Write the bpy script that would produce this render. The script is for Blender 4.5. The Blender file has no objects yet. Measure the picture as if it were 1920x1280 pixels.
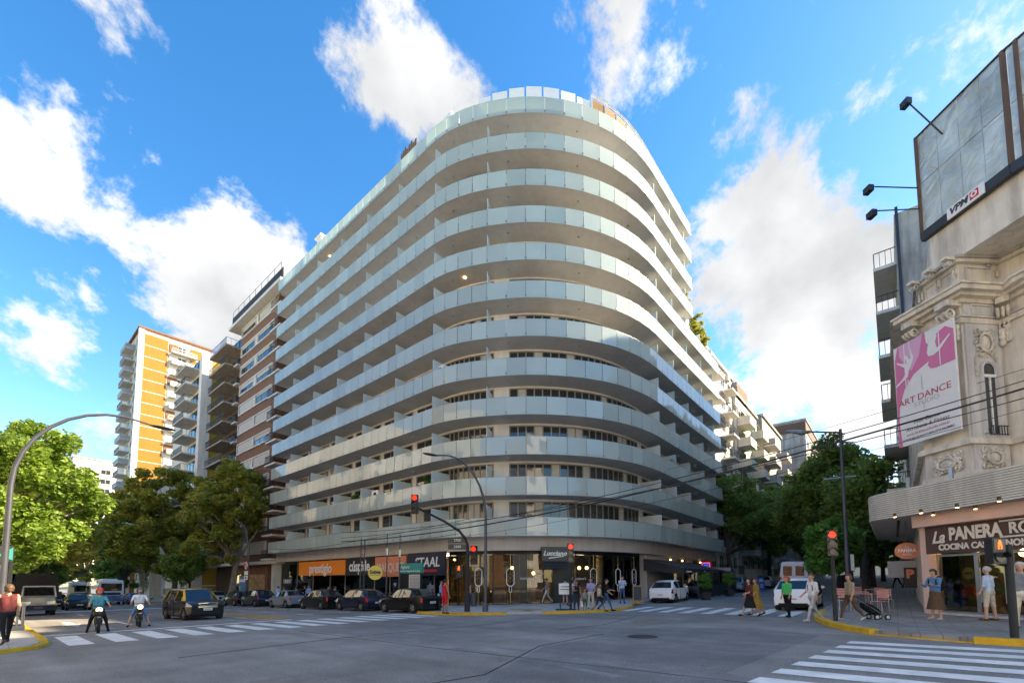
import bpy, bmesh, math, random
import numpy as np
from mathutils import Vector, Matrix
random.seed(7)
sc = bpy.context.scene
C = sc.collection
R = math.radians
# ---------------------------------------------------------------- camera
CZ = 1.6                       # eye height above datum
FPX, TH, AY, PH = 845.33, .0737, 1026.01, .7037
cd = bpy.data.cameras.new('camera'); cam = bpy.data.objects.new('camera', cd); C.objects.link(cam)
cd.sensor_width = 36; cd.lens = FPX / 1920 * 36; cd.shift_y = (AY - 640) / 1920
cd.clip_end = 6000; cd.clip_start = .1
cam.location = (0, 0, CZ); cam.rotation_euler = (math.pi/2 + TH, 0, PH - math.pi/2)
sc.camera = cam
# ---------------------------------------------------------------- sky, sun, exposure
SUN_AZ, SUN_EL = R(-42), R(31.5)
def ray(u, v):
    r = (u-960)/FPX; z = -(v-AY)/FPX
    d = math.cos(TH)-z*math.sin(TH); zz = math.sin(TH)+z*math.cos(TH)
    return Vector((math.cos(PH)*d+math.sin(PH)*r, math.sin(PH)*d-math.cos(PH)*r, zz))
w = bpy.data.worlds.new('World'); sc.world = w; w.use_nodes = True
nt = w.node_tree; N = nt.nodes; N.clear()
def nd(t, **k):
    n = N.new(t)
    for a, b in k.items(): setattr(n, a, b)
    return n
def lk(a, b): nt.links.new(a, b)
sky = nd('ShaderNodeTexSky', sky_type='NISHITA', sun_disc=False)
sky.sun_elevation = SUN_EL; sky.sun_rotation = math.pi/2 - SUN_AZ
sky.air_density = 1.0; sky.dust_density = .3; sky.ozone_density = 2.5; sky.altitude = 100
tc = nd('ShaderNodeTexCoord')
sep = nd('ShaderNodeSeparateXYZ'); lk(tc.outputs['Generated'], sep.inputs[0])
zz = nd('ShaderNodeMath', operation='MAXIMUM'); lk(sep.outputs[2], zz.inputs[0]); zz.inputs[1].default_value = 0.0
za = nd('ShaderNodeMath', operation='ADD'); lk(zz.outputs[0], za.inputs[0]); za.inputs[1].default_value = 1.1
dv = nd('ShaderNodeVectorMath', operation='DIVIDE'); lk(tc.outputs['Generated'], dv.inputs[0])
cmb = nd('ShaderNodeCombineXYZ')
for i in range(3): lk(za.outputs[0], cmb.inputs[i])
lk(cmb.outputs[0], dv.inputs[1])
n1 = nd('ShaderNodeTexNoise'); n1.inputs['Scale'].default_value = 8.5; n1.inputs['Detail'].default_value = 12; n1.inputs['Roughness'].default_value = .64; n1.inputs['Distortion'].default_value = .15
lk(dv.outputs[0], n1.inputs['Vector'])
acc = None
# cumulus banks: (pixel direction, angular cosine radius, weight)
for u, v, rad, wt in ((40, 130, .17, .22), (130, 120, .09, .12), (20, 250, .12, .2), (480, 480, .11, .3), (420, 560, .13, .3), (330, 520, .06, .16), (560, 430, .07, .16), (800, 60, .12, .22), (690, 130, .07, .16), (900, 110, .06, .12), (1180, 10, .12, .2), (1010, 0, .08, .12),
                      (1365, 470, .09, .3), (1430, 600, .2, .34), (1560, 650, .2, .32), (1600, 500, .08, .18), (1700, 120, .22, .13), (1640, 250, .14, .1), (1480, 280, .1, .07), (1800, 60, .14, .1), (60, 620, .13, .2), (180, 680, .12, .14), (1500, 760, .2, .24), (30, 760, .16, .18), (170, 830, .1, .15), (1880, 300, .2, .1), (300, 90, .05, .1)):
    dn = ray(u, v).normalized()
    dt = nd('ShaderNodeVectorMath', operation='DOT_PRODUCT'); lk(tc.outputs['Generated'], dt.inputs[0]); dt.inputs[1].default_value = dn
    mr = nd('ShaderNodeMapRange', interpolation_type='SMOOTHSTEP'); lk(dt.outputs['Value'], mr.inputs[0])
    mr.inputs[1].default_value = math.cos(rad*1.5); mr.inputs[2].default_value = 1; mr.inputs[3].default_value = 0; mr.inputs[4].default_value = wt
    if acc is None: acc = mr.outputs[0]
    else:
        ad = nd('ShaderNodeMath', operation='MAXIMUM'); lk(acc, ad.inputs[0]); lk(mr.outputs[0], ad.inputs[1]); acc = ad.outputs[0]
ad = nd('ShaderNodeMath', operation='ADD'); lk(acc, ad.inputs[0]); lk(n1.outputs['Fac'], ad.inputs[1])
mk = nd('ShaderNodeMapRange', interpolation_type='SMOOTHSTEP'); lk(ad.outputs[0], mk.inputs[0])
mk.inputs[1].default_value = .665; mk.inputs[2].default_value = .785
n2 = nd('ShaderNodeTexNoise'); n2.inputs['Scale'].default_value = 5; n2.inputs['Detail'].default_value = 6
lk(dv.outputs[0], n2.inputs['Vector'])
cr = nd('ShaderNodeMix', data_type='RGBA')
cmr = nd('ShaderNodeMapRange'); lk(n2.outputs['Fac'], cmr.inputs[0]); cmr.inputs[1].default_value = .36; cmr.inputs[2].default_value = .58
lk(cmr.outputs[0], cr.inputs[0])
cr.inputs[6].default_value = (1.75, 2.12, 2.8, 1); cr.inputs[7].default_value = (2.95, 3.5, 4.55, 1)
hs = nd('ShaderNodeHueSaturation'); hs.inputs['Saturation'].default_value = 1.38; hs.inputs['Hue'].default_value = .506; hs.inputs['Value'].default_value = 1.38
lk(sky.outputs[0], hs.inputs['Color'])
mx = nd('ShaderNodeMix', data_type='RGBA'); lk(mk.outputs[0], mx.inputs[0]); lk(hs.outputs[0], mx.inputs[6]); lk(cr.outputs[2], mx.inputs[7])
bg = nd('ShaderNodeBackground'); bg.inputs[1].default_value = .1
lk(mx.outputs[2], bg.inputs[0])
wo = nd('ShaderNodeOutputWorld'); lk(bg.outputs[0], wo.inputs[0])
sd = bpy.data.lights.new('sun', 'SUN'); sun = bpy.data.objects.new('sun', sd); C.objects.link(sun)
sd.energy = 4.6; sd.angle = R(.6); sd.color = (1, .93, .82)
sdir = Vector((math.cos(SUN_AZ)*math.cos(SUN_EL), math.sin(SUN_AZ)*math.cos(SUN_EL), math.sin(SUN_EL)))
sun.rotation_euler = sdir.to_track_quat('Z', 'Y').to_euler(); sun.location = (0, 0, 60)
vs = sc.view_settings; vs.view_transform = 'Standard'; vs.look = 'None'; vs.gamma = 1; vs.exposure = 1.8
vs.use_white_balance = True; vs.white_balance_temperature = 9000; vs.white_balance_tint = 10; vs.use_curve_mapping = False
# ---------------------------------------------------------------- helpers
def G(x, y):
    "street level: the avenue falls away, the side street climbs"
    return .12 + .003*min(x, 150) - .0205*max(-30, min(y, 200)) + .02*max(0, min(x, 150)-22)
def gnd(u, v, e=0.0):
    q = ray(u, v); lo, hi = .5, 500
    for _ in range(60):
        m = (lo+hi)/2
        if CZ+q.z*m > G(q.x*m, q.y*m)+e: lo = m
        else: hi = m
    return Vector((q.x*m, q.y*m, CZ+q.z*m))
class MB:
    def __init__(s): s.v = []; s.f = []; s.sm = False
    def add(s, vs, fs):
        n = len(s.v); s.v += [tuple(p) for p in vs]; s.f += [tuple(i+n for i in f) for f in fs]; return s
    def box(s, x0, x1, y0, y1, z0, z1):
        return s.add([(x, y, z) for z in (z0, z1) for y in (y0, y1) for x in (x0, x1)],
                     [(0, 2, 3, 1), (4, 5, 7, 6), (0, 1, 5, 4), (2, 6, 7, 3), (0, 4, 6, 2), (1, 3, 7, 5)])
    def rbox(s, c, ux, uy, sx, sy, sz):
        "box centred on c (bottom), axes ux uy (2d unit) and z"
        c = Vector(c); ux = Vector((*ux, 0)); uy = Vector((*uy, 0))
        return s.add([c+ux*a*sx/2+uy*b*sy/2+Vector((0, 0, z)) for z in (0, sz) for b in (-1, 1) for a in (-1, 1)],
                     [(0, 2, 3, 1), (4, 5, 7, 6), (0, 1, 5, 4), (2, 6, 7, 3), (0, 4, 6, 2), (1, 3, 7, 5)])
    def quad(s, *p): return s.add(p, [tuple(range(len(p)))])
    def prism(s, poly, z0, z1, cap=True):
        n = len(poly); f0 = z0 if callable(z0) else (lambda x, y: z0); f1 = z1 if callable(z1) else (lambda x, y: z1)
        vs = [(x, y, f0(x, y)) for x, y in poly]+[(x, y, f1(x, y)) for x, y in poly]
        fs = [(i, (i+1) % n, n+(i+1) % n, n+i) for i in range(n)]
        if cap: fs += [tuple(range(n-1, -1, -1)), tuple(range(n, 2*n))]
        return s.add(vs, fs)
    def tube(s, pts, rad, n=8, cap=True):
        pts = [Vector(p) for p in pts]; m = len(pts)
        if not isinstance(rad, (list, tuple)): rad = [rad]*m
        vs = []; up = Vector((0, 0, 1)); prev = None
        for i, p in enumerate(pts):
            t = (pts[min(i+1, m-1)]-pts[max(i-1, 0)]).normalized()
            a = prev if prev is not None else (up if abs(t.z) < .9 else Vector((1, 0, 0)))
            a = (a-t*a.dot(t)).normalized(); prev = a; b = t.cross(a)
            for k in range(n):
                an = 2*math.pi*k/n; vs.append(p+(a*math.cos(an)+b*math.sin(an))*rad[i])
        fs = [(i*n+k, i*n+(k+1) % n, (i+1)*n+(k+1) % n, (i+1)*n+k) for i in range(m-1) for k in range(n)]
        if cap: fs += [tuple(range(n-1, -1, -1)), tuple((m-1)*n+k for k in range(n))]
        return s.add(vs, fs)
    def lathe(s, prof, n=16, c=(0, 0, 0), ax='z'):
        vs = []
        for r, h in prof:
            for k in range(n):
                a = 2*math.pi*k/n; x, y = r*math.cos(a), r*math.sin(a)
                q = (x, y, h) if ax == 'z' else ((h, x, y) if ax == 'x' else (y, h, x))
                vs.append((q[0]+c[0], q[1]+c[1], q[2]+c[2]))
        m = len(prof)
        fs = [(i*n+k, i*n+(k+1) % n, (i+1)*n+(k+1) % n, (i+1)*n+k) for i in range(m-1) for k in range(n)]
        fs += [tuple(range(n-1, -1, -1)), tuple((m-1)*n+k for k in range(n))]
        return s.add(vs, fs)
    def ball(s, c, rx, ry, rz, n=10, m=7):
        prof = [(math.sin(math.pi*i/m), -math.cos(math.pi*i/m)) for i in range(m+1)]
        b = MB().lathe([(max(r, .01), h) for r, h in prof], n)
        return s.add([(c[0]+x*rx, c[1]+y*ry, c[2]+z*rz) for x, y, z in b.v], b.f)
    def sheet(s, poly, off=0.0, thick=None):
        "polygon laid on the street surface"
        bm = bmesh.new(); bm.faces.new([bm.verts.new((x, y, 0)) for x, y in poly])
        for x in (22, 150): bmesh.ops.bisect_plane(bm, geom=bm.verts[:]+bm.edges[:]+bm.faces[:], plane_co=(x, 0, 0), plane_no=(1, 0, 0))
        for y in (-30, 200): bmesh.ops.bisect_plane(bm, geom=bm.verts[:]+bm.edges[:]+bm.faces[:], plane_co=(0, y, 0), plane_no=(0, 1, 0))
        bmesh.ops.triangulate(bm, faces=bm.faces[:])
        bmesh.ops.recalc_face_normals(bm, faces=bm.faces[:])
        if bm.faces and bm.faces[0].normal.z < 0: bmesh.ops.reverse_faces(bm, faces=bm.faces[:])
        if thick:
            be = [e for e in bm.edges if e.is_boundary]
            r = bmesh.ops.extrude_edge_only(bm, edges=be); low = {e for e in r['geom'] if isinstance(e, bmesh.types.BMVert)}
        else: low = set()
        bm.verts.index_update()
        vs = [(v.co.x, v.co.y, G(v.co.x, v.co.y)+off-(thick if v in low else 0)) for v in bm.verts]
        s.add(vs, [[v.index for v in f.verts] for f in bm.faces]); bm.free(); return s
    def strip(s, path, wid, o0, o1):
        "kerb-like bar along a 2d path, from street level + o0 to + o1"
        n = len(path); L = []; Rr = []
        for i, p in enumerate(path):
            a = path[max(i-1, 0)]; b = path[min(i+1, n-1)]
            t = Vector((b[0]-a[0], b[1]-a[1])).normalized(); m = Vector((-t.y, t.x))*wid/2
            L.append((p[0]+m.x, p[1]+m.y)); Rr.append((p[0]-m.x, p[1]-m.y))
        vs = []
        for (a, b), (c, d) in zip(L, Rr):
            z1, z2 = G(a, b), G(c, d); vs += [(a, b, z1+o0), (a, b, z1+o1), (c, d, z2+o1), (c, d, z2+o0)]
        fs = []
        for i in range(n-1):
            for k in range(4): fs.append((4*i+k, 4*i+(k+1) % 4, 4*i+4+(k+1) % 4, 4*i+4+k))
        fs += [(0, 1, 2, 3), (4*n-1, 4*n-2, 4*n-3, 4*n-4)]
        return s.add(vs, fs)
    def build(s, name, mat, parent=None, world=True, smooth=None, kind=None, fix=True):
        me = bpy.data.meshes.new(name)
        off = parent.location if (parent is not None and world) else Vector((0, 0, 0))
        if parent is not None and world and parent.parent is not None: off = off+parent.parent.location
        me.from_pydata([(x-off[0], y-off[1], z-off[2]) for x, y, z in s.v], [], s.f)
        if fix:
            bm = bmesh.new(); bm.from_mesh(me); bmesh.ops.recalc_face_normals(bm, faces=bm.faces[:]); bm.to_mesh(me); bm.free()
        for m in (mat if isinstance(mat, list) else [mat]): me.materials.append(M[m] if isinstance(m, str) else m)
        if smooth or (smooth is None and s.sm):
            me.polygons.foreach_set('use_smooth', [True]*len(me.polygons))
            if hasattr(me, 'set_sharp_from_angle'): me.set_sharp_from_angle(angle=R(38))
        o = bpy.data.objects.new(name, me); C.objects.link(o)
        if parent is not None: o.parent = parent
        if kind: o['kind'] = kind
        return o
def tag(o, label, cat, group=None):
    o['label'] = label; o['category'] = cat
    if group: o['group'] = group
    return o
def thing(name, label, cat, loc=(0, 0, 0), rotz=0, group=None):
    o = bpy.data.objects.new(name, None); C.objects.link(o); o.location = loc; o.rotation_euler = (0, 0, rotz); o.empty_display_size = .3
    return tag(o, label, cat, group)
def slope_rot(o, ang):
    "set heading and lie on the street slope"
    x, y = o.location.x, o.location.y
    h = .5; nx = -(G(x+h, y)-G(x-h, y)); ny = -(G(x, y+h)-G(x, y-h))
    n = Vector((nx, ny, 1)).normalized(); f = Vector((math.cos(ang), math.sin(ang), 0)); f = (f-n*f.dot(n)).normalized(); l = n.cross(f)
    o.rotation_euler = Matrix((f, l, n)).transposed().to_euler()
M = {}
def mat(name, col, rough=.6, metal=0, var=.12, scale=3.0, bump=0, bscale=40, emit=0, trans=0, spec=.5, col2=None, coat=0, alpha=None, detail=5):
    m = bpy.data.materials.new(name); m.use_nodes = True; t = m.node_tree; b = t.nodes['Principled BSDF']; M[name] = m
    b.inputs['Base Color'].default_value = (*col, 1); b.inputs['Roughness'].default_value = rough; b.inputs['Metallic'].default_value = metal
    b.inputs['Specular IOR Level'].default_value = spec; b.inputs['Coat Weight'].default_value = coat
    if coat: b.inputs['Coat Roughness'].default_value = .04
    if trans: b.inputs['Transmission Weight'].default_value = trans
    if alpha is not None: b.inputs['Alpha'].default_value = alpha
    if emit: b.inputs['Emission Color'].default_value = (*col, 1); b.inputs['Emission Strength'].default_value = emit
    if var or col2:
        g = t.nodes.new('ShaderNodeNewGeometry'); nz = t.nodes.new('ShaderNodeTexNoise'); nz.inputs['Scale'].default_value = scale; nz.inputs['Detail'].default_value = detail; nz.inputs['Roughness'].default_value = .62
        t.links.new(g.outputs['Position'], nz.inputs['Vector'])
        r = t.nodes.new('ShaderNodeMapRange'); r.inputs[1].default_value = .3; r.inputs[2].default_value = .7; t.links.new(nz.outputs['Fac'], r.inputs[0])
        x = t.nodes.new('ShaderNodeMix'); x.data_type = 'RGBA'; t.links.new(r.outputs[0], x.inputs[0])
        c2 = col2 or tuple(c*(1+var) for c in col); c1 = col if col2 else tuple(c*(1-var) for c in col)
        x.inputs[6].default_value = (*c1, 1); x.inputs[7].default_value = (*c2, 1); t.links.new(x.outputs[2], b.inputs['Base Color'])
        m['mix'] = x.name
    if bump:
        g = t.nodes.new('ShaderNodeNewGeometry'); nz = t.nodes.new('ShaderNodeTexNoise'); nz.inputs['Scale'].default_value = bscale; nz.inputs['Detail'].default_value = 4
        t.links.new(g.outputs['Position'], nz.inputs['Vector'])
        bp = t.nodes.new('ShaderNodeBump'); bp.inputs['Strength'].default_value = bump; bp.inputs['Distance'].default_value = .02
        t.links.new(nz.outputs['Fac'], bp.inputs['Height']); t.links.new(bp.outputs[0], b.inputs['Normal'])
    return m
def text(body, size, m, parent, org, right, up, shear=0, bold=0, ext=.008, name='lettering', align='CENTER', world=True, space=1, sx=1):
    cu = bpy.data.curves.new('t', 'FONT'); cu.body = body; cu.size = size; cu.align_x = align; cu.align_y = 'CENTER'; cu.extrude = ext; cu.shear = shear; cu.offset = bold; cu.space_character = space
    cu.resolution_u = 3
    to = bpy.data.objects.new('t', cu); C.objects.link(to)
    me = bpy.data.meshes.new_from_object(to.evaluated_get(bpy.context.evaluated_depsgraph_get()))
    bpy.data.objects.remove(to); bpy.data.curves.remove(cu)
    rt = Vector(right).normalized(); u = Vector(up).normalized(); n = rt.cross(u); o0 = Vector(org)
    if world and parent is not None:
        o0 = o0-parent.location
        if parent.parent is not None: o0 = o0-parent.parent.location
    for v in me.vertices: v.co = o0+rt*v.co.x*sx+u*v.co.y+n*v.co.z
    me.materials.clear(); me.materials.append(M[m]); o = bpy.data.objects.new(name, me); C.objects.link(o); o.parent = parent
    return o
def copy_tree(o, parent=None):
    c = o.copy(); C.objects.link(c); c.parent = parent
    for ch in list(o.children): copy_tree(ch, c)
    return c
# ---------------------------------------------------------------- materials
mat('asphalt', (.185, .174, .16), .82, var=0, bump=.35, bscale=90, col2=(.26, .243, .222), scale=.9, detail=9)
mat('asphalt_new', (.165, .162, .158), .8, var=.2, bump=.3, bscale=90, scale=1.2)
mat('concrete_road', (.235, .225, .212), .85, var=.2, bump=.3, bscale=60, scale=1.3)
mat('earth', (.1, .1, .095), .9, var=.2, scale=.1)
mat('paving', (.2, .195, .185), .7, var=.25, bump=.2, bscale=25, scale=1.1)
mat('paving_light', (.33, .325, .31), .75, var=.15, bump=.2, bscale=25, scale=1.5)
mat('kerb_yellow', (.72, .42, .015), .6, var=0, col2=(.5, .28, .02), scale=3.5, bump=.3)
mat('kerb_grey', (.3, .29, .28), .8, var=.2)
mat('road_white', (.88, .87, .84), .65, var=0, col2=(.55, .55, .53), scale=2.2, detail=9)
mat('road_faded', (.2, .2, .205), .8, var=.25, scale=3)
mat('road_yellow', (.45, .25, .05), .7, var=.3, scale=2)
mat('patch_tan', (.2, .175, .15), .85, var=.25, scale=3)
mat('iron', (.05, .05, .05), .6, .6, var=.2)
mat('white_wall', (.84, .82, .79), .75, var=.05, scale=.6)
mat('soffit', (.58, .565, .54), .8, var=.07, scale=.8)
mat('fascia_grey', (.46, .43, .405), .75, var=.06, scale=.7)
mat('rail_metal', (.3, .3, .3), .35, .8, var=.05)
mat('frame_grey', (.27, .255, .235), .5, .2, var=.05)
mat('window_glass', (.03, .036, .04), .04, 0, var=0, spec=.9)
mat('curtain', (.5, .49, .46), .8, var=.15, scale=2)
mat('divider', (.5, .57, .57), .25, 0, var=.04)
mat('black_panel', (.013, .013, .014), .35, var=.1)
mat('black_matte', (.02, .02, .021), .75, var=.15)
mat('dark_metal', (.045, .048, .052), .45, .5, var=.1)
mat('pole_grey', (.075, .082, .095), .45, .4, var=.12)
mat('steel', (.45, .46, .47), .3, .9, var=.06)
mat('white_paint', (.78, .78, .76), .4, var=.03)
mat('cream_letter', (.72, .64, .55), .5, var=.03)
mat('gold', (.6, .42, .16), .35, .6, var=.06)
mat('tyre', (.016, .016, .017), .85, var=.15)
mat('rim', (.42, .43, .44), .3, .85, var=.04)
mat('underbody', (.01, .01, .01), .9, var=0)
mat('car_glass', (.012, .016, .02), .03, 0, var=0, spec=.9)
mat('headlight', (.7, .72, .74), .1, .2, var=0, coat=1)
mat('taillight', (.45, .012, .012), .15, 0, var=0, coat=1)
mat('chrome', (.7, .7, .71), .12, 1, var=0)
mat('plate_white', (.7, .7, .68), .5, var=.03)
for n_, c_ in (('black', (.008, .008, .009)), ('white', (.78, .78, .77)), ('silver', (.38, .4, .43)), ('grey', (.1, .105, .115)), ('yellow', (.78, .42, .015)), ('blue', (.03, .11, .3)), ('beige', (.42, .4, .33)), ('red', (.42, .03, .02)), ('navy', (.008, .014, .034)), ('greyblue', (.2, .24, .29)), ('truck', (.27, .28, .3))):
    mat('paint_'+n_, c_, .4, .15 if n_ in ('silver', 'grey', 'greyblue') else 0, var=.03, coat=.6, spec=.15)
mat('tarp', (.035, .036, .04), .8, var=.25, bump=.5, bscale=4)
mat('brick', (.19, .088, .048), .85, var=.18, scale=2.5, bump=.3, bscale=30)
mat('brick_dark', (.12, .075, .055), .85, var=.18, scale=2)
mat('trim_white', (.66, .63, .58), .7, var=.07)
mat('blind', (.46, .43, .38), .7, var=.05)
mat('balcony_conc', (.55, .53, .49), .8, var=.1)
mat('balcony_brown', (.36, .3, .24), .8, var=.15)
mat('orange_wall', (.3, .128, .007), .7, var=.05, scale=.4)
mat('yellow_wall', (.36, .23, .02), .7, var=.06, scale=.4)
mat('cream_wall', (.62, .58, .5), .75, var=.08, scale=.5)
mat('grey_wall', (.33, .33, .33), .8, var=.12, scale=.5)
mat('conc_stain', (.42, .4, .37), .85, var=.2, scale=.7)
mat('stone_cream', (.76, .69, .585), .8, var=0, col2=(.63, .56, .465), scale=1.1, bump=.25, bscale=18, detail=8)
mat('stone_grey_and_shade', (.6, .58, .56), .8, var=.1, scale=1.2, bump=.2, bscale=18)  # grey step stone; also carries the turned face's shade as colour
mat('stone_carved', (.66, .6, .5), .85, var=.2, scale=6, bump=.5, bscale=22)
mat('pink_wall', (.7, .46, .37), .7, var=.05)
mat('canopy_slat', (.7, .65, .55), .55, var=.06)
mat('canopy_gap', (.08, .07, .06), .8, var=0)
mat('brown_sign', (.085, .045, .035), .6, var=.06)
mat('green_blind', (.1, .25, .12), .7, var=.1)
mat('teal_sign', (.01, .26, .22), .5, var=.03)
mat('sign_orange', (.85, .22, .01), .45, var=.05, bump=.25, bscale=3)
mat('sign_terracotta', (.66, .22, .11), .55, var=.05)
mat('sign_navy', (.01, .015, .04), .5, var=0)
mat('sign_red', (.6, .03, .03), .5, var=0)
mat('sign_blue', (.03, .12, .4), .5, var=.03)
mat('sign_yellow', (.78, .62, .12), .5, var=.03)
mat('banner_white', (.72, .7, .68), .5, var=.03)
mat('banner_pink', (.66, .16, .32), .5, var=.03)
mat('banner_lilac', (.68, .36, .52), .5, var=.03)
mat('text_dark', (.06, .05, .06), .6, var=0)
mat('text_red', (.5, .1, .12), .6, var=0)
mat('text_grey', (.45, .44, .45), .6, var=0)
mat('pink_seat', (.62, .27, .22), .6, var=.1)
mat('wood', (.3, .17, .07), .6, var=.2, scale=6)
mat('awning', (.022, .022, .024), .8, var=.15)
mat('planter', (.04, .04, .042), .6, var=.1)
mat('screen_mesh', (.12, .12, .115), .6, var=.1)
mat('lamp_red', (1, .02, .01), .3, var=0, emit=.9)
mat('lamp_orange', (1, .1, .02), .3, var=0, emit=1)
mat('lamp_green', (.02, .8, .25), .3, var=0, emit=2)
mat('lamp_warm', (1, .62, .25), .3, var=0, emit=9)
mat('shop_fill_light', (1, .88, .72), .3, var=0, emit=4)  # glow of the strips added to brighten shop interiors
mat('lamp_head', (1, .75, .4), .3, var=0, emit=1.5)
mat('neon_blue', (.03, .12, 1), .3, var=0, emit=.6)
mat('neon_red', (1, .02, .02), .3, var=0, emit=.6)
mat('lamp_off', (.03, .03, .03), .2, var=0)
mat('interior', (.2, .165, .13), .8, var=.4, scale=1.5)
mat('interior_warm', (.42, .26, .12), .8, var=.5, scale=2)
mat('bark', (.16, .125, .09), .9, var=0, col2=(.3, .26, .19), scale=4, bump=.6, bscale=14)
mat('bark_dark', (.07, .055, .042), .9, var=.3, scale=4, bump=.6, bscale=14)
for n_, c_ in (('red', (.5, .02, .03)), ('blue', (.2, .33, .6)), ('navy', (.025, .03, .06)), ('white', (.68, .68, .69)), ('black', (.014, .014, .016)), ('teal', (.06, .3, .36)), ('denim', (.09, .2, .36)), ('jean', (.055, .09, .17)), ('khaki', (.34, .27, .18)), ('maroon', (.12, .03, .03)), ('mustard', (.36, .22, .04)), ('green', (.03, .5, .13)), ('lilac', (.36, .33, .55)), ('grey', (.19, .2, .22)), ('beige', (.5, .43, .34)), ('ltblue', (.38, .5, .66)), ('brown', (.11, .065, .04)), ('ltgrey', (.4, .41, .43)), ('cream', (.6, .56, .47)), ('forest', (.03, .12, .05)), ('pinkish', (.55, .3, .3))):
    mat('cloth_'+n_, c_, .85, var=.2, scale=11, spec=.2, bump=.6, bscale=13)
mat('skin', (.5, .28, .19), .55, var=.06)
mat('skin_tan', (.33, .17, .1), .55, var=.06)
mat('hair_dark', (.018, .013, .01), .6, var=.2)
mat('hair_brown', (.1, .05, .025), .6, var=.2)
mat('hair_red', (.36, .09, .025), .6, var=.2)
mat('hair_grey', (.45, .43, .4), .6, var=.1)
def glassmat():
    "frosted green-white balustrade glass: milky body under a clear polished face"
    m = mat('frosted_glass', (.52, .595, .56), .03, 0, var=.06, scale=.35, spec=.85)
    t = m.node_tree; b = t.nodes['Principled BSDF']; out = t.nodes['Material Output']
    oi = t.nodes.new('ShaderNodeObjectInfo'); gi = t.nodes.new('ShaderNodeNewGeometry'); ads = t.nodes.new('ShaderNodeMath'); ads.operation = 'ADD'; fr = t.nodes.new('ShaderNodeMath'); fr.operation = 'FRACT'
    t.links.new(oi.outputs['Random'], ads.inputs[0]); t.links.new(gi.outputs['Random Per Island'], ads.inputs[1]); t.links.new(ads.outputs[0], fr.inputs[0])
    vm = t.nodes.new('ShaderNodeMapRange'); vm.inputs[3].default_value = .88; vm.inputs[4].default_value = 1.08; t.links.new(fr.outputs[0], vm.inputs[0])
    hv = t.nodes.new('ShaderNodeHueSaturation'); t.links.new(vm.outputs[0], hv.inputs['Value']); t.links.new(t.nodes[m['mix']].outputs[2], hv.inputs['Color']); t.links.new(hv.outputs[0], b.inputs['Base Color'])
    tl = t.nodes.new('ShaderNodeBsdfTranslucent'); tl.inputs[0].default_value = (.68, .8, .74, 1)
    mxn = t.nodes.new('ShaderNodeMixShader'); mxn.inputs[0].default_value = .3
    t.links.new(b.outputs[0], mxn.inputs[1]); t.links.new(tl.outputs[0], mxn.inputs[2]); t.links.new(mxn.outputs[0], out.inputs[0])
    # slight waviness of toughened sheets, different in each pane
    g = t.nodes.new('ShaderNodeNewGeometry'); nz = t.nodes.new('ShaderNodeTexNoise'); nz.inputs['Scale'].default_value = .8; nz.inputs['Detail'].default_value = 1
    t.links.new(g.outputs['Position'], nz.inputs['Vector'])
    bp = t.nodes.new('ShaderNodeBump'); bp.inputs['Strength'].default_value = .25; bp.inputs['Distance'].default_value = .03
    t.links.new(nz.outputs['Fac'], bp.inputs['Height']); t.links.new(bp.outputs[0], b.inputs['Normal'])
glassmat()
def asphaltmat(m, dark, light):
    "aggregate speckle, wheel-worn large patches, fine cracks"
    t = m.node_tree; b = t.nodes['Principled BSDF']; x = t.nodes[m['mix']]; g = t.nodes.new('ShaderNodeNewGeometry')
    def noise(sc_, det, lo, hi, a, c):
        n_ = t.nodes.new('ShaderNodeTexNoise'); n_.inputs['Scale'].default_value = sc_; n_.inputs['Detail'].default_value = det; t.links.new(g.outputs['Position'], n_.inputs['Vector'])
        r_ = t.nodes.new('ShaderNodeMapRange'); r_.inputs[1].default_value = lo; r_.inputs[2].default_value = hi; r_.inputs[3].default_value = a; r_.inputs[4].default_value = c; t.links.new(n_.outputs['Fac'], r_.inputs[0]); return r_.outputs[0]
    a = noise(.22, 4, .35, .65, dark, light); c = noise(38, 2, .3, .7, .7, 1.35); st = noise(1.7, 6, .66, .78, 1, .62)
    vmp = t.nodes.new('ShaderNodeVectorMath'); vmp.operation = 'MULTIPLY'; vmp.inputs[1].default_value = (1.1, .05, 1); t.links.new(g.outputs['Position'], vmp.inputs[0])
    n3_ = t.nodes.new('ShaderNodeTexNoise'); n3_.inputs['Scale'].default_value = 1; n3_.inputs['Detail'].default_value = 3; t.links.new(vmp.outputs[0], n3_.inputs['Vector'])
    cr_ = t.nodes.new('ShaderNodeMapRange'); cr_.inputs[1].default_value = .35; cr_.inputs[2].default_value = .62; cr_.inputs[3].default_value = .84; cr_.inputs[4].default_value = 1.1; t.links.new(n3_.outputs['Fac'], cr_.inputs[0])
    q = a
    for o_ in (c, st, cr_.outputs[0]):
        mu = t.nodes.new('ShaderNodeMath'); mu.operation = 'MULTIPLY'; t.links.new(q, mu.inputs[0]); t.links.new(o_, mu.inputs[1]); q = mu.outputs[0]
    h_ = t.nodes.new('ShaderNodeHueSaturation'); t.links.new(x.outputs[2], h_.inputs['Color']); t.links.new(q, h_.inputs['Value']); t.links.new(h_.outputs[0], b.inputs['Base Color'])
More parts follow.
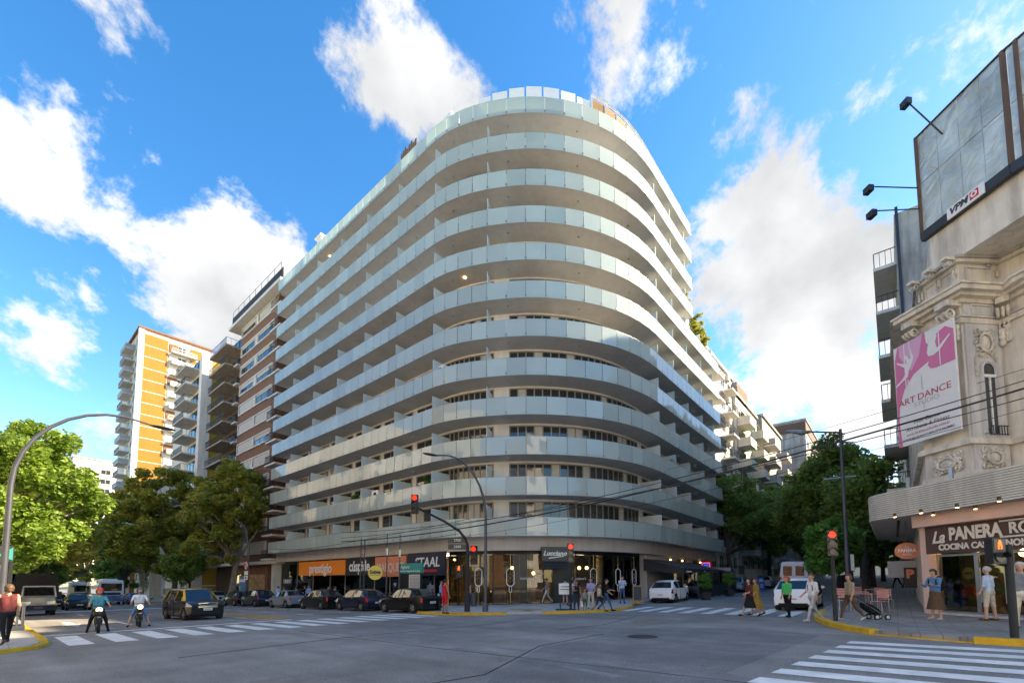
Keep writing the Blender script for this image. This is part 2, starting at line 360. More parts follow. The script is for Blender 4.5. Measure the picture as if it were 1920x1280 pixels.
def streaks(name, lo=.78, sc_=2.2):
    "rain and soot runs: noise drawn out vertically, multiplied into the colour"
    m = M[name]; t = m.node_tree; b = t.nodes['Principled BSDF']; g = t.nodes.new('ShaderNodeNewGeometry')
    vm_ = t.nodes.new('ShaderNodeVectorMath'); vm_.operation = 'MULTIPLY'; vm_.inputs[1].default_value = (sc_, sc_, sc_*.12); t.links.new(g.outputs['Position'], vm_.inputs[0])
    n_ = t.nodes.new('ShaderNodeTexNoise'); n_.inputs['Scale'].default_value = 1; n_.inputs['Detail'].default_value = 7; n_.inputs['Roughness'].default_value = .65; t.links.new(vm_.outputs[0], n_.inputs['Vector'])
    r_ = t.nodes.new('ShaderNodeMapRange'); r_.inputs[1].default_value = .36; r_.inputs[2].default_value = .56; r_.inputs[3].default_value = lo; r_.inputs[4].default_value = 1; t.links.new(n_.outputs['Fac'], r_.inputs[0])
    h_ = t.nodes.new('ShaderNodeHueSaturation'); t.links.new(t.nodes[m['mix']].outputs[2], h_.inputs['Color']); t.links.new(r_.outputs[0], h_.inputs['Value']); t.links.new(h_.outputs[0], b.inputs['Base Color'])
for n_, l_ in (('stone_cream', .68), ('stone_grey_and_shade', .74), ('stone_carved', .6), ('white_wall', .9), ('cream_wall', .82), ('conc_stain', .6), ('balcony_conc', .72), ('balcony_brown', .7), ('trim_white', .84), ('orange_wall', .88), ('fascia_grey', .88), ('canopy_slat', .8), ('soffit', .92)): streaks(n_, l_)
asphaltmat(M['asphalt'], .82, 1.2); asphaltmat(M['asphalt_new'], .9, 1.12); asphaltmat(M['concrete_road'], .85, 1.12)
def clearglass(name, tint, refl=.08):
    m = bpy.data.materials.new(name); m.use_nodes = True; t = m.node_tree; t.nodes.clear(); M[name] = m
    o = t.nodes.new('ShaderNodeOutputMaterial'); tr = t.nodes.new('ShaderNodeBsdfTransparent'); tr.inputs[0].default_value = (*tint, 1)
    gl = t.nodes.new('ShaderNodeBsdfGlossy'); gl.inputs['Roughness'].default_value = .02
    fr = t.nodes.new('ShaderNodeFresnel'); fr.inputs[0].default_value = 1.5
    mp = t.nodes.new('ShaderNodeMapRange'); mp.inputs[3].default_value = refl; mp.inputs[4].default_value = 1; t.links.new(fr.outputs[0], mp.inputs[0])
    x = t.nodes.new('ShaderNodeMixShader'); t.links.new(mp.outputs[0], x.inputs[0]); t.links.new(tr.outputs[0], x.inputs[1]); t.links.new(gl.outputs[0], x.inputs[2]); t.links.new(x.outputs[0], o.inputs[0])
clearglass('shop_glass', (.5, .53, .52), .03); clearglass('screen_glass', (.5, .5, .48), .05)
def leafmat(name, c1, c2, tr=.35):
    m = bpy.data.materials.new(name); m.use_nodes = True; t = m.node_tree; M[name] = m
    b = t.nodes['Principled BSDF']; out = t.nodes['Material Output']; b.inputs['Roughness'].default_value = .5; b.inputs['Specular IOR Level'].default_value = .35
    g = t.nodes.new('ShaderNodeNewGeometry'); x = t.nodes.new('ShaderNodeMix'); x.data_type = 'RGBA'
    x.inputs[6].default_value = (*c1, 1); x.inputs[7].default_value = (*c2, 1); t.links.new(g.outputs['Random Per Island'], x.inputs[0])
    t.links.new(x.outputs[2], b.inputs['Base Color'])
    tl = t.nodes.new('ShaderNodeBsdfTranslucent'); t.links.new(x.outputs[2], tl.inputs[0])
    ms = t.nodes.new('ShaderNodeMixShader'); ms.inputs[0].default_value = tr
    t.links.new(b.outputs[0], ms.inputs[1]); t.links.new(tl.outputs[0], ms.inputs[2]); t.links.new(ms.outputs[0], out.inputs[0])
leafmat('leaf_plane', (.19, .23, .04), (.48, .46, .09), .5)
leafmat('leaf_bright', (.09, .19, .025), (.28, .4, .07), .45)
leafmat('leaf_dark', (.11, .2, .045), (.3, .42, .1), .5)
leafmat('leaf_fresh', (.06, .19, .03), (.14, .34, .06))
# ================================================================ ground, road, pavements
def struct(o): o['kind'] = 'structure'; return o
struct(MB().sheet([(-900, -600), (900, -600), (900, 1500), (-900, 1500)], -.02).build('ground', 'earth', fix=False))
road = struct(MB().sheet([(-.5, -60), (22, -60), (22, -8), (150, -8), (150, 18), (23, 18), (23, 400), (-.5, 400), (-.5, 18), (-60, 18), (-60, -8), (-.5, -8)], 0).build('road', 'asphalt', fix=False))
def onroad(name, m, poly, off=.004): return MB().sheet(poly, off).build(name, m, road, fix=False)
def rect(x0, x1, y0, y1): return [(x0, y0), (x1, y0), (x1, y1), (x0, y1)]
# concrete lane of the avenue beyond the stop line and asphalt patches
onroad('concrete_lane', 'concrete_road', [(1.3, 17.7), (2.2, 19.6), (3.4, 20.6), (8.6, 23.2), (8.9, 120), (1.3, 120)], .003)
onroad('asphalt_patch', 'asphalt_new', [(3.2, 3.4), (5.6, 5.2), (8.9, 6.6), (14.5, 6.3), (16.2, 3.6), (14.8, 1.6), (8, 2.2), (4.5, -4), (1, -2)], .003)
onroad('asphalt_patch', 'patch_tan', [(15.1, 6.9), (16.6, 8.0), (18.6, 8.0), (18.3, 6.9), (17.1, 6.0)], .005)
onroad('asphalt_patch', 'patch_tan', [gnd(u, v).xy for u, v in ((915, 1176), (985, 1172), (1060, 1174), (985, 1179))], .005)
onroad('asphalt_patch', 'patch_tan', [gnd(u, v).xy for u, v in ((470, 1277), (540, 1268), (600, 1270), (615, 1290), (460, 1290))], .005)
mh = gnd(1205, 1193); mb = MB()
mb.lathe([(.02, .006), (.34, .006), (.36, .012), (.42, .012), (.42, .0)], 24, (mh.x, mh.y, mh.z+.004)); mb.build('manhole_cover', 'iron', road)
# zebra crossings: every bar its own piece
for k in range(14):
    x = 1.75+k*1.02; onroad('crosswalk_stripe', 'road_white', [(x, 18.0+.05*k % .3), (x+.56, 18.0), (x+.58, 22.1), (x+.02, 22.1)], .008)
for k in range(13):
    x = 1.6+k*.97; e = 2.75-.155*x+.02*x
    onroad('crosswalk_stripe', 'road_white', [(x, -3.6), (x+.5, -3.6), (x+.5, e-.07), (x, e)], .008)
for k in range(8):
    y = 3.35+k*1.1; onroad('crosswalk_stripe', 'road_white', [(21.9+.12*k, y), (26.2, y-.1), (26.2, y+.45), (21.9+.12*k, y+.55)], .008)
onroad('stop_line', 'road_white', rect(1.4, 10.2, 22.9, 23.25), .007)
for x0, y0, l in ((4.6, 27, 3), (4.6, 34, 3), (4.6, 42, 3), (9.4, 27, 14), (12.6, 26, 2), (12.6, 31, 2), (12.6, 36, 2), (12.6, 42, 2)): onroad('lane_line', 'road_white', rect(x0, x0+.13, y0, y0+l), .007)
onroad('lane_line', 'road_yellow', [(9.7, 24.6), (10.9, 24.6), (10.3, 48), (10.0, 48)], .007)
onroad('lane_arrow', 'road_white', [(3.0, 28.2), (3.35, 30.5), (3.15, 30.5), (3.15, 33), (2.85, 33), (2.85, 30.5), (2.65, 30.5)], .007)
onroad('cross_band', 'road_white', [(1.6, 51), (11, 51), (11, 52.6), (1.6, 52.6)], .007)
# worn paint, skewed across the junction
for a in (((640, 1184), (700, 1190), (690, 1193), (630, 1186)), ((720, 1196), (790, 1201), (780, 1206), (715, 1199)), ((860, 1213), (940, 1223), (930, 1226), (850, 1215)), ((1060, 1247), (1180, 1268), (1150, 1270), (1050, 1249)), ((1080, 1233), (1250, 1258), (1245, 1262), (1070, 1236)), ((1260, 1260), (1360, 1273), (1350, 1277), (1255, 1263)), ((670, 1180), (760, 1186), (755, 1188), (665, 1182)), ((930, 1212), (990, 1218), (985, 1221), (925, 1214))):
    onroad('worn_marking', 'road_faded', [gnd(u, v).xy for u, v in a], .006)
# tar-sealed joints
for path, wd in (([(2.2, 6.0), (5.6, 5.35), (9, 6.75), (12.2, 6.75)], .03), ([(12.5, 8.6), (15, 8.3), (19.5, 9.1)], .025), ([(3, 12.4), (7, 12.9), (13, 12.2), (16, 12.6)], .025), ([(1.5, 24.5), (8.5, 24.4)], .02), ([(7.4, 0), (7.3, 9), (7.6, 17)], .02)):
    MB().strip(path, wd, 0, .007).build('tar_joint', 'black_matte', road)
# pavements
KM = [(18, 400), (18, 24.5), (17.7, 23), (16.6, 21.6), (16.2, 20), (16.2, 18), (16.6, 16.7), (17.6, 15.3), (18.9, 14.0), (20.2, 12.8), (21.5, 12.0), (23.2, 11.75), (25, 12.0), (27, 12.9), (28.6, 13.2), (150, 13.2)]
KR = [(150, 2.5), (24.4, 2.5), (21.8, 2.45), (20.1, 2.2), (18.2, 1.75), (16.8, 1.2), (15.7, .5), (15.15, -.3), (14.7, -1.3), (14.5, -2.4), (14.5, -60)]
KL = [(-60, 17.2), (-1, 17.2), (.3, 17.3), (1.0, 17.9), (1.3, 19), (1.35, 20.5), (1.35, 400)]
KS = [(-.3, -60), (-.3, -6), (-.8, -4.2), (-2, -3.4), (-60, -3.4)]
def pavemat(name, c, size, var):
    "small square tiles with recessed joints, as material: each is only a couple of pixels"
    m = mat(name, c, .62, var=var, bump=.15, bscale=20, scale=.9); t = m.node_tree; b = t.nodes['Principled BSDF']; x = t.nodes[m['mix']]
    g = t.nodes.new('ShaderNodeNewGeometry'); br = t.nodes.new('ShaderNodeTexBrick'); br.offset = 0; br.inputs['Scale'].default_value = 1; br.inputs['Brick Width'].default_value = size; br.inputs['Row Height'].default_value = size
    br.inputs['Mortar Size'].default_value = .012; br.inputs['Color1'].default_value = (1, 1, 1, 1); br.inputs['Color2'].default_value = (.8, .8, .8, 1); br.inputs['Mortar'].default_value = (.55, .55, .55, 1)
    t.links.new(g.outputs['Position'], br.inputs['Vector'])
    mu = t.nodes.new('ShaderNodeMix'); mu.data_type = 'RGBA'; mu.blend_type = 'MULTIPLY'; mu.inputs[0].default_value = 1
    t.links.new(x.outputs[2], mu.inputs[6]); t.links.new(br.outputs[0], mu.inputs[7]); t.links.new(mu.outputs[2], b.inputs['Base Color'])
pavemat('pave_tiles', (.28, .265, .245), .4, .25); pavemat('pave_light', (.5, .48, .45), .6, .14)
for nm, k, back, m in (('pavement', KM, [(150, 60), (60, 60), (60, 400)], 'pave_light'), ('pavement', KR, [(150, -60)], 'pave_tiles'), ('pavement', KL, [(-60, 400)], 'pave_light'), ('pavement', KS, [(-60, -60)], 'pave_tiles')):
    o = struct(MB().sheet(k+back, .125, .4).build(nm, m, fix=False))
    def kerb(path, m, hi=.14, w=.2): MB().strip(path, w, -.1, hi).build('kerbstone', m, o)
    def sub(a, b): return k[a:b]
    if k is KM: kerb(k[0:2], 'kerb_grey'); kerb(k[1:8], 'kerb_yellow'); kerb([k[7], k[8]], 'kerb_grey', .06); kerb(k[8:13], 'kerb_yellow'); kerb(k[12:14], 'kerb_grey', .05); kerb(k[13:15], 'kerb_yellow'); kerb(k[14:], 'kerb_grey')
    elif k is KR:
        kerb(k[0:2], 'kerb_grey'); kerb(k[1:7], 'kerb_yellow', .15, .26); kerb(k[6:9], 'kerb_yellow', .03, .16); kerb(k[8:10], 'kerb_yellow', .15, .26); kerb(k[9:], 'kerb_grey')
    elif k is KL: kerb(k[0:3], 'kerb_yellow'); kerb(k[2:5], 'kerb_yellow', .1, .3); kerb(k[4:6], 'kerb_yellow'); kerb([k[5], (1.35, 30)], 'kerb_yellow', .14, .15); kerb([(1.35, 30), k[6]], 'kerb_grey')
    else: kerb(k, 'kerb_grey')
    if k is KM:
        for q in ([(19.2, 16.3), (20.6, 15.2), (21.4, 16.2), (20.0, 17.3)],): MB().sheet(q, .13).build('tactile_paving', 'road_yellow', o, fix=False)
        for q in (rect(20.3, 21.4, 13.5, 14.3), rect(18.9, 19.7, 15.0, 15.5)): MB().sheet(q, .129).build('inspection_cover', 'iron', o, fix=False)
    if k is KR:
        for q in ([(17.0, .2), (19.2, .9), (19.4, .3), (17.2, -.4)], [(16.2, -1.2), (17.6, -.9), (17.7, -2), (16.3, -2.2)]): MB().sheet(q, .129).build('inspection_cover', 'paving', o, fix=False)
        MB().box(14.42, 14.75, -6, -2.75, G(14.5, -4)-.02, G(14.5, -4)+.09).build('storm_drain', 'black_matte', o)
# ================================================================ the curved apartment building
CURVE = [(20.88, 25.43), (21.01, 24.32), (21.30, 23.25), (21.70, 22.21), (22.20, 21.18), (22.91, 19.98), (23.71, 18.85), (24.65, 17.79), (25.72, 16.82), (26.84, 15.98), (28.02, 15.28), (29.24, 14.72), (30.5, 14.32), (31.78, 14.03), (33.07, 13.87)]
FRONT = [(20.86, 53.8-k*28.35/25) for k in range(25)]+CURVE+[(33.07+18.35/16*k, 13.8) for k in range(1, 17)]
UPX = 43.45
FRONT_UP = [p for p in FRONT if p[0] < UPX-.4]+[(UPX, 13.8)]
def offs(pl, d):
    out = []
    for i, p in enumerate(pl):
        n = Vector((0, 0))
        for a, b in ((i-1, i), (i, i+1)):
            if a < 0 or b >= len(pl): continue
            t = (Vector(pl[b])-Vector(pl[a])).normalized(); n += Vector((-t.y, t.x))
        n.normalize(); out.append((p[0]+n.x*d, p[1]+n.y*d))
    return out
def ring(mb, o, i, z0, z1):
    n = len(o); vs = [(x, y, z) for pl in (o, i) for z in (z0, z1) for x, y in pl]   # o0 o1 i0 i1
    fs = []
    for k in range(n-1):
        fs += [(k, k+1, n+k+1, n+k), (2*n+k+1, 2*n+k, 3*n+k, 3*n+k+1), (n+k, n+k+1, 3*n+k+1, 3*n+k), (k+1, k, 2*n+k, 2*n+k+1)]
    fs += [(0, n, 3*n, 2*n), (n-1, 3*n-1, 4*n-1, 2*n-1)]
    return mb.add(vs, fs)
def hit(u, v, off, pl=None):
    "pixel ray meets the vertical sheet standing on the offset plan line"
    q = ray(u, v); P = offs(pl or FRONT, off)
    for a, b in zip(P, P[1:]):
        ex, ey = b[0]-a[0], b[1]-a[1]; den = q.x*ey-q.y*ex
        if abs(den) < 1e-9: continue
        t = (a[0]*ey-a[1]*ex)/den; s = (a[0]*q.y-a[1]*q.x)/den
        if -1e-6 <= s <= 1+1e-6 and t > 0: return Vector((q.x*t, q.y*t, CZ+q.z*t)), Vector((ex, ey, 0)).normalized()
    return None, None
HB = 1.245
def ztop(i): return CZ+4.284+2.8*(i-1)
def zbot(i): return ztop(i)-HB
tower = thing('apartment_building', 'curved white corner apartment block with twelve bands of frosted green glass balconies', 'building', (28, 22, 0))
panels = []
for i in range(1, 13):
    F_ = FRONT if i <= 8 else FRONT_UP
    zb, zt = zbot(i), ztop(i)
    ring(MB(), offs(F_, .05), offs(F_, 2.5), zb+.03, zb+.26).build('balcony_slab', 'soffit', tower)
    o_ = offs(F_, .04)
    MB().tube([(x, y, zt+.015) for x, y in o_], .024, 6).build('handrail', 'rail_metal', tower)
    MB().tube([(x, y, zb+.28) for x, y in offs(F_, .05)], .02, 4).build('base_rail', 'rail_metal', tower)
    for a, b in zip(F_, F_[1:]):
        m_ = ((a[0]+b[0])/2, (a[1]+b[1])/2); d_ = math.hypot(m_[0]*math.cos(PH)+m_[1]*math.sin(PH), 1)
        t_ = (Vector(b)-Vector(a)).normalized(); fx = abs(t_.x*math.sin(PH)-t_.y*math.cos(PH))
        panels.append((fx*math.dist(a, b)/d_, a, b, zb, zt))
    # end cheeks of the balcony run
    for e, s_ in ((0, 1), (-1, -1)):
        p, q = F_[e], offs(F_, 2.2)[e]
        MB().rbox(((p[0]+q[0])/2, (p[1]+q[1])/2-s_*.03 if e == 0 else (p[1]+q[1])/2, zb+.3), (1, 0) if e == 0 else (0, 1), (0, 1) if e == 0 else (1, 0), 2.0, .02, HB-.3).build('end_glass', 'frosted_glass', tower)
panels.sort(key=lambda p: -p[0])
rest = MB(); clamp = MB()
for k, (_, a, b, zb, zt) in enumerate(panels):
    t_ = (Vector(b)-Vector(a)).normalized(); n_ = Vector((-t_.y, t_.x)); A = Vector(a)+t_*.02; B = Vector(b)-t_*.02
    j = random.uniform(-.004, .004); q = [A+n_*j, B-n_*j, B+n_*.018, A+n_*.018]
    mb = MB() if k < 300 else rest
    mb.prism([(p.x, p.y) for p in q], zb, zt)
    for e_ in (A, B): clamp.rbox((e_.x-n_.x*.006, e_.y-n_.y*.006, zb+.1), t_, n_, .07, .02, .1)
    if k < 300: mb.build('glass_panel', 'frosted_glass', tower)
clamp.build('panel_clamp', 'rail_metal', tower, kind='stuff')
rest.build('glass_panel', 'frosted_glass', tower, kind='stuff')
# walls
back_lo = [(51.2, 54), (22.9, 54)]; back_up = [(43.2, 54), (22.9, 54)]
ztopw = zbot(12)+.26
MB().prism(offs(FRONT, 1.9)+back_lo, zbot(1)+.1, zbot(9)+.1).build('wall', 'white_wall', tower)
MB().prism(offs(FRONT_UP, 1.9)+back_up, zbot(9)+.1, ztopw).build('wall', 'white_wall', tower)
MB().prism(offs(FRONT, 7)+[(51.2, 54), (28, 54)], -6, zbot(1)+.1).build('wall', 'interior', tower)
ring(MB(), offs(FRONT, .95), offs(FRONT, 1.25), 3.72, zbot(1)+.06).build('fascia', 'fascia_grey', tower)
ring(MB(), offs(FRONT, 1.2), offs(FRONT, 7.2), 3.78, 3.95).build('ground_floor_ceiling', 'soffit', tower)
# balcony dividers (frosted fins) between flats
def fin(p, n, zb):
    q = Vector(p)+Vector(n)*.1; r = Vector(p)+Vector(n)*1.9; t = Vector((-n[1], n[0]))*.02
    MB().prism([tuple(q+t), tuple(r+t), tuple(r-t), tuple(q-t)], zb+.26, zb+2.2).build('balcony_divider', 'divider', tower)
for i in range(1, 12):
    zb = zbot(i)
    for y in (25.5, 30.23, 34.97, 39.6, 44.33, 49.05): fin((20.86, y), (1, 0), zb)
    for x in (34.75, 38.2, 41.7)+((45.7, 49.4) if i <= 8 else ()): fin((x, 13.8), (0, 1), zb)
    fin((22.2, 21.18), (.86, .5), zb)
# windows behind the balconies
WALL = offs(FRONT, 1.9)
def window(a, b, z0, h, panes, open_=False):
    "aluminium window between plan points a and b on the wall line"
    a = Vector(a); b = Vector(b); t = (b-a).normalized(); n = Vector((t.y, -t.x)); L = (b-a).length
    fr = MB(); mids = [L*k/panes for k in range(panes+1)]
    for s_ in mids: c = a+t*s_+n*.02; fr.rbox((c.x, c.y, z0), t, n, .09, .08, h)
    for zz_ in (z0, z0+h-.09): c = a+t*L/2+n*.02; fr.rbox((c.x, c.y, zz_), t, n, L, .07, .09)
    w_ = fr.build('window', 'frame_grey', tower)
    for k in range(panes):
        c = a+t*(mids[k]+mids[k+1])/2+n*.012
        MB().rbox((c.x, c.y, z0+.05), t, n, L/panes-.06, .02, h-.1).build('pane', 'curtain' if random.random() < .14 else 'window_glass', w_)
for i in range(1, 12):
    z0 = zbot(i)+.27
    if i <= 7:
        for y in (53.2, 48.6, 43.9, 39.2, 34.5, 29.8): window((22.76, y-.3), (22.76, y-4.3), z0, 2.4, 4)
        for x in (35.1, 38.6, 42.1, 46.1): window((x+.1, 15.7), (x+3.1, 15.7), z0, 2.4, 3)
    if i <= 10:
        ks = list(range(27, 38))
        for k in range(25, 40):
            if k != 29: window(WALL[k], WALL[k+1], z0, 2.4, 2)
# soffit spot lights
sp = MB()
for i in range(2, 13):
    P = offs(FRONT if i <= 8 else FRONT_UP, .95)
    for k in range(2, len(P)-1, 4): MB().lathe([(.02, -.05), (.07, -.05), (.08, 0)], 8, (P[k][0], P[k][1], zbot(i)+.03)).build('ceiling_spotlight', 'steel', tower)
for (u, v, i) in ((621, 417, 12), (871, 584, 8)):
    p, _ = hit(u, v, 1.0)
    if p: MB().ball((p.x, p.y, zbot(i)+.0), .09, .09, .06).build('ceiling_lamp', 'lamp_warm', tower)
# roof: white curved screens, pergola, dark fence
z0 = ztop(12)-.5
scr = offs(CURVE, 1.0)
for k in range(3, 11):
    a, b = Vector(scr[k]), Vector(scr[k+1]); d = (b-a)*.06
    MB().prism([tuple(a+d), tuple(b-d), tuple(b-d+Vector((.06, .06))), tuple(a+d+Vector((.06, .06)))], z0, z0+2.0+.5*math.sin((k-2.5)/8*3.14)).build('roof_screen', 'white_paint', tower)
P = offs(FRONT_UP, .9); n0 = 35
pg = MB(); fr = MB()
for k in range(n0, len(P)-1):
    fr.tube([(*P[k], z0+.2), (*P[k], z0+2.7)], .07, 4)
    a, b = P[k], P[k+1]
    for j in range(15): pg.prism([(a[0], a[1]), (b[0], b[1]), (b[0]+.03, b[1]+.03), (a[0]+.03, a[1]+.03)], z0+.35+j*.14, z0+.45+j*.14)
fr.tube([(*p, z0+2.7) for p in P[n0:]], .09, 4)
fr.build('pergola_frame', 'white_paint', tower); pg.build('pergola_lattice', 'wood', tower)
fe = MB(); fy = [hit(u, 280, .9)[0].y for u in (752, 781)]
for k in range(8): y = fy[0]+(fy[1]-fy[0])*k/8; fe.box(21.75, 21.8, y-.26, y-.02, z0, z0+2.5+.15*(k % 3))
fe.build('roof_fence', 'brick_dark', tower)
MB().box(22.3, 23.2, 25.3, 26.1, z0-.5, z0+2.9).build('chimney', 'white_paint', tower)
MB().box(22.2, 23.2, 46.3, 47.3, z0-.5, z0+3.2).box(22, 23.4, 46.1, 47.5, z0+3.2, z0+3.35).build('chimney', 'white_paint', tower)
MB().box(22.2, 22.9, 51.2, 52, z0-.5, z0+2.6).build('chimney', 'white_paint', tower)
MB().box(24, 43, 20, 53, ztopw, ztopw+.9).build('roof_parapet', 'white_wall', tower)
# terrace on the stepped end
for x0, x1, z in ((43.6, 46.5, zbot(9)+1.6), (46.5, 51.0, zbot(9)+.2)):
    MB().box(x0, x1, 15.2, 15.3, zbot(9), z+.9).build('terrace_parapet', 'white_wall', tower)
# ---------------------------------------------------------------- ground-floor shops along the avenue
def yl(u, X=22.9): q = ray(u, 1070); return q.y*X/q.x
SX = 22.9
cols = [527, 558, 588, 620, 648, 676, 703, 732, 762, 790, 815, 838]
for a, b in zip(cols, cols[1:]):
    y0, y1 = yl(a), yl(b); zf = G(SX, y0)
    MB().box(SX, SX+.025, y1+.05, y0-.05, zf+.35, 3.78).build('shop_pane', 'shop_glass', tower)
    MB().box(SX-.04, SX+.06, y0-.05, y0+.05, zf, 3.78).build('mullion', 'frame_grey', tower)
MB().box(SX-.03, SX+.05, yl(838), yl(527), -1.2, .0).build('stall_riser', 'frame_grey', tower)
MB().box(SX-.9, SX+.3, yl(527)-.1, yl(527)+.45, -2, 3.8).build('corner_pillar', 'cream_wall', tower)
for a, b, m in ((562, 640, 'interior_warm'), (650, 700, 'interior'), (705, 760, 'interior_warm'), (766, 832, 'interior_warm')):
    y0, y1 = yl(a), yl(b)
    for k in range(4):
        y = y0+(y1-y0)*(k+.5)/4
        MB().box(SX+2.2, SX+2.6, y-.45, y+.35, G(SX, y), G(SX, y)+2.1).build('display_shelf', m, tower)
        MB().ball((SX+1.6, y, 3.3), .1, .1, .1).build('shop_lamp', 'lamp_warm', tower)
for a, b in ((530, 556), (562, 640), (652, 700), (706, 758), (768, 834)):
    y0, y1 = yl(a), yl(b); MB().box(SX+1.2, SX+1.5, y1+.4, y0-.4, 3.6, 3.68).build('added_ceiling_light', 'shop_fill_light', tower)  # unseen strips added to light the avenue shops from within
# dark corner shop: black framing with arches, following the curve
SH = offs(FRONT, 2.0)
k0 = 25
for k in range(k0, 41):
    a, b = SH[k], SH[k+1]; zf = G(*a)+.1
    t = (Vector(b)-Vector(a)).normalized(); n = Vector((t.y, -t.x)); L = math.dist(a, b)
    c = (Vector(a)+Vector(b))/2
    MB().rbox((c.x, c.y, zf+.12), t, n, L-.06, .025, 3.6-zf).build('shop_pane', 'shop_glass', tower)
    MB().rbox((a[0], a[1], zf-.3), t, n, .08, .1, 4.0-zf).build('mullion', 'black_panel', tower)
    MB().rbox((c.x, c.y, zf-.4), t, n, L, .12, .5).build('plinth', 'black_panel', tower)
    MB().rbox((c.x+n.x*.03, c.y+n.y*.03, 3.5), t, n, L+.02, .1, .3).build('head_rail', 'black_panel', tower)
    if k >= 33 or k < 27:
        ar = [Vector((*(Vector(a)+t*L*(.5-.46*math.cos(math.pi*j/8))), 2.75+.55*math.sin(math.pi*j/8)))+Vector((n.x, n.y, 0))*.05 for j in range(9)]
        MB().tube(ar, .03, 5).build('arch_bar', 'black_panel', tower)
for u in (1040, 1066, 1086, 1046, 1100, 960, 1000):
    p, _ = hit(u, 1062 + (u % 7)*2, 3.6)
    if p: MB().ball(p, .13, .13, .13).build('pendant_lamp', 'lamp_warm', tower)
for u, off in ((930, 4.5), (985, 5), (1100, 4.6), (1140, 4.8), (1180, 4.2), (1075, 5)):
    p, t = hit(u, 1110, off)
    if p: MB().rbox((p.x, p.y, G(p.x, p.y)), t.xy, (-t.y, t.x), 1.6, .6, 1.1).build('shop_counter', 'interior_warm', tower)
for u in (915, 960, 1000, 1085, 1130, 1170):
    p, t = hit(u, 1050, 4.0); MB().rbox((p.x, p.y, 3.62), t.xy, (-t.y, t.x), .9, .16, .08).build('added_ceiling_light', 'shop_fill_light', tower)  # added strips, brighten the corner shop interior
p, t = hit(985, 1090, 2.9)
MB().lathe([(.45, -1), (.45, 4)], 16, (p.x, p.y, 0)).build('column', 'soffit', tower)
p, t = hit(1128, 1090, 2.9)
MB().lathe([(.4, -1), (.4, 4)], 16, (p.x, p.y, 0)).build('column', 'soffit', tower)
# ice-lolly outlines on the glass
for u in (897, 957, 1113, 1159, 1189):
    p, t = hit(u, 1080, 1.74); s = 1.0
    def pt(x, z): return (p.x+t.x*x*s, p.y+t.y*x*s, p.z-.05+z*s)
    lo = [pt(.27*math.cos(a), (.36 if math.sin(a) >= 0 else -.36)+.27*math.sin(a)) for a in [2*math.pi*k/24 for k in range(24)]]; lo.append(lo[0])
    l = MB().tube(lo, .03, 5).tube([pt(-.09, -.62), pt(-.09, -1.0), pt(-.05, -1.07), pt(.05, -1.07), pt(.09, -1.0), pt(.09, -.62)], .026, 5).build('lolly_outline', 'white_paint', tower)
    MB().tube([pt(0, .62), pt(0, 1.6)], .015, 4).tube([pt(0, -1.07), pt(0, -1.8)], .015, 4).build('hanging_rod', 'gold', tower)
    if u != 1159: MB().tube([pt(-.15, .1), pt(0, .3), pt(.15, .1), pt(0, -.1), pt(-.15, .1)], .012, 4).tube([pt(-.15, -.2), pt(0, 0), pt(.15, -.2), pt(0, -.4), pt(-.15, -.2)], .012, 4).build('lolly_pattern', 'gold', tower)
# side-street ground floor: grey wall with three lit openings
for u0, u1 in ((1252, 1258), (1270, 1284), (1299, 1322)):
    a, _ = hit(u0, 1045, 1.2); b, _ = hit(u1, 1045, 1.2)
    MB().box(a.x, b.x, 15.0-.06, 15.3, 2.75, 3.55).build('wall_opening', 'black_matte', tower)
    MB().ball(((a.x+b.x)/2, 14.9, 3.45), .09, .05, .05).build('wall_lamp', 'lamp_warm', tower)
MB().box(34.2, 51.2, 15.0, 15.6, -.5, 3.8).build('wall', 'fascia_grey', tower)
# ---------------------------------------------------------------- shop signs (things of their own)
def board(name, label, u0, u1, z0, z1, m, X=21.75, thick=.12):
    y0, y1 = yl(u0, X), yl(u1, X)
    s = thing(name, label, 'sign', (X, (y0+y1)/2, z0))
    MB().box(X-thick/2, X+thick/2, y1, y0, z0, z1).build('sign_board', m, s)
    return s, Vector((X-thick/2-.012, (y0+y1)/2, (z0+z1)/2)), abs(y0-y1)
LFT, UPV = (0, -1, 0), (0, 0, 1)
s, c, L = board('shop_sign', 'creased orange banner sign with white lettering between two dark shop fronts', 561, 648, 2.15, 3.55, 'sign_orange'); text('prestigio', 1.35, 'white_paint', s, c+Vector((-.01, 0, -.05)), LFT, UPV, bold=.02, sx=.95)
s, c, L = board('shop_sign', 'black fascia sign with large white lowercase lettering of the bookshop', 649, 702, 2.1, 3.65, 'black_panel'); text('cúspide', 1.3, 'white_paint', s, c, LFT, UPV, bold=.03, sx=.85)
s, c, L = board('shop_sign', 'terracotta fascia sign with thin white capital letters', 704, 762, 1.95, 3.6, 'sign_terracotta'); text('MARQUET', 1.0, 'cream_letter', s, c+Vector((0, 0, -.1)), LFT, UPV, sx=.8)
s, c, L = board('shop_sign', 'navy fascia sign with white angular letters over red and blue strokes', 765, 836, 2.0, 3.75, 'sign_navy'); text('STAAL', 1.0, 'white_paint', s, c+Vector((0, -.15, .1)), LFT, UPV, shear=.12, bold=.02)
MB().box(c.x-.01, c.x+.02, c.y-1.3, c.y+1.0, c.z-.62, c.z-.42).build('red_stroke', 'sign_red', s)
MB().add([(c.x-.008, c.y+1.5, c.z+.05), (c.x-.008, c.y+.9, c.z+.4), (c.x-.008, c.y+.9, c.z-.25)], [(0, 1, 2)]).build('blue_stroke', 'sign_blue', s)
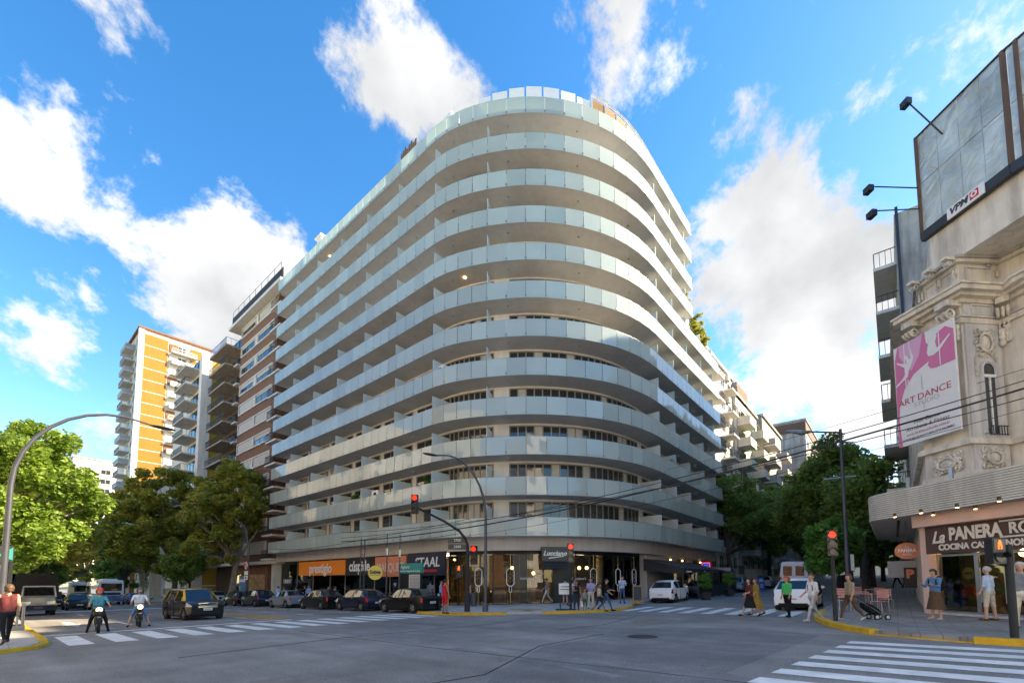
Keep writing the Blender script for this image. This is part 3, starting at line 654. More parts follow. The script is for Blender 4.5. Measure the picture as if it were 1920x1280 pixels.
s, c, L = board('shop_sign', 'small navy plaque with white letters behind glass at the far shop end', 533, 549, 1.1, 1.95, 'sign_navy', 22.8); text('OMINT', .62, 'white_paint', s, c, LFT, UPV, bold=.02)
p, t = hit(1040, 1038, 1.15); n_ = Vector((t.y, -t.x, 0)); p2 = p+n_*.35
lu = thing('shop_sign', 'black box sign with white cursive lettering over the corner entrance', 'sign', (p2.x, p2.y, 2.9))
MB().rbox((p2.x, p2.y, 2.95), t.xy, n_.xy, 2.05, .5, 1.0).build('sign_board', 'black_panel', lu)
text("Lucciano's", .46, 'white_paint', lu, Vector((p2.x, p2.y, 3.48))+n_*.27, t, (0, 0, 1), shear=.35, bold=.012)
MB().quad(*[Vector((p2.x, p2.y, 3.22+dz))+n_*.262+t*x for x, dz in ((-.55, -.1), (.5, .06), (.5, .11), (-.55, -.03))]).build('swash', 'white_paint', lu)
MB().add([Vector((p2.x, p2.y, z))+n_*q+t*x for x in (-1.02, 1.02) for z, q in ((2.93, .2), (2.5, .75), (2.44, .75), (2.88, .15))], [(0, 1, 2, 3), (4, 7, 6, 5), (0, 4, 5, 1), (1, 5, 6, 2), (2, 6, 7, 3), (3, 7, 4, 0)]).build('small_awning', 'awning', lu)
p, t = hit(1055, 1080, 1.96); MB().rbox((p.x, p.y, G(p.x, p.y)), t.xy, (-t.y, t.x), 1.5, .1, 2.9).build('entrance_door', 'black_panel', tower)
for u, v, tx in ((990, 1083, "Lucciano's"), (1085, 1084, "Lucciano's")):
    p, t = hit(u, v, 1.9); text(tx, .28, 'white_paint', tower, p, t, (0, 0, 1), shear=.35, name='window_lettering')
p, t = hit(1008, 1075, 1.9); text('HELADOS', .2, 'text_grey', tower, p, t, (0, 0, 1), name='window_lettering')
# ================================================================ neighbouring buildings
def win(parent, c, t, n, w, h, fm='trim_white', pm='window_glass', panes=2, depth=.06, blind=False):
    "window at bottom-centre c: frame, panes, sill"
    t = Vector((*t, 0)); n3 = Vector((*n, 0)); fr = MB(); c = Vector(c)
    for k in range(panes+1):
        q = c+t*(k/panes-.5)*w+n3*depth/2; fr.rbox(q, t.xy, n, .07, depth, h)
    for z in (0, h-.07): fr.rbox(c+n3*depth/2+Vector((0, 0, z)), t.xy, n, w+.07, depth*.9, .07)
    o = fr.build('window', fm, parent)
    for k in range(panes):
        q = c+t*((k+.5)/panes-.5)*w+n3*.012
        MB().rbox(q+Vector((0, 0, .03)), t.xy, n, w/panes-.05, .02, h-.06).build('pane', pm, o)
    if blind: MB().rbox(c+n3*.03+Vector((0, 0, h*random.choice((.25, .45, .7, 1.0))*0+h*(1-random.choice((.3, .6, .95))))), t.xy, n, w-.08, .03, h*.0+.01).build('blind', 'blind', o)
    return o
def balcony(parent, c, t, n, w, d, m='balcony_conc', rail='dark_metal', solid=False, bars=True):
    "slab with railing, c is the wall-side middle of the slab top"
    t = Vector((*t, 0)); n3 = Vector((*n, 0)); c = Vector(c)
    MB().rbox(c+n3*d/2-Vector((0, 0, .2)), t.xy, n, w, d, .2).build('balcony_slab', m, parent)
    r = MB()
    if solid:
        r.rbox(c+n3*(d-.05), t.xy, n, w, .09, .95)
        for s in (-1, 1): r.rbox(c+n3*(d/2-.05)+t*s*(w/2-.045), t.xy, n, .088, d-.1, .95)
    else:
        for z in (.08, .95): r.rbox(c+n3*(d-.05)+Vector((0, 0, z)), t.xy, n, w, .05, .05)
        k = max(2, int(w/.22))
        for i in range(k+1): r.rbox(c+n3*(d-.05)+t*(i/k-.5)*(w-.05), t.xy, n, .028, .03, .95)
        for s in (-1, 1):
            r.rbox(c+n3*(d/2-.05)+t*s*(w/2-.03)+Vector((0, 0, .95)), t.xy, n, .04, d-.1, .05)
            for i in range(1, 4): r.rbox(c+n3*(d*i/4-.05)+t*s*(w/2-.03), t.xy, n, .028, .028, .95)
    r.build('parapet' if solid else 'railing', rail, parent)
WX, WN = (0, -1), (-1, 0)         # facade on the avenue: right-hand direction and outward normal
SXD, SN = (1, 0), (0, -1)         # facade on the side street
# ---- brown brick block next door
bb = thing('brick_building', 'tall brown brick apartment block with white framed windows next to the glass balconies', 'building', (22.3, 66, -2))
MB().box(22.3, 40, 57.3, 69.6, -3, 37.4).build('brick_wall', 'brick', bb)
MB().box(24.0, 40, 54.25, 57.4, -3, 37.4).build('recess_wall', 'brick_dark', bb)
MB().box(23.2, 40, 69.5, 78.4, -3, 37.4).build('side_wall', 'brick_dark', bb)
MB().box(21.2, 40, 54.2, 71.5, 37.4, 37.8).build('cornice', 'trim_white', bb)
MB().box(21.5, 21.6, 54.3, 71, 37.8, 39.2).build('roof_fence', 'black_matte', bb)
for y in range(55, 72, 2): MB().tube([(21.6, y, 39.1), (21.6, y, 40.2)], .03, 4).build('fence_post', 'pole_grey', bb)
MB().tube([(21.6, 55, 40.2), (21.6, 71, 40.2)], .03, 4).build('top_rail', 'pole_grey', bb)
for k in range(4):
    x = MB()
    for j in range(4): x.box(22.5, 22.55, 64.2+k*1.7, 65.7+k*1.7, 37.9+j*.7, 37.98+j*.7); x.box(22.5, 22.56, 64.2+k*1.7+j*.48, 64.28+k*1.7+j*.48, 37.8, 40.3)
    x.build('roof_trellis', 'white_paint', bb)
for f in range(12):
    z = 4.0+2.8*f
    fr = MB()
    for zz in (z+.92, z+2.3): fr.box(22.12, 22.34, 58.0, 69.1, zz, zz+.14)
    for y in (58.0, 63.2, 63.9, 68.96): fr.box(22.121, 22.339, y, y+.14, z+1.06, z+2.3)
    fr.box(22.2, 22.335, 63.34, 63.9, z+1.06, z+2.3)
    fr.build('window_surround', 'trim_white', bb)
    for y in (60.6, 66.4):
        o = win(bb, (22.27, y, z+1.08), WX, WN, 4.6, 1.2, 'frame_grey', 'window_glass', 3)
        d = random.choice((.3, .5, .8, 1.15, 1.15)); MB().box(22.2, 22.24, y-2.25, y+2.25, z+2.28-d, z+2.28).build('roller_blind', 'blind', o)
    balcony(bb, (24, 55.8, z+.2), WX, WN, 2.9, 2.6, 'trim_white', 'black_matte')
    MB().box(23.2, 23.98, 54.6, 55.4, z+.2, z+.9).build('air_conditioner', 'white_paint', bb)
    if f < 11:
        balcony(bb, (23.2, 74.6, z+.5), WX, WN, 7.2, 2.4, 'balcony_brown', 'dark_metal' if f % 3 else 'black_matte')
        MB().box(21.9, 23.2, 69.6, 71, z+.1, z+.3).build('balcony_slab', 'trim_white', bb)
        MB().box(21.95, 22.0, 69.7, 70.9, z+.3, z+1.2).build('railing', 'black_matte', bb)
    win(bb, (23.15, 74.4, z+.55), WX, WN, 6, 2.0, 'dark_metal', 'window_glass', 4)
balcony(bb, (23.2, 74.6, 4.5+2.8*11), WX, WN, 7.2, 2.4, 'balcony_brown', 'paint_blue')
MB().box(21.6, 23, 54.2, 80, 3.6, 3.95).build('entrance_canopy', 'trim_white', bb)
MB().box(23.95, 24.3, 54.9, 57, -2, 2.2).build('doorway', 'black_matte', bb)
MB().box(22.2, 22.3, 58, 63, -1.5, 2.4).build('shop_front', 'interior_warm', bb)
MB().box(22.2, 22.32, 64, 69, -1.5, 2.6).build('shop_front', 'window_glass', bb)
# ---- yellow block behind it
yb = thing('yellow_building', 'apartment block with yellow side wall banded in white and grey balconies', 'building', (22, 88, -2))
MB().box(21.6, 37, 82.2, 100, -4, 37.0).build('wall', 'cream_wall', yb)
MB().box(20.9, 22.3, 81.9, 83.2, -4, 37.3).build('white_pier', 'trim_white', yb)
for f in range(14):
    z = -2+2.8*f; MB().box(22.4, 36, 82.05, 82.2, z+.16, z+2.8).build('yellow_panel', 'yellow_wall', yb); MB().box(22.35, 36.1, 82.0, 82.19, z, z+.15).build('floor_band', 'trim_white', yb)
    balcony(yb, (21.6, 87.5, z+1.4), WX, WN, 6.2, 2.3); win(yb, (21.58, 87.5, z+1.5), WX, WN, 5, 2, 'dark_metal', 'window_glass', 3)
# ---- orange tower
ot = thing('orange_tower', 'tall slender tower with orange end wall and white balconies above the trees', 'building', (29, 143, -3))
MB().box(21.5, 38, 134.2, 153, -5, 60.5).build('wall', 'cream_wall', ot)
MB().box(21.2, 22.3, 133.9, 135, -5, 61.6).build('white_pier', 'trim_white', ot)
MB().box(21.1, 38.3, 133.7, 153.2, 61.6, 62.0).build('roof_slab', 'brick', ot)
MB().box(33, 34.5, 140, 142, 62, 64.5).build('chimney', 'conc_stain', ot)
MB().box(21.6, 37.9, 134.1, 153, 60.4, 61.6).build('parapet_wall', 'pink_wall', ot)
for f in range(22):
    z = -1.5+2.82*f
    MB().box(22.3, 26.9, 133.95, 134.2, z+.15, z+2.82).build('orange_panel', 'orange_wall', ot); MB().box(22.25, 26.95, 133.9, 134.19, z, z+.15).build('floor_band', 'trim_white', ot)
    MB().box(27.2, 29, 134.05, 134.2, z+.3, z+2.4).build('brick_panel', 'brick' if f % 3 == 0 else 'cream_wall', ot)
    MB().box(31.6, 34, 134.0, 134.2, z+.3, z+2.5).build('brick_panel', 'orange_wall' if f > 19 else 'brick', ot)
    balcony(ot, (30.2, 134.2, z+.2), SXD, SN, 5.2, 1.3, 'balcony_conc', 'white_paint', solid=f % 2 == 0)
    win(ot, (29.8, 134.2, z+.3), SXD, SN, 1.6, 2.0, 'trim_white', 'window_glass', 2)
    win(ot, (35.6, 134.2, z+.9), SXD, SN, 1.8, 1.3, 'trim_white', 'window_glass', 2)
    balcony(ot, (21.5, 142, z+.2), WX, WN, 6.5, 1.9, 'balcony_conc', 'grey_wall', solid=f % 2 == 1)
    win(ot, (21.5, 137, z+.8), WX, WN, 2.0, 1.5, 'trim_white', 'window_glass', 2); win(ot, (21.5, 142, z+.3), WX, WN, 3.0, 2.1, 'trim_white', 'window_glass', 3)
def block(name, label, x0, x1, y0, y1, z1, m, floors, z0=1.0, pitch=2.85, av=None, st=None, zb=-6, g=None, rail='dark_metal', solid=False, fm='trim_white', bal=1.1, roof=True, balcs=True, pm='window_glass'):
    b = thing(name, label, 'building', ((x0+x1)/2, (y0+y1)/2, 0), group=g)
    MB().box(x0, x1, y0, y1, zb, z1).build('wall', m, b)
    if roof: MB().box(x0-.25, x1+.25, y0-.25, y1+.25, z1, z1+.35).build('roof_slab', 'conc_stain', b)
    for f in range(floors):
        z = z0+pitch*f
        for bays, (t, n), pl, a0, a1 in ((av, (WX, WN), x0, y0, y1), (st, (SXD, SN), y0, x0, x1), (None if av is None or av >= 0 else -av, ((0, 1), (1, 0)), x1, y0, y1)):
            if not bays or bays < 0: continue
            for k in range(bays):
                a = a0+(a1-a0)*(k+.5)/bays; wd = (a1-a0)/bays
                c = (pl, a, z+.75) if n[0] else (a, pl, z+.75)
                win(b, c, t, n, min(2.2, wd*.5), 1.45, fm, pm, 2)
                if balcs and k % 2 == 0:
                    c = (pl, a, z) if n[0] else (a, pl, z); balcony(b, c, t, n, wd*.85, bal, 'trim_white', rail, solid)
    return b
block('grey_building', 'low grey block in front of the orange tower', 24, 33, 104, 114, 24.5, 'grey_wall', 8, av=2, st=2, balcs=False)
block('white_building', 'distant white block left of the orange tower behind the trees', 15.5, 25, 178, 190, 37, 'white_wall', 12, av=2, st=2, balcs=False)
block('avenue_building', 'cream apartment block behind the avenue trees past the yellow one', 22.5, 36, 116, 130, 22, 'cream_wall', 7, av=4)
# ---- side street, beyond the glass building
nb = block('white_balcony_building', 'white apartment block with black railings just past the glass balconies', 52.2, 64, 15.6, 32, 28.4, 'white_wall', 9, z0=2.4, pitch=2.85, st=4, bal=1.5)
for f in range(9): MB().box(61.0, 61.9, 15.2, 15.58, 4.6+2.85*f, 5.3+2.85*f).build('air_conditioner', 'cream_wall', nb)
gb = block('green_blind_building', 'cream apartment block with green roller blinds on the side street', 64.2, 76, 15.2, 32, 26.4, 'cream_wall', 8, z0=2.2, pitch=2.9, st=3, bal=1.6, solid=True, rail='cream_wall')
for f in range(8):
    for x in (67, 71.6): MB().add([(x, 15.1, 4.9+2.9*f), (x+2.2, 15.1, 4.9+2.9*f), (x+2.2, 14.3, 3.9+2.9*f), (x, 14.3, 3.9+2.9*f), (x, 15.1, 4.94+2.9*f), (x+2.2, 15.1, 4.94+2.9*f), (x+2.2, 14.3, 3.94+2.9*f), (x, 14.3, 3.94+2.9*f)], [(0, 1, 2, 3), (4, 7, 6, 5), (0, 4, 5, 1), (1, 5, 6, 2), (2, 6, 7, 3), (3, 7, 4, 0)]).build('roller_blind', 'green_blind', gb)
MB().box(64.2, 70, 15.0, 18, 26.4, 28.2).build('penthouse', 'brick_dark', gb)
block('brown_balcony_building', 'block with brown soffits and rounded balconies beyond the green blinds', 77, 92, 14.6, 32, 27.0, 'conc_stain', 8, z0=2.5, st=3, bal=1.6, solid=True, rail='grey_wall')
cb = block('concrete_building', 'bare concrete gable rising behind the street trees', 98, 118, 11.5, 30, 31.5, 'conc_stain', 9, z0=3, st=4, balcs=False)
MB().box(97.9, 118.1, 11.4, 30.1, 29.5, 31.3).build('stained_parapet', 'brick_dark', cb)
block('far_building', 'pale block closing the end of the side street', 150, 175, -14, 30, 26, 'cream_wall', 8, z0=5, av=10, balcs=False)
# ---- opposite sides of both streets: seen mirrored in the balcony glass
for y0, y1, z1, m, l, fl in ((18, 34, 24, 'cream_wall', 'cream block across the avenue seen only mirrored in the balcony glass', 7), (34.2, 52, 30, 'brick', 'brick block across the avenue seen only mirrored in the balcony glass', 9), (52.2, 74, 26, 'white_wall', 'white block across the avenue seen only mirrored in the balcony glass', 8), (74.2, 110, 32, 'cream_wall', 'long tall block across the avenue seen only mirrored in the balcony glass', 9)):
    b = thing('mirrored_building', l, 'building', (-9, (y0+y1)/2, 0)); MB().box(-18, -5, y0, y1, -5, z1).build('wall', m, b)
    for f in range(fl):
        for k in range(5): win(b, (-5, y0+(y1-y0)*(k+.5)/5, 2+3*f), (0, 1), (1, 0), 1.7, 1.6, 'trim_white', 'window_glass', 2)
b = thing('mirrored_building', 'white corner block behind the viewer seen only mirrored in the curved glass', 'building', (-14, -14, 0)); MB().box(-24, -6, -26, -7, -3, 27).build('wall', 'white_wall', b)
for f in range(8):
    for k in range(5): win(b, (-6, -25+4*k+1.5, 2+3.1*f), (0, 1), (1, 0), 1.7, 1.7, 'frame_grey', 'window_glass', 2)
b = thing('mirrored_building', 'brick block closing the street behind the viewer seen only mirrored in the shop glass', 'building', (-68, 6, 0)); MB().box(-76, -60, -26, 34, -3, 26).build('wall', 'brick', b)
for f in range(7):
    for k in range(9): win(b, (-60, -22+6*k, 2+3.1*f), (0, 1), (1, 0), 2.2, 1.7, 'trim_white', 'window_glass', 2)
# ================================================================ corner cafe building (right)
D45 = Vector((-.7071, -.7071)); N45 = Vector((-.7071, .7071))
b = thing('mirrored_building', 'cream row across the side street seen only mirrored in the right wing glass', 'building', (108, -8, 0)); MB().box(78.3, 142, -18, -1.6, -2, 33).build('wall', 'cream_wall', b)
for f in range(9):
    for k in range(10): win(b, (82+6*k, -1.6, 4+3.1*f), (-1, 0), (0, 1), 2, 1.7, 'frame_grey', 'window_glass', 2)
cafe = thing('corner_building', 'ornate old cream corner building with cafe, slatted canopy and carved cornice', 'building', (27, -6, 0))
A = Vector((24.19, -1.12)); DA = Vector((.19, -.62)); B = A+D45*1.66; Cc = B+Vector((1.17, -1.13))
ARC = [Cc]+[p_+DA for p_ in (Vector((23.45, -3.5)), Vector((22.7, -4.35)), Vector((21.7, -5.0)), Vector((20.5, -5.35)), Vector((19.6, -6.2)), Vector((19.4, -7.5)))]
UP = [Vector((36, A.y)), A, B]+ARC
tp = lambda l: [(p[0], p[1]) for p in l]
MB().prism(tp(UP)+[(19.4, -24), (36, -24)], 4.3, 12.0).build('wall', 'stone_cream', cafe)
AT = [Vector((36, A.y-.3)), A+Vector((.1, -.3)), B+Vector((.25, -.05)), Cc+Vector((.2, -.1))]+[p+Vector((.3, -.25)) for p in ARC[1:]]
MB().prism(tp(AT)+[(19.7, -24), (36, -24)], 12.0, 14.2).build('attic_wall', 'stone_cream', cafe)
MB().box(50, 78, -24, -4.4, -2, 37).box(40, 50, -24, -4.31, -2, 31).box(34, 40, -24, -4.32, 12, 27).box(28, 34, -24, -4.33, 12, 23.3).build('hidden_shade_block', 'cream_wall', cafe)  # unseen stepped massing, added and sized to shade the junction
MB().box(36, 44, -4.3, -1.0, -2, 24.6).build('side_wing', 'conc_stain', cafe)
HP = Vector((23.97, -1.51))+D45*3.05; MB().prism([(36, -1.7), (23.9, -1.7), tuple(HP-N45*.2), tuple(HP+Vector((-.55, -.83)).normalized()*4-N45*.2), (21, -12), (36, -12)], 13.78, 15.45).build('upper_wall', 'stone_cream', cafe)
def band(name, z0, z1, o0, m='stone_cream', pl=UP, mitre=True):
    P = [(p[0], p[1]) for p in pl]; return ring(MB(), offs(P, -o0), offs(P, .05), z0, z1).build(name, m, cafe)
# P runs left to right as seen, so outward is the negative offset
band('plinth_course', 4.5, 5.6, .12); band('string_course', 6.55, 6.72, .22); band('string_course', 6.72, 6.8, .12)
band('architrave', 11.1, 11.3, .14); band('architrave', 11.32, 11.38, .2); band('frieze_mould', 11.85, 12.0, .22)
band('cornice', 12.0, 12.12, .5); band('cornice', 12.12, 12.28, .75); band('cornice', 12.28, 12.36, .85)
band('attic_base', 12.36, 12.6, .1, pl=AT); band('attic_cap', 13.55, 13.68, .2, pl=AT); band('attic_cap', 13.68, 13.78, .3, 'conc_stain', AT)
# recessed attic panels (raised frames)
def frame(c, t, n, w, h, m='stone_cream', tk=.06, dep=.05):
    r = MB(); c = Vector(c); t3 = Vector((*t, 0)); n3 = Vector((*n, 0))
    for z in (0, h-tk): r.rbox(c+n3*dep/2+Vector((0, 0, z)), t, n, w, dep, tk)
    for s in (-1, 1): r.rbox(c+n3*dep/2+t3*s*(w/2-tk/2)+Vector((0, 0, tk)), t, n, tk, dep-.002, h-2*tk)
    return r.build('panel_frame', m, cafe)
nBC = Vector((-(Cc-B).normalized().y*-1, 0)); tBC = (Cc-B).normalized(); nBC = Vector((tBC.y, -tBC.x))
mid = (AT[2]+AT[3])/2; frame((mid.x+nBC.x*.0, mid.y, 12.72), tBC, nBC, 1.1, .72, 'stone_grey_and_shade')
for s in (.5, 1.25): q = AT[1]+(AT[2]-AT[1])*(s/1.75); frame((q.x, q.y, 12.72), (AT[2]-AT[1]).normalized(), Vector(((AT[2]-AT[1]).normalized().y, -(AT[2]-AT[1]).normalized().x)), .62, .7)
mid = (B+Cc)/2
MB().rbox((mid.x+nBC.x*.03, mid.y+nBC.y*.03, 4.45), tBC, nBC, 1.45, .06, 7.4).build('pilaster', 'stone_grey_and_shade', cafe)  # shade of this turned face is put into the pilaster's grey
frame((mid.x+nBC.x*.06, mid.y+nBC.y*.06, 11.42), tBC, nBC, .95, .42, 'stone_grey_and_shade')
# arched window in the pilaster toned grey for shade
wc = mid+nBC*.07+tBC*.08
ap = MB(); t3 = Vector((*tBC, 0)); n3 = Vector((*nBC, 0)); o3 = Vector((wc.x, wc.y, 0))
arc = [(-.3, 6.95), (-.3, 9.35)]+[(-.3*math.cos(a), 9.35+.3*math.sin(a)) for a in [math.pi*k/8 for k in range(1, 8)]]+[(.3, 9.35), (.3, 6.95)]
ap.tube([o3+t3*x+Vector((0, 0, z))+n3*.02 for x, z in arc], .07, 6)
aw = ap.build('arched_window', 'stone_grey_and_shade', cafe)
MB().quad(*[o3+t3*x+Vector((0, 0, z))+n3*.012 for x, z in arc]).build('pane', 'window_glass', aw)
MB().rbox((wc.x+nBC.x*.03, wc.y+nBC.y*.03, 9.05), tBC, nBC, .58, .05, .1).rbox((wc.x+nBC.x*.03, wc.y+nBC.y*.03, 6.95), tBC, nBC, .05, .04, 2.1).build('glazing_bar', 'white_paint', aw)
rl = MB()
for k in range(7): rl.rbox((wc.x+nBC.x*.2+tBC.x*(k-3)*.11, wc.y+nBC.y*.2+tBC.y*(k-3)*.11, 6.82), tBC, nBC, .02, .02, .36)
for z in (6.85, 7.16): rl.rbox((wc.x+nBC.x*.2, wc.y+nBC.y*.2, z), tBC, nBC, .76, .03, .03)
rl.build('window_rail', 'dark_metal', cafe)
# carved ornaments
def spiral(c, t3, u3, n3, r, turns, s, m):
    pts = []; K = int(14*turns)
    for k in range(K+1):
        a = s*2*math.pi*k/14; q = r*(1-.8*k/K); pts.append(c+t3*q*math.cos(a)+u3*q*math.sin(a)+n3*.03*k/K)
    m.tube(pts, [max(.012, .035*r/.15*(1-.4*k/K)) for k in range(K+1)], 5)
def cartouche(c, t, n, w, h, name='cartouche'):
    t3, n3, u3 = Vector((*t, 0)), Vector((*n, 0)), Vector((0, 0, 1)); c = Vector(c); m = MB()
    b = MB().ball((0, 0, 0), 1, 1, 1, 14, 8); m.add([c+t3*x*w*.3+n3*(y*.07)+u3*z*h*.28 for x, y, z in b.v], b.f)
    m.tube([c+t3*w*.36*math.cos(a)+u3*h*.34*math.sin(a)+n3*.05 for a in [2*math.pi*k/20 for k in range(21)]], .045, 6)
    rnd = random.Random(int(h*100))
    for k in range(22):
        a = 2*math.pi*k/22; q = 1+.22*(k % 2)
        p = c+t3*w*.44*q*math.cos(a)+u3*h*.42*q*math.sin(a); bb_ = MB().ball((0, 0, 0), .5, .5, .5, 6, 4); sz = .12*(.8+.5*rnd.random())
        m.add([p+Vector(v)*sz for v in bb_.v], bb_.f)
    for s in (-1, 1):
        for z, r in ((.45, .17), (-.42, .15), (.1, .11)): spiral(c+t3*s*w*.42+u3*h*z, t3, u3, n3, r*w, 1.6, s, m)
    m.sm = True; return m.build(name, 'stone_carved', cafe)
cartouche((mid.x+nBC.x*.1, mid.y+nBC.y*.1, 10.35), tBC, nBC, .72, 1.0)
for s in (-1, 1):
    q = MB(); c0 = Vector((mid.x+nBC.x*.1, mid.y+nBC.y*.1, 0))+t3*s*.42
    for k in range(7): bb_ = MB().ball((0, 0, 0), .06, .05, .08, 6, 4); q.add([c0+Vector((0, 0, 9.75-.1*k))+t3*.02*math.sin(k*2)*s+Vector(v) for v in bb_.v], bb_.f)
    q.sm = True; q.build('carved_garland', 'stone_carved', cafe)
cartouche((mid.x+nBC.x*.1, mid.y+nBC.y*.1, 6.05), tBC, nBC, .85, .7)
q = A+D45*.95+N45*.14; cartouche((q.x, q.y, 6.0), D45, N45, .9, .62)
def corbel(p, n, z, s=1.0):
    n3 = Vector((*n, 0)); t3 = Vector((n[1], -n[0], 0)); c = Vector((p[0], p[1], z)); m = MB()
    m.rbox(c+n3*.3+Vector((0, 0, -.22*s)), t3.xy, n, .42*s, .6, .2*s)
    for k in (-1, 0, 1): spiral(c+t3*k*.15*s+n3*.4+Vector((0, 0, -.45*s)), n3, Vector((0, 0, 1)), t3, .2*s, 1.5, -1, m); spiral(c+t3*k*.13*s+n3*.16+Vector((0, 0, -.85*s)), n3, Vector((0, 0, 1)), t3, .12*s, 1.4, 1, m)
    for k in range(6): bb_ = MB().ball((0, 0, 0), .09*s, .09*s, .12*s, 6, 4); m.add([c+n3*(.12+.02*(k % 2))+t3*(.1 if k % 2 else -.1)*s+Vector((0, 0, -.95*s-.09*k*s))+Vector(v) for v in bb_.v], bb_.f)
    m.sm = True; m.build('corbel', 'stone_carved', cafe)
corbel(A+D45*.15, N45, 12.0); corbel(A+D45*1.5, N45, 12.0, 1.1); corbel(Cc+Vector((-.1, -.12)), nBC*.4+N45*.6, 12.05, 1.2)
for q, s in ((AT[1], 1), (AT[1]+(AT[2]-AT[1])*.5, .9), (AT[2], .9), (AT[3], .9)): corbel(q, N45, 13.75, .55*s)
# blank band below the hoarding, balcony wing rail
for z in (13.0, 15.9, 18.8, 21.7): balcony(cafe, (38.5, -1.0, z), SXD, (0, 1), 4.4, 1.15, 'trim_white', 'dark_metal')
for z in (4.5, 7.3, 10.1): balcony(cafe, (38.5, -1.0, z), SXD, (0, 1), 4.4, 1.15, 'trim_white', 'dark_metal')
MB().box(35.9, 35.99, -1.2, -1.05, 14, 25.0).build('flue_pipe', 'dark_metal', cafe)
# canopy with horizontal slats
CN = [(36, .75), (24.9, .75), (24.35, .68), (23.95, .45), (23.6, .12)]+[(23.6-.7071*s, .12-.7071*s) for s in (1, 2, 3, 4, 5, 6, 7.5)]
zc0, zc1 = 4.12, 5.18
ring(MB(), offs(CN, .06), offs(CN, .35), zc0, zc1).build('canopy_core', 'canopy_gap', cafe)
for k in range(13):
    z = zc0+(zc1-zc0)*k/13; ring(MB(), CN, offs(CN, .058), z+.008, z+.066).build('canopy_slat', 'canopy_slat', cafe)
MB().prism(offs(CN, .07)+[(16, -8), (36, -8)], zc0-.01, zc0+.05).build('canopy_soffit', 'fascia_grey', cafe)
MB().prism(offs(CN, .1)+[(16, -8), (36, -8)], zc1-.08, zc1-.02).build('canopy_roof', 'conc_stain', cafe)
for s, o in ((.6, 1.6), (1.6, 1.6), (2.8, 1.6), (4, 1.6), (1.2, .7), (2.6, .7), (4.2, .7)):
    p = Vector((23.7, -.8))+D45*s+N45*o; MB().lathe([(.05, -.13), (.05, 0)], 8, (p.x, p.y, zc0)).build('ceiling_spotlight', 'black_panel', cafe); MB().lathe([(.045, -.005), (.045, 0)], 8, (p.x, p.y, zc0-.13)).build('lamp_lens', 'lamp_warm', cafe)
for k in range(7): MB().lathe([(.05, -.13), (.05, 0)], 8, (24.6+1.3*k, -.2, zc0)).build('ceiling_spotlight', 'black_panel', cafe)
for s in (.7, 2.3): # steel brackets over the canopy
    p = Vector((23.6, .12))+D45*s-N45*.25; MB().rbox((p.x, p.y, zc1-.1), D45, N45, .12, .06, .55).build('bracket', 'steel', cafe)
# ground floor: pillar, pink beam, glazed front
S0 = Vector((23.7, -.8)); gz = G(23, -1.5)+.125
def sp(s, o=0): return S0+D45*s+N45*o
MB().prism([tuple(S0), tuple(sp(.32)), tuple(sp(.32, -.5)), (24.6, -1.4), (24.6, -.8)], gz-.6, zc0).build('pillar', 'pink_wall', cafe)
q = sp(2.6); MB().rbox((q.x+N45.x*.05, q.y+N45.y*.05, 3.66), D45, N45, 5.2, .5, .46).build('pink_beam', 'pink_wall', cafe)
MB().box(24.6, 36, -1.4, -.9, gz-.6, zc0).build('ground_wall', 'stone_cream', cafe)
MB().box(25.4, 36, -6, -5.9, -.5, 4.1).build('back_wall', 'interior_warm', cafe)
q = sp(2.5, -4); MB().rbox((q.x, q.y, -.2), D45, N45, 9, .1, 4.2).build('back_wall', 'interior', cafe)
q = sp(2.5, -2); MB().rbox((q.x, q.y, gz-.3), D45, N45, 7, 4, .3).build('shop_floor', 'paving', cafe)
for s0, s1 in ((.42, 1.72), (1.78, 2.75), (2.8, 3.7), (3.75, 4.8)):
    q = sp((s0+s1)/2, -.25)
    MB().rbox((q.x, q.y, gz+.12), D45, N45, s1-s0-.06, .02, 2.05).build('shop_pane', 'shop_glass', cafe)
    fr = MB()
    for s in (s0, s1): k = sp(s, -.25); fr.rbox((k.x, k.y, gz), D45, N45, .07, .08, 2.25)
    for z in (gz+.06, gz+2.15): fr.rbox((q.x, q.y, z), D45, N45, s1-s0, .07, .08)
    fr.build('door_frame', 'steel', cafe)
    if s0 > 1:
        for s in (s0+.12, s1-.12): k = sp(s, -.15); MB().tube([(k.x, k.y, gz+.5), (k.x, k.y, gz+1.7)], .02, 6).build('door_handle', 'steel', cafe)
q = sp(2.6, -.3); MB().rbox((q.x, q.y, gz-.3), D45, N45, 5.2, .5, .36).build('door_step', 'stone_grey_and_shade', cafe)
q = sp(1.07, -.3); MB().rbox((q.x, q.y, gz+.18), D45, N45, 1.1, .02, .42).build('window_film', 'text_dark', cafe); MB().rbox((q.x+.01*N45.x, q.y+.01*N45.y, gz+.2), D45, N45, 1.1, .02, .14).build('window_film', 'banner_lilac', cafe)
for s, o, m, w_, h_ in ((.8, -1.2, 'cloth_red', .4, 1.0), (1.3, -1.0, 'wood', .7, .75), (2.5, -2.4, 'interior_warm', 1.4, 1.2), (3.4, -1.6, 'teal_sign', .4, .9), (4.2, -1.8, 'wood', .9, .75)):
    q = sp(s, o); MB().rbox((q.x, q.y, gz), D45, N45, w_, .5, h_).build('cafe_counter', m, cafe)
for s in (1.2, 2.4, 3.6): q = sp(s, -1.4); MB().rbox((q.x, q.y, 3.5), D45, N45, .9, .2, .06).build('added_ceiling_light', 'shop_fill_light', cafe)  # added strips, brighten the cafe interior
for s, o in ((1.2, -1.6), (2.2, -1.5), (3.2, -1.7)): q = sp(s, o); MB().ball((q.x, q.y, gz+2.2), .14, .14, .14).build('pendant_lamp', 'lamp_warm', cafe)
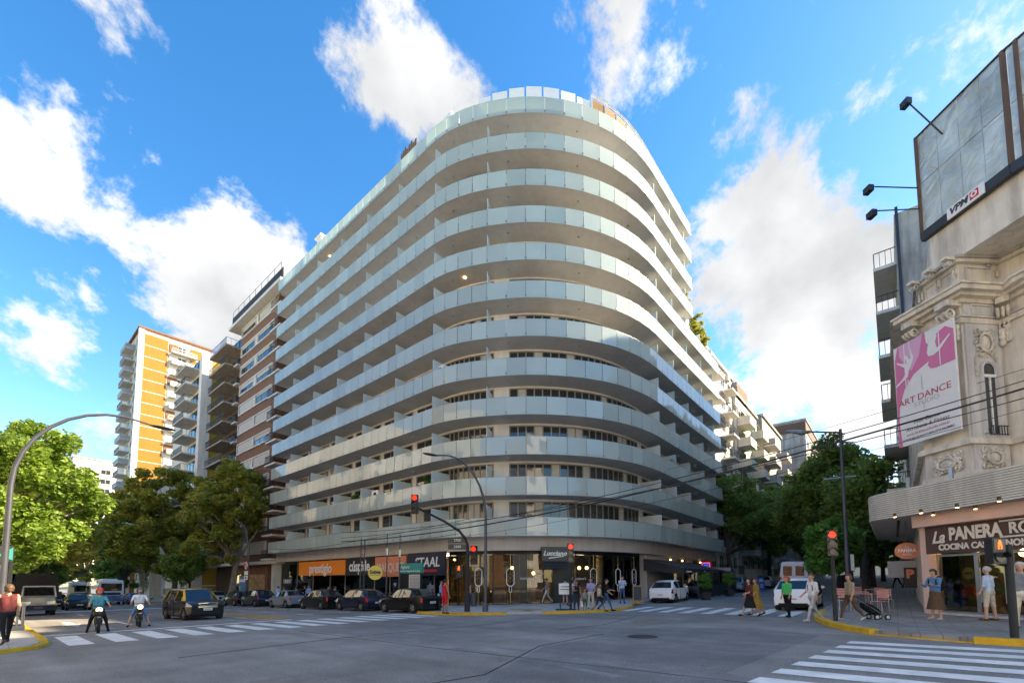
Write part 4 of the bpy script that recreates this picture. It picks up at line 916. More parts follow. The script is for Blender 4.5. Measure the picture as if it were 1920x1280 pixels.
cs = thing('cafe_sign', 'brown cafe sign board with large cream lettering over the glass doors', 'sign', (*sp(2.6, .05), 2.7))
q = sp(2.75, .0); MB().rbox((q.x, q.y, 2.62), D45, N45, 5.0, .08, 1.03).build('sign_board', 'brown_sign', cs)
R3 = (*D45, 0)
def ct(b, s, z, size, m='cream_letter', **k): q = sp(s, .075); text(b, size, m, cs, (q.x, q.y, z), R3, (0, 0, 1), **k)
ct('La', .75, 3.2, .62, shear=.35, bold=.015, sx=.8); ct('PANERA', 1.98, 3.28, .62, bold=.025, sx=.72); ct('ROSA', 3.55, 3.3, .5, bold=.015, sx=.85)
ct('COCINA CASERA NON-STOP', 2.5, 2.83, .3, bold=.012, sx=.88)
q = sp(3.5, .06); MB().rbox((q.x, q.y, 3.02), D45, N45, 1.5, .03, .05).rbox((q.x, q.y, 3.54), D45, N45, 1.5, .03, .05).build('sign_line', 'cream_letter', cs)
os_ = thing('hanging_sign', 'oval terracotta hanging sign beside the cafe pillar under the canopy', 'sign', (25.0, -.45, 2.6))
b = MB().lathe([(.001, -.04), (1, -.04), (1, .04), (.001, .04)], 24, ax='y'); m = MB(); m.add([(25.0+x*.42, -.45+y, 2.85+z*.36) for x, y, z in b.v], b.f)
MB().add([(25.0+y*1, -.42+x*.4, 2.85+z*.34) for x, y, z in b.v], b.f).build('sign_disc', 'sign_terracotta', os_)
MB().tube([(25.0, -.42, 3.19), (25, -.42, zc0)], .015, 5).build('hanging_rod', 'dark_metal', os_)
text('La', .16, 'white_paint', os_, (24.95, -.42, 3.02), (0, -1, 0), (0, 0, 1), shear=.3); text('PANERA', .19, 'white_paint', os_, (24.95, -.42, 2.86), (0, -1, 0), (0, 0, 1), bold=.006, sx=.8); text('ROSA', .11, 'white_paint', os_, (24.95, -.42, 2.7), (0, -1, 0), (0, 0, 1))
ps = thing('hanging_sign', 'square grey and black hanging sign with a pale letter P below the oval one', 'sign', (27, -.42, 2.2))
MB().box(26.96, 27.04, -.75, .25, 1.75, 2.5).build('sign_board', 'grey_wall', ps); MB().box(26.9, 26.95, -.72, -.3, 1.3, 2.2).build('sign_board', 'black_panel', ps); text('P', .5, 'sign_terracotta', ps, (26.88, -.5, 1.9), (0, -1, 0), (0, 0, 1), bold=.03)
MB().tube([(27, -.2, 2.5), (27, -.2, zc0)], .02, 5).build('hanging_rod', 'dark_metal', ps)
# banner on the chamfer
bn = thing('dance_banner', 'white and pink dance studio banner hung on the corner facade', 'banner', (*(A+D45*.8+N45*.3), 6.95))
BO = A+D45*(-.62)+N45*.42; BW, BH, BZ = 2.37, 4.2, 7.08
def bp(x, z, o=0): q = BO+D45*x*BW+N45*o; return (q.x, q.y, BZ+z*BH)
mb = MB(); mb.add([bp(0, 0), bp(1, 0), bp(1, 1), bp(0, 1), bp(0, 0, -.08), bp(1, 0, -.08), bp(1, 1, -.08), bp(0, 1, -.08)], [(0, 1, 2, 3), (7, 6, 5, 4), (0, 4, 5, 1), (1, 5, 6, 2), (2, 6, 7, 3), (3, 7, 4, 0)]); mb.build('banner_sheet', 'banner_white', bn)
def shape(name, m, pts, o=.006): MB().quad(*[bp(x, z, o) for x, z in pts]).build(name, m, bn, fix=False)
shape('pink_field', 'banner_pink', [(.0, .0), (.07, .0), (.035, .25), (.06, .4), (.16, .55), (.34, .66), (.52, .7), (.6, .715), (.58, .68), (.62, .64), (.7, .625), (1, .62), (1, .9), (.88, .96), (.72, .93), (.62, .86), (.57, .9), (.56, 1), (.08, 1), (.02, .87)])
shape('lilac_field', 'banner_lilac', [(.1, 1), (.1, .9), (.2, .78), (.3, .7), (.45, .82), (.52, 1)], .01)
shape('dancer_figure', 'banner_white', [(.6, .86), (.58, .8), (.6, .76), (.68, .75), (.78, .77), (.95, .86), (.94, .875), (.8, .815), (.74, .8), (.72, .86), (.75, .92), (.7, .95), (.68, .9)], .014)
shape('dancer_figure', 'banner_white', [(.05, .85), (.16, .81), (.24, .79), (.2, .87), (.23, .88), (.28, .82), (.31, .83), (.29, .92), (.31, .92), (.35, .83), (.33, .78), (.26, .72), (.24, .66), (.12, .63), (.02, .6), (.02, .62), (.14, .66), (.2, .7), (.19, .76), (.06, .83)], .014)
for x, z0_, z1_ in ((.77, .63, .98), (.19, .55, 1.0), (.28, .92, 1.0), (.23, .45, .63)): shape('pole_line', 'banner_white', [(x, z0_), (x+.018, z0_), (x+.018, z1_), (x, z1_)], .018)
for x, z0_, z1_ in ((.46, .48, .62), (.47, .26, .36)): shape('logo_stroke', 'text_grey', [(x, z0_), (x+.012, z0_), (x+.012, z1_), (x, z1_)], .012)
BR = (*D45, 0)
def bt(b, x, z, size, m, **k): text(b, size, m, bn, bp(x, z, .01), BR, (0, 0, 1), ext=.002, **k)
bt('ART', .19, .42, .36, 'text_red', sx=1.05, bold=.002); bt('DANCE', .645, .42, .36, 'text_red', sx=1.05, bold=.002); bt('STUDIO', .52, .36, .23, 'text_grey', sx=1.2)
bt('Pole Dance', .5, .2, .22, 'text_dark', shear=.15); bt('Acrobacia & Fitness', .5, .145, .21, 'text_dark', shear=.15); bt('www.ArtDanceStudio.com.ar', .5, .095, .14, 'text_red', shear=.15); bt('NORTE-BELGRANO-CABALLITO-PALERMO', .5, .05, .105, 'text_dark', bold=.002)
# hoarding on the roof
hd = thing('billboard', 'large empty silver sheet hoarding on the roof of the corner building', 'billboard', (23, -2, 15))
H0 = Vector((23.97, -1.51)); HS = [(0, .78), (.78, 1.55), (1.55, 2.3), (2.3, 3.05)]
def foil():
    m = mat('silver_sheet', (.5, .53, .48), .42, .4, var=.3, scale=.7); t = m.node_tree; b = t.nodes['Principled BSDF']
    g = t.nodes.new('ShaderNodeNewGeometry'); nz = t.nodes.new('ShaderNodeTexNoise'); nz.inputs['Scale'].default_value = 1.3; nz.inputs['Detail'].default_value = 3; nz.inputs['Distortion'].default_value = 1.2
    t.links.new(g.outputs['Position'], nz.inputs['Vector']); bp_ = t.nodes.new('ShaderNodeBump'); bp_.inputs['Strength'].default_value = .9; bp_.inputs['Distance'].default_value = .15
    t.links.new(nz.outputs['Fac'], bp_.inputs['Height']); t.links.new(bp_.outputs[0], b.inputs['Normal'])
foil()
ZT, ZB = 19.75, 15.7
H1 = H0+D45*3.05; D2 = Vector((-.55, -.83)).normalized()
def sheetp(a, b, z0, z1): n = Vector((-(b-a).normalized().y, (b-a).normalized().x))*-1; MB().prism([tuple(a), tuple(b), tuple(b-n*.05), tuple(a-n*.05)], z0, z1).build('silver_panel', 'silver_sheet', hd)
zm = (ZT+ZB)/2
for s0, s1 in HS:
    for z0, z1 in ((ZB, zm-.02), (zm+.02, ZT)): sheetp(H0+D45*(s0+.012), H0+D45*(s1-.012), z0, z1)
for s0, s1 in ((.1, .7), (.72, 1.5), (1.52, 3)):
    for z0, z1 in ((ZB, zm-.02), (zm+.02, ZT)): sheetp(H1+D2*s0, H1+D2*s1, z0, z1)
for p in (H0, H1, H1+D2*.35): MB().rbox((p.x, p.y, ZB-.3), D45, N45, .09, .16, ZT-ZB+.35).build('steel_post', 'brick_dark', hd)
for a, b in ((H0, H1), (H1, H1+D2*3)):
    d = (b-a).normalized(); c = (a+b)/2; n = Vector((d.y, -d.x)); MB().rbox((c.x, c.y, ZB-.42), d, n, (b-a).length, .2, .36).build('base_beam', 'dark_metal', hd); MB().rbox((c.x, c.y, ZT), d, n, (b-a).length, .1, .06).build('top_rail', 'dark_metal', hd)
bx = H0+D45*1.7+N45*.14
vp = thing('billboard_sign', 'small white sign with red square clipped to the hoarding base', 'sign', (bx.x, bx.y, ZB-.4))
MB().rbox((bx.x, bx.y, ZB-.42), D45, N45, 1.25, .05, .42).build('sign_board', 'white_paint', vp)
q = bx+N45*.03; text('VPM', .34, 'text_dark', vp, (q.x-D45.x*.22, q.y-D45.y*.22, ZB-.2), R3, (0, 0, 1), shear=.2, bold=.012)
q2 = bx+D45*.32+N45*.03; MB().rbox((q2.x, q2.y, ZB-.34), D45, N45, .28, .02, .28).build('red_square', 'sign_red', vp); q2 = q2+N45*.012; text('O', .26, 'white_paint', vp, (q2.x, q2.y, ZB-.2), R3, (0, 0, 1), bold=.012)
# floodlights on arms
for (u, v), (s, z) in (((1698, 190), (1.0, 18.9)), ((1628, 352), (0, 17.6)), ((1634, 398), (0, 16.7))):
    a = H0+D45*s; e = a+N45*1.5; q = ray(u, v); k = (e.x*math.cos(PH)+e.y*math.sin(PH))/(q.x*math.cos(PH)+q.y*math.sin(PH)); e = Vector((q.x*k, q.y*k, CZ+q.z*k))
    fl = thing('floodlight', {190: 'upper black floodlight on a level arm at the hoarding', 352: 'middle black floodlight on a sloping arm left of the hoarding', 398: 'lowest black floodlight on a sloping arm left of the hoarding'}[v], 'floodlight', (a.x, a.y, z), group='floodlights of the hoarding')
    MB().tube([(a.x, a.y, z), (e.x, e.y, e.z+.05)], .025, 6).build('arm', 'dark_metal', fl); MB().rbox((e.x, e.y, e.z-.22), D45, N45, .3, .22, .24).build('lamp_head', 'black_panel', fl)
# ================================================================ trees and plants
def leaves(centres, n, size, rnd, spread=1.0, mesh_name='crown'):
    "n leaf blades scattered round clump centres (x, y, z, r)"
    tot = sum(c[3]**2 for c in centres); V = []; 
    for x, y, z, r in centres:
        k = max(6, int(n*r*r/tot)); d = rnd.normal(size=(k, 3)); d /= np.linalg.norm(d, axis=1)[:, None]
        rad = r*(rnd.random(k)**.45)*spread; p = np.array((x, y, z))+d*rad[:, None]*np.array((1, 1, .75))
        a = rnd.normal(size=(k, 3)); a[:, 2] *= .5; a /= np.linalg.norm(a, axis=1)[:, None]
        b = np.cross(a, rnd.normal(size=(k, 3))+np.array((0, 0, .8))); b /= np.linalg.norm(b, axis=1)[:, None]
        s = size*(.6+.8*rnd.random(k))[:, None]
        V.append(np.stack([p-a*s*.5, p+b*s*.32-a*s*.05, p+a*s*.55, p-b*s*.32-a*s*.05], 1))
    V = np.concatenate(V); m = len(V)
    me = bpy.data.meshes.new(mesh_name); me.from_pydata(V.reshape(-1, 3).tolist(), [], np.arange(4*m).reshape(-1, 4).tolist()); return me
def tree(name, label, base, trunk_h, tr, blobs, nclump, nleaf, lsize, lm, bm='bark', seed=1, lean=(0, 0), clr=(.7, 1.35), group='street trees'):
    "blobs: crown ellipsoids relative to base (x,y,z,rx,ry,rz)"
    rnd = np.random.default_rng(seed); t = thing(name, label, 'tree', base, group=group)
    bl = np.array(blobs, float); vol = bl[:, 3]*bl[:, 4]*bl[:, 5]; cen = []
    for k in range(nclump):
        b = bl[rnd.choice(len(bl), p=vol/vol.sum())]; d = rnd.normal(size=3); d /= np.linalg.norm(d); q = (.35+.65*rnd.random()**.5)
        r = rnd.uniform(*clr); cen.append((b[0]+d[0]*b[3]*q, b[1]+d[1]*b[4]*q, b[2]+d[2]*b[5]*q, r))
    me = leaves(cen, nleaf, lsize, rnd); me.materials.append(M[lm]); o = bpy.data.objects.new('crown', me); C.objects.link(o); o.parent = t
    mb = MB(); top = Vector((lean[0], lean[1], trunk_h))
    mb.tube([(0, 0, -.3), (lean[0]*.1, lean[1]*.1, .4), (lean[0]*.5+.06, lean[1]*.5, trunk_h*.55), top], [tr*1.45, tr*1.05, tr*.9, tr*.8], 9)
    mb.sm = True; tk = mb.build('trunk', bm, t, world=False)
    for c in sorted(cen, key=lambda c: -c[3])[:max(6, nclump//5)]:
        e = Vector(c[:3]); mid = top+(e-top)*.5+Vector((rnd.normal()*.3, rnd.normal()*.3, .25*abs(e.z-top.z)*.5))
        b = MB(); b.tube([top-Vector((0, 0, .3)), top+(mid-top)*.5+Vector((0, 0, .15)), mid, e], [tr*.5, tr*.36, tr*.25, tr*.07], 6); b.sm = True; b.build('limb', bm, t, world=False)
    return t
def onp(x, y): return (x, y, G(x, y)+.1)
# sunlit plane tree on the near left pavement and its neighbours up the avenue
tree('plane_tree', 'sunlit bright green plane tree at the left edge behind the lamp post', onp(-.4, 29.5), 3.2, .3, [(1.7, 0, 5.7, 2.3, 3.2, 2.6), (1.5, .5, 7.9, 1.5, 2.2, 1.3), (1.0, -2, 4.2, 1.6, 1.8, 1.7), (.9, -1.5, 2.5, .8, 1.0, .9)], 90, 27000, .19, 'leaf_bright', seed=3, clr=(.4, .85))
tree('plane_tree', 'shaded plane tree behind the sunlit one on the left pavement', onp(-.3, 46), 3.4, .3, [(2.6, 0, 7, 3.6, 4, 3.6), (3.5, -3, 5, 2.0, 2, 2.0)], 60, 13000, .34, 'leaf_plane', seed=4)
tree('plane_tree', 'dark plane tree over the far left lane of the avenue', onp(.2, 66), 4, .35, [(3.5, 0, 8.2, 5, 5, 4.6)], 60, 12000, .42, 'leaf_dark', seed=5)
tree('plane_tree', 'far plane tree over the bus stop on the left of the avenue', onp(.2, 92), 4, .35, [(4, 0, 9.5, 6, 6, 5.5)], 60, 11000, .5, 'leaf_plane', seed=6)
tree('plane_tree', 'broad plane tree with pale forked trunk in front of the brick block', onp(19.6, 61), 4.5, .38, [(.3, 0, 12.4, 4.4, 5, 4.8), (-2.8, 0, 9.4, 3.4, 3.6, 3.6), (1.2, -3.0, 12.2, 2.6, 2.2, 2.5), (-1.5, -1, 6.3, 3.4, 3.4, 2.2)], 165, 40000, .34, 'leaf_plane', seed=8, lean=(.3, -.5), clr=(.5, 1.05))
tree('plane_tree', 'tall plane tree in front of the yellow block and orange tower', onp(19.3, 84), 5, .4, [(-1.2, 0, 14.5, 6.2, 6, 6.0), (-5.0, -2, 10, 4.6, 4, 4.6), (-2, -2, 7, 4.5, 4, 3)], 170, 38000, .42, 'leaf_plane', seed=9, clr=(.6, 1.2))
tree('plane_tree', 'plane tree rising over the buses on the avenue', onp(19, 104), 5, .4, [(-2.5, 0, 13, 6.5, 6.5, 6.5), (-6, 0, 9, 4, 4, 4)], 90, 17000, .5, 'leaf_dark', seed=10)
tree('plane_tree', 'farthest plane tree closing the view up the avenue', onp(15, 135), 5, .4, [(-3, 0, 12, 8, 8, 8), (-8, 4, 11, 6, 6, 7)], 90, 14000, .65, 'leaf_plane', seed=11)
tree('street_tree', 'low dark tree between the taxi and the brick block', onp(18.7, 74), 2.8, .16, [(-.6, 0, 5.2, 2.6, 2.6, 2.3)], 45, 9000, .3, 'leaf_dark', 'bark_dark', seed=12)
# side street
tree('street_tree', 'leaning dark tree beside the glass building on the side street', onp(54.5, 13.8), 4, .24, [(2.5, -1.2, 8.3, 4.5, 3.8, 3.2), (.5, 0, 11.0, 3, 2.6, 2.6), (5.5, -2.5, 6.4, 3.4, 3, 2.4)], 100, 26000, .3, 'leaf_dark', 'bark_dark', seed=14, lean=(-1.2, .2))
tree('street_tree', 'second dark tree further up the left side of the side street', onp(72, 13.5), 4, .25, [(1, -1.5, 9, 6, 4.6, 5.0)], 90, 20000, .36, 'leaf_dark', 'bark_dark', seed=15)
tree('street_tree', 'third tree far up the left side of the side street', onp(95, 12.5), 4, .25, [(0, -2, 10, 7.5, 5.5, 6.5)], 80, 15000, .48, 'leaf_plane', 'bark_dark', seed=16)
tree('street_tree', 'tall airy tree behind the grey lamp post', onp(47, 2.9), 4.5, .25, [(0, .5, 9.2, 4, 3.2, 4.0), (2.5, 1, 12.0, 2.4, 2, 1.8), (0, 3.2, 7.4, 3.0, 2.4, 2.6), (-2.5, .2, 7.0, 2.6, 2.2, 2.0)], 120, 30000, .27, 'leaf_dark', 'bark_dark', seed=17, clr=(.5, 1.1))
tree('street_tree', 'dark tree under the cafe canopy side of the side street', onp(40, 1.6), 4, .22, [(1, -.2, 6.8, 3.4, 2.0, 2.6)], 60, 14000, .27, 'leaf_dark', 'bark_dark', seed=18)
tree('street_tree', 'far tree up the right side of the side street', onp(64, 2.6), 4.5, .25, [(0, 1.5, 10, 6, 4.6, 5.6)], 90, 18000, .38, 'leaf_plane', 'bark_dark', seed=19)
tree('street_tree', 'farthest tree arching over the side street', onp(90, 3), 4.5, .25, [(0, 2, 9, 8, 5, 5)], 60, 11000, .5, 'leaf_dark', 'bark_dark', seed=20)
tree('street_tree', 'dark low tree shading the right pavement of the side street', onp(54, 1.6), 3.2, .22, [(0, .3, 6.0, 3.5, 2.4, 3.6)], 60, 13000, .32, 'leaf_dark', 'bark_dark', seed=31)
tree('street_tree', 'dense dark tree over the far right pavement', onp(76, 1.2), 3.2, .25, [(0, .5, 6.5, 4.5, 3, 4.5)], 60, 12000, .4, 'leaf_dark', 'bark_dark', seed=32)
tree('street_tree', 'bushy tree closing the end of the side street', onp(112, 5), 3, .3, [(0, 0, 7, 6, 6, 6.5), (0, -5, 6, 5, 5, 5.5)], 80, 13000, .6, 'leaf_plane', 'bark_dark', seed=33)
tree('plane_tree', 'low dark plane tree behind the truck on the left pavement', onp(.4, 78), 3, .3, [(3, 0, 6, 4, 4.5, 4.2)], 60, 12000, .42, 'leaf_dark', seed=34)
tree('plane_tree', 'wide low tree beyond the bus at the end of the avenue', onp(9, 165), 3, .4, [(0, 0, 8, 9, 8, 7.5), (6, 0, 6, 8, 6, 6)], 90, 13000, .8, 'leaf_plane', seed=35)
tree('plane_tree', 'dense tree beyond the buses against the avenue buildings', onp(19, 120), 3, .4, [(-1, 0, 8, 5, 6, 7)], 70, 13000, .6, 'leaf_dark', seed=36)
tree('young_tree', 'small bright green young tree beside the red traffic light', onp(33.6, 2.9), 1.9, .07, [(0, 0, 3.4, 1.75, 1.7, 1.15), (-.4, .3, 2.4, 1.1, 1.1, .8)], 55, 9000, .24, 'leaf_fresh', 'bark_dark', seed=21, clr=(.35, .7))
def shrub(name, label, c, r, h, n, ls, lm, seed, pot=None, group='potted plants'):
    t = thing(name, label, 'plant', c, group=group); rnd = np.random.default_rng(seed)
    cen = [(rnd.normal()*r*.4, rnd.normal()*r*.4, h*(.3+.65*rnd.random()), r*.5) for _ in range(14)]
    if pot: MB().lathe([(pot*.8, 0), (pot, .55), (pot*.9, .55), (pot*.85, .5)], 4 if pot > .3 else 12).build('pot', 'planter', t, world=False); cen = [(x, y, z+.5, q) for x, y, z, q in cen]
    me = leaves(cen, n, ls, rnd); me.materials.append(M[lm]); o = bpy.data.objects.new('foliage', me); C.objects.link(o); o.parent = t
    MB().tube([(0, 0, 0 if not pot else .4), (0, 0, h*.7)], .03, 5).build('stem', 'bark_dark', t, world=False)
z9 = zbot(9)+.3
for k, (x, z, r, h) in enumerate(((44.4, z9+1.9, .5, 1.3), (45.6, z9+1.9, .5, 1.0), (47.4, z9, .7, 2.4), (48.6, z9, .7, 1.9), (49.6, z9, .7, 1.6), (50.6, z9, .6, 1.4))):
    shrub('terrace_plant', ('leafy plant on the upper stepped terrace of the glass building, nearer one', 'leafy plant on the upper stepped terrace of the glass building, farther one', 'tall leafy plant at the near end of the lower roof terrace', 'second leafy plant of the lower roof terrace', 'third leafy plant of the lower roof terrace', 'leafy plant at the far end of the lower roof terrace')[k], (x, 15.0, z), r, h, 900, .2, 'leaf_plane', 40+k, group='roof terrace plants')
for u, v, i, l in ((667, 925, 2, 'palm-like plant on a low balcony of the left facade'), (800, 905, 2, 'bushy plant on a low balcony near the curve'), (926, 317, 10, 'small plant on a high balcony by a divider'), (1257, 862, 3, 'reddish plant on a balcony of the right facade')):
    p, t = hit(u, v, .7)
    if p: shrub('balcony_plant', l, (p.x, p.y, zbot(i)+.27), .45, 1.75 if i < 9 else 1.4, 500, .26, 'leaf_fresh', 60+i+u % 9, group='balcony plants')
# air conditioners standing on balconies
for u, v, i, l in ((828, 684, 5, 'outdoor air conditioner on a balcony beside the divider at the curve'), (706, 935, 2, 'white air conditioner on a low balcony of the left facade')):
    p, t = hit(u, v, .8); a = thing('air_conditioner', l, 'air conditioner', (p.x, p.y, zbot(i)+.27))
    MB().box(-.2, .2, -.45, .45, .5, 1.6).build('casing', 'white_paint', a, world=False); MB().lathe([(.25, -.21), (.25, -.2)], 16, (0, -.05, 1.2), 'x').build('fan_grille', 'black_matte', a, world=False)
# ================================================================ street furniture
def arc_lamp(label, base, h, arm, dirx, diry, r=.11, group='street lamps', lift=.8):
    t = thing('street_lamp', label, 'street lamp', base, group=group); d = Vector((dirx, diry, 0)).normalized()
    pts = [Vector((0, 0, 0)), Vector((0, 0, h*.45)), Vector((0, 0, h*.62))]
    for k in range(1, 9):
        a = k/8*math.pi/2; pts.append(d*arm*.75*(1-math.cos(a))+Vector((0, 0, h*.62+(h*.38)*math.sin(a))))
    pts.append(d*arm+Vector((0, 0, h-.12)))
    rad = [r, r*.85, r*.75]+[r*(.72-.045*k) for k in range(8)]+[r*.35]
    m = MB().tube(pts, rad, 10); m.sm = True; m.build('pole', 'pole_grey', t, world=False); MB().lathe([(r*1.6, 0), (r*1.6, .35), (r*1.1, .45)], 12).build('pole_base', 'pole_grey', t, world=False)
    e = pts[-1]; b = MB().ball((0, 0, 0), .45, .14, .06, 10, 6); s = Vector((-d.y, d.x, 0))
    hd_ = MB().add([e+d*(.25+x)+s*y+Vector((0, 0, z)) for x, y, z in b.v], b.f); hd_.sm = True; hd_.build('lamp_head', 'dark_metal', t, world=False)
    return t
arc_lamp('huge dark grey lamp post arching over the avenue at the left edge', onp(.5, 22.3), 8.1, 3.7, 1, -.02, .1)
p = gnd(910, 1146, .12); arc_lamp('grey lamp post arching left in front of the curved building', tuple(p), 8.2, 3.1, -1, .25, .1)
p = gnd(1593, 1126, .12)
t = thing('street_lamp', 'tall straight grey lamp post with a small arm beside the red traffic light', 'street lamp', tuple(p), group='street lamps')
m = MB().tube([(0, 0, 0), (0, 0, 2.9), (0, 0, 3), (0, 0, 6.5), (0, 0, 9.8)], [.15, .14, .11, .1, .075], 10); m.sm = True; m.build('pole', 'pole_grey', t, world=False)
MB().tube([(0, 0, 9.6), (-1.2, 1.4, 9.65)], .05, 6).build('arm', 'pole_grey', t, world=False); MB().tube([(-1.1, 1.3, 9.65), (-1.5, 1.75, 9.6), (-2.0, 2.4, 9.7)], [.07, .15, .04], 8).build('lamp_head', 'steel', t, world=False)
MB().tube([(.1, -.6, 7.0), (-.1, .9, 7.0)], .04, 5).build('crossarm', 'steel', t, world=False); MB().rbox((0, -.15, 1.7), (1, 0), (0, 1), .02, .3, .9).build('torn_poster', 'plate_white', t, world=False)
def signal_head(t, c, f, on=0, s=1.0, pedestrian=False, lamps=3):
    "traffic light head at c facing 2d direction f"
    f = Vector((*f, 0)).normalized(); r = Vector((-f.y, f.x, 0)); c = Vector(c)
    hgt = .34*s*lamps
    h = MB().rbox(c-Vector((0, 0, hgt/2)), r.xy, f.xy, .34*s, .22*s, hgt).build('signal_head', 'black_panel', t, world=False)
    for k in range(lamps):
        q = c+f*(.115*s)+Vector((0, 0, hgt/2-.17*s-.34*s*k))
        b = MB().lathe([(.001, .02), (.125*s, .02), (.125*s, 0)], 14); me = MB().add([q+r*x+Vector((0, 0, y))+f*z for x, y, z in b.v], b.f)
        m_ = ('lamp_orange' if pedestrian else 'lamp_red') if k == on else 'lamp_off'
        if pedestrian and k == on:
            MB().rbox(q-Vector((0, 0, .13*s)), r.xy, f.xy, .28*s, .01, .26*s).build('lens', 'lamp_off', h, world=False)
            fg = MB(); q = q+f*.015
            fg.rbox(q+Vector((0, 0, -.03*s)), r.xy, f.xy, .09*s, .01, .1*s).rbox(q+r*.035*s+Vector((0, 0, -.12*s)), r.xy, f.xy, .035*s, .01, .1*s).rbox(q-r*.035*s+Vector((0, 0, -.12*s)), r.xy, f.xy, .035*s, .01, .1*s).rbox(q+Vector((0, 0, .07*s)), r.xy, f.xy, .05*s, .01, .05*s).build('standing_figure', 'lamp_orange', h, world=False)
            continue
        me.build('lens', m_, h, world=False)
        vz = MB()
        for j in range(9):
            a0, a1 = math.pi*(j/9), math.pi*((j+1)/9)
            A_ = [q+r*.14*s*math.cos(a)+Vector((0, 0, .14*s*math.sin(a)))+f*d_ for a in (a0, a1) for d_ in (0, .17*s)]
            vz.quad(A_[0], A_[1], A_[3], A_[2])
        vz.build('visor', 'black_matte', h, world=False)
VIEW = (-math.cos(PH), -math.sin(PH))
p = gnd(876, 1146, .12)
t = thing('traffic_light', 'black mast traffic light with a long curved arm over the avenue', 'traffic light', tuple(p), group='traffic lights')
arm = [(0, 0, 0), (0, 0, 2.9), (0, 0, 3.6), (-.12, .05, 4.0), (-.45, .2, 4.4), (-1.3, .4, 4.85), (-3.0, .7, 5.45)]
m = MB().tube(arm, [.1, .09, .085, .075, .07, .065, .05], 10); m.sm = True; m.build('mast', 'black_matte', t, world=False); MB().lathe([(.16, 0), (.16, 1.0), (.12, 1.1)], 10).build('mast_base', 'black_matte', t, world=False)
signal_head(t, (-3.1, .7, 5.6), VIEW, 0, .95); signal_head(t, (.25, -.25, 3.1), (-.9, -.5), 0, 1.0); signal_head(t, (-.35, .3, 2.2), VIEW, 0, 1.0, True, 2)
for z, w_, tx in ((3.75, 1.0, '2700'), (3.4, 1.0, '2600')): MB().rbox((-.5*0-.45, .35, z), (.75, -.66), (.66, .75), w_, .03, .3).build('street_name_plate', 'black_panel', t, world=False); text(tx, .2, 'white_paint', t, Vector((-.45, .35, z+.15))+Vector((-.66, -.75, 0))*.03, (.75, -.66, 0), (0, 0, 1), world=False)
p = gnd(1070, 1143, .12)
t = thing('traffic_light', 'black post traffic light beside the waiting pedestrians at the corner', 'traffic light', tuple(p), group='traffic lights')
MB().tube([(0, 0, 0), (0, 0, 3.1)], .07, 10).build('post', 'black_matte', t, world=False); signal_head(t, (0, -.02, 3.1), VIEW)
p = gnd(1567, 1163, .12)
t = thing('traffic_light', 'black post traffic light with glowing red lamp on the yellow kerb at right', 'traffic light', tuple(p), group='traffic lights')
MB().tube([(0, 0, 0), (0, 0, 1.0), (0, 0, 2.3)], [.07, .062, .058], 10).build('post', 'black_matte', t, world=False); signal_head(t, (0, 0, 2.62), (-.9, -.3), 0, .85)
p = gnd(1903, 1195, .12)
t = thing('pedestrian_signal', 'near black post with a lit orange walking-man pedestrian signal', 'traffic light', tuple(p), group='traffic lights')
MB().tube([(0, 0, 0), (0, 0, 2.1)], .075, 12).build('post', 'black_matte', t, world=False); MB().rbox((-.08, .12, 1.7), (-.7, .7), (.7, .7), .3, .12, .12).build('bracket', 'black_matte', t, world=False); signal_head(t, (-.16, .22, 1.95), VIEW, 0, .85, True, 2)
# metro entrance: round yellow sign, posts, green portal, railing
my = yl(676, 19.4); p = Vector((19.4, my, G(19.4, my)+.12))
t = thing('metro_sign', 'round yellow Subte sign with grey lattice post above the parked cars', 'sign', tuple(p))
MB().tube([(0, 0, 0), (0, 0, 5.3)], .05, 6).tube([(.14, -.3, 0), (.14, -.3, 5.2)], .05, 6).build('post', 'pole_grey', t, world=False)
x = MB()
for k in range(9): x.box(.0, .14, -.3, 0, .5+.5*k, .54+.5*k)
x.build('lattice', 'pole_grey', t, world=False)
dc = Vector((.6, -1.15, 2.6)); b = MB().lathe([(.001, -.06), (.56, -.06), (.56, .06), (.001, .06)], 28, (0, 0, 0), 'x'); d_ = b.build('sign_disc', 'sign_yellow', t, world=False); d_.location = dc; d_.rotation_euler.z = PH
F3 = Vector((math.cos(PH), math.sin(PH), 0)); R3_ = Vector((math.sin(PH), -math.cos(PH), 0)); text('Subte', .38, 'text_dark', t, dc-F3*.075+Vector((0, 0, .05)), R3_, (0, 0, 1), bold=.015, world=False); q_ = dc-F3*.065-Vector((0, 0, .2)); MB().rbox(q_, R3_.xy, F3.xy, .85, .012, .03).build('underline', 'text_dark', t, world=False)
MB().tube([(.1, -.3, 2.6), (.6, -1.15, 2.6)], .04, 6).build('bracket', 'pole_grey', t, world=False)
for yy, hh, l in ((yl(725, 19.5), 5.4, 'left one of the two slim flag poles at the metro entrance'), (yl(749, 19.5), 5.2, 'right one of the two slim flag poles at the metro entrance')):
    f = thing('flag_pole', l, 'pole', (19.5, yy, G(19.5, yy)+.12), group='slim poles at the metro entrance'); MB().tube([(0, 0, 0), (0, 0, 1.8), (0, 0, hh)], [.07, .05, .03], 8).build('pole', 'pole_grey', f, world=False); MB().lathe([(.1, 0), (.1, .5)], 8, (0, 0, hh-1.6)).build('collar', 'steel', f, world=False)
py_ = yl(769, 19.7); pt_ = thing('metro_portal', 'teal topped metro entrance panel with map, yellow stripes at its foot', 'sign', (19.7, py_, G(19.7, py_)-.1))
MB().box(0, .15, -1.25, 1.25, 1.2, 2.6).build('map_board', 'black_panel', pt_, world=False); MB().box(-.02, .17, -1.3, 1.3, 2.6, 3.3).build('header', 'teal_sign', pt_, world=False)
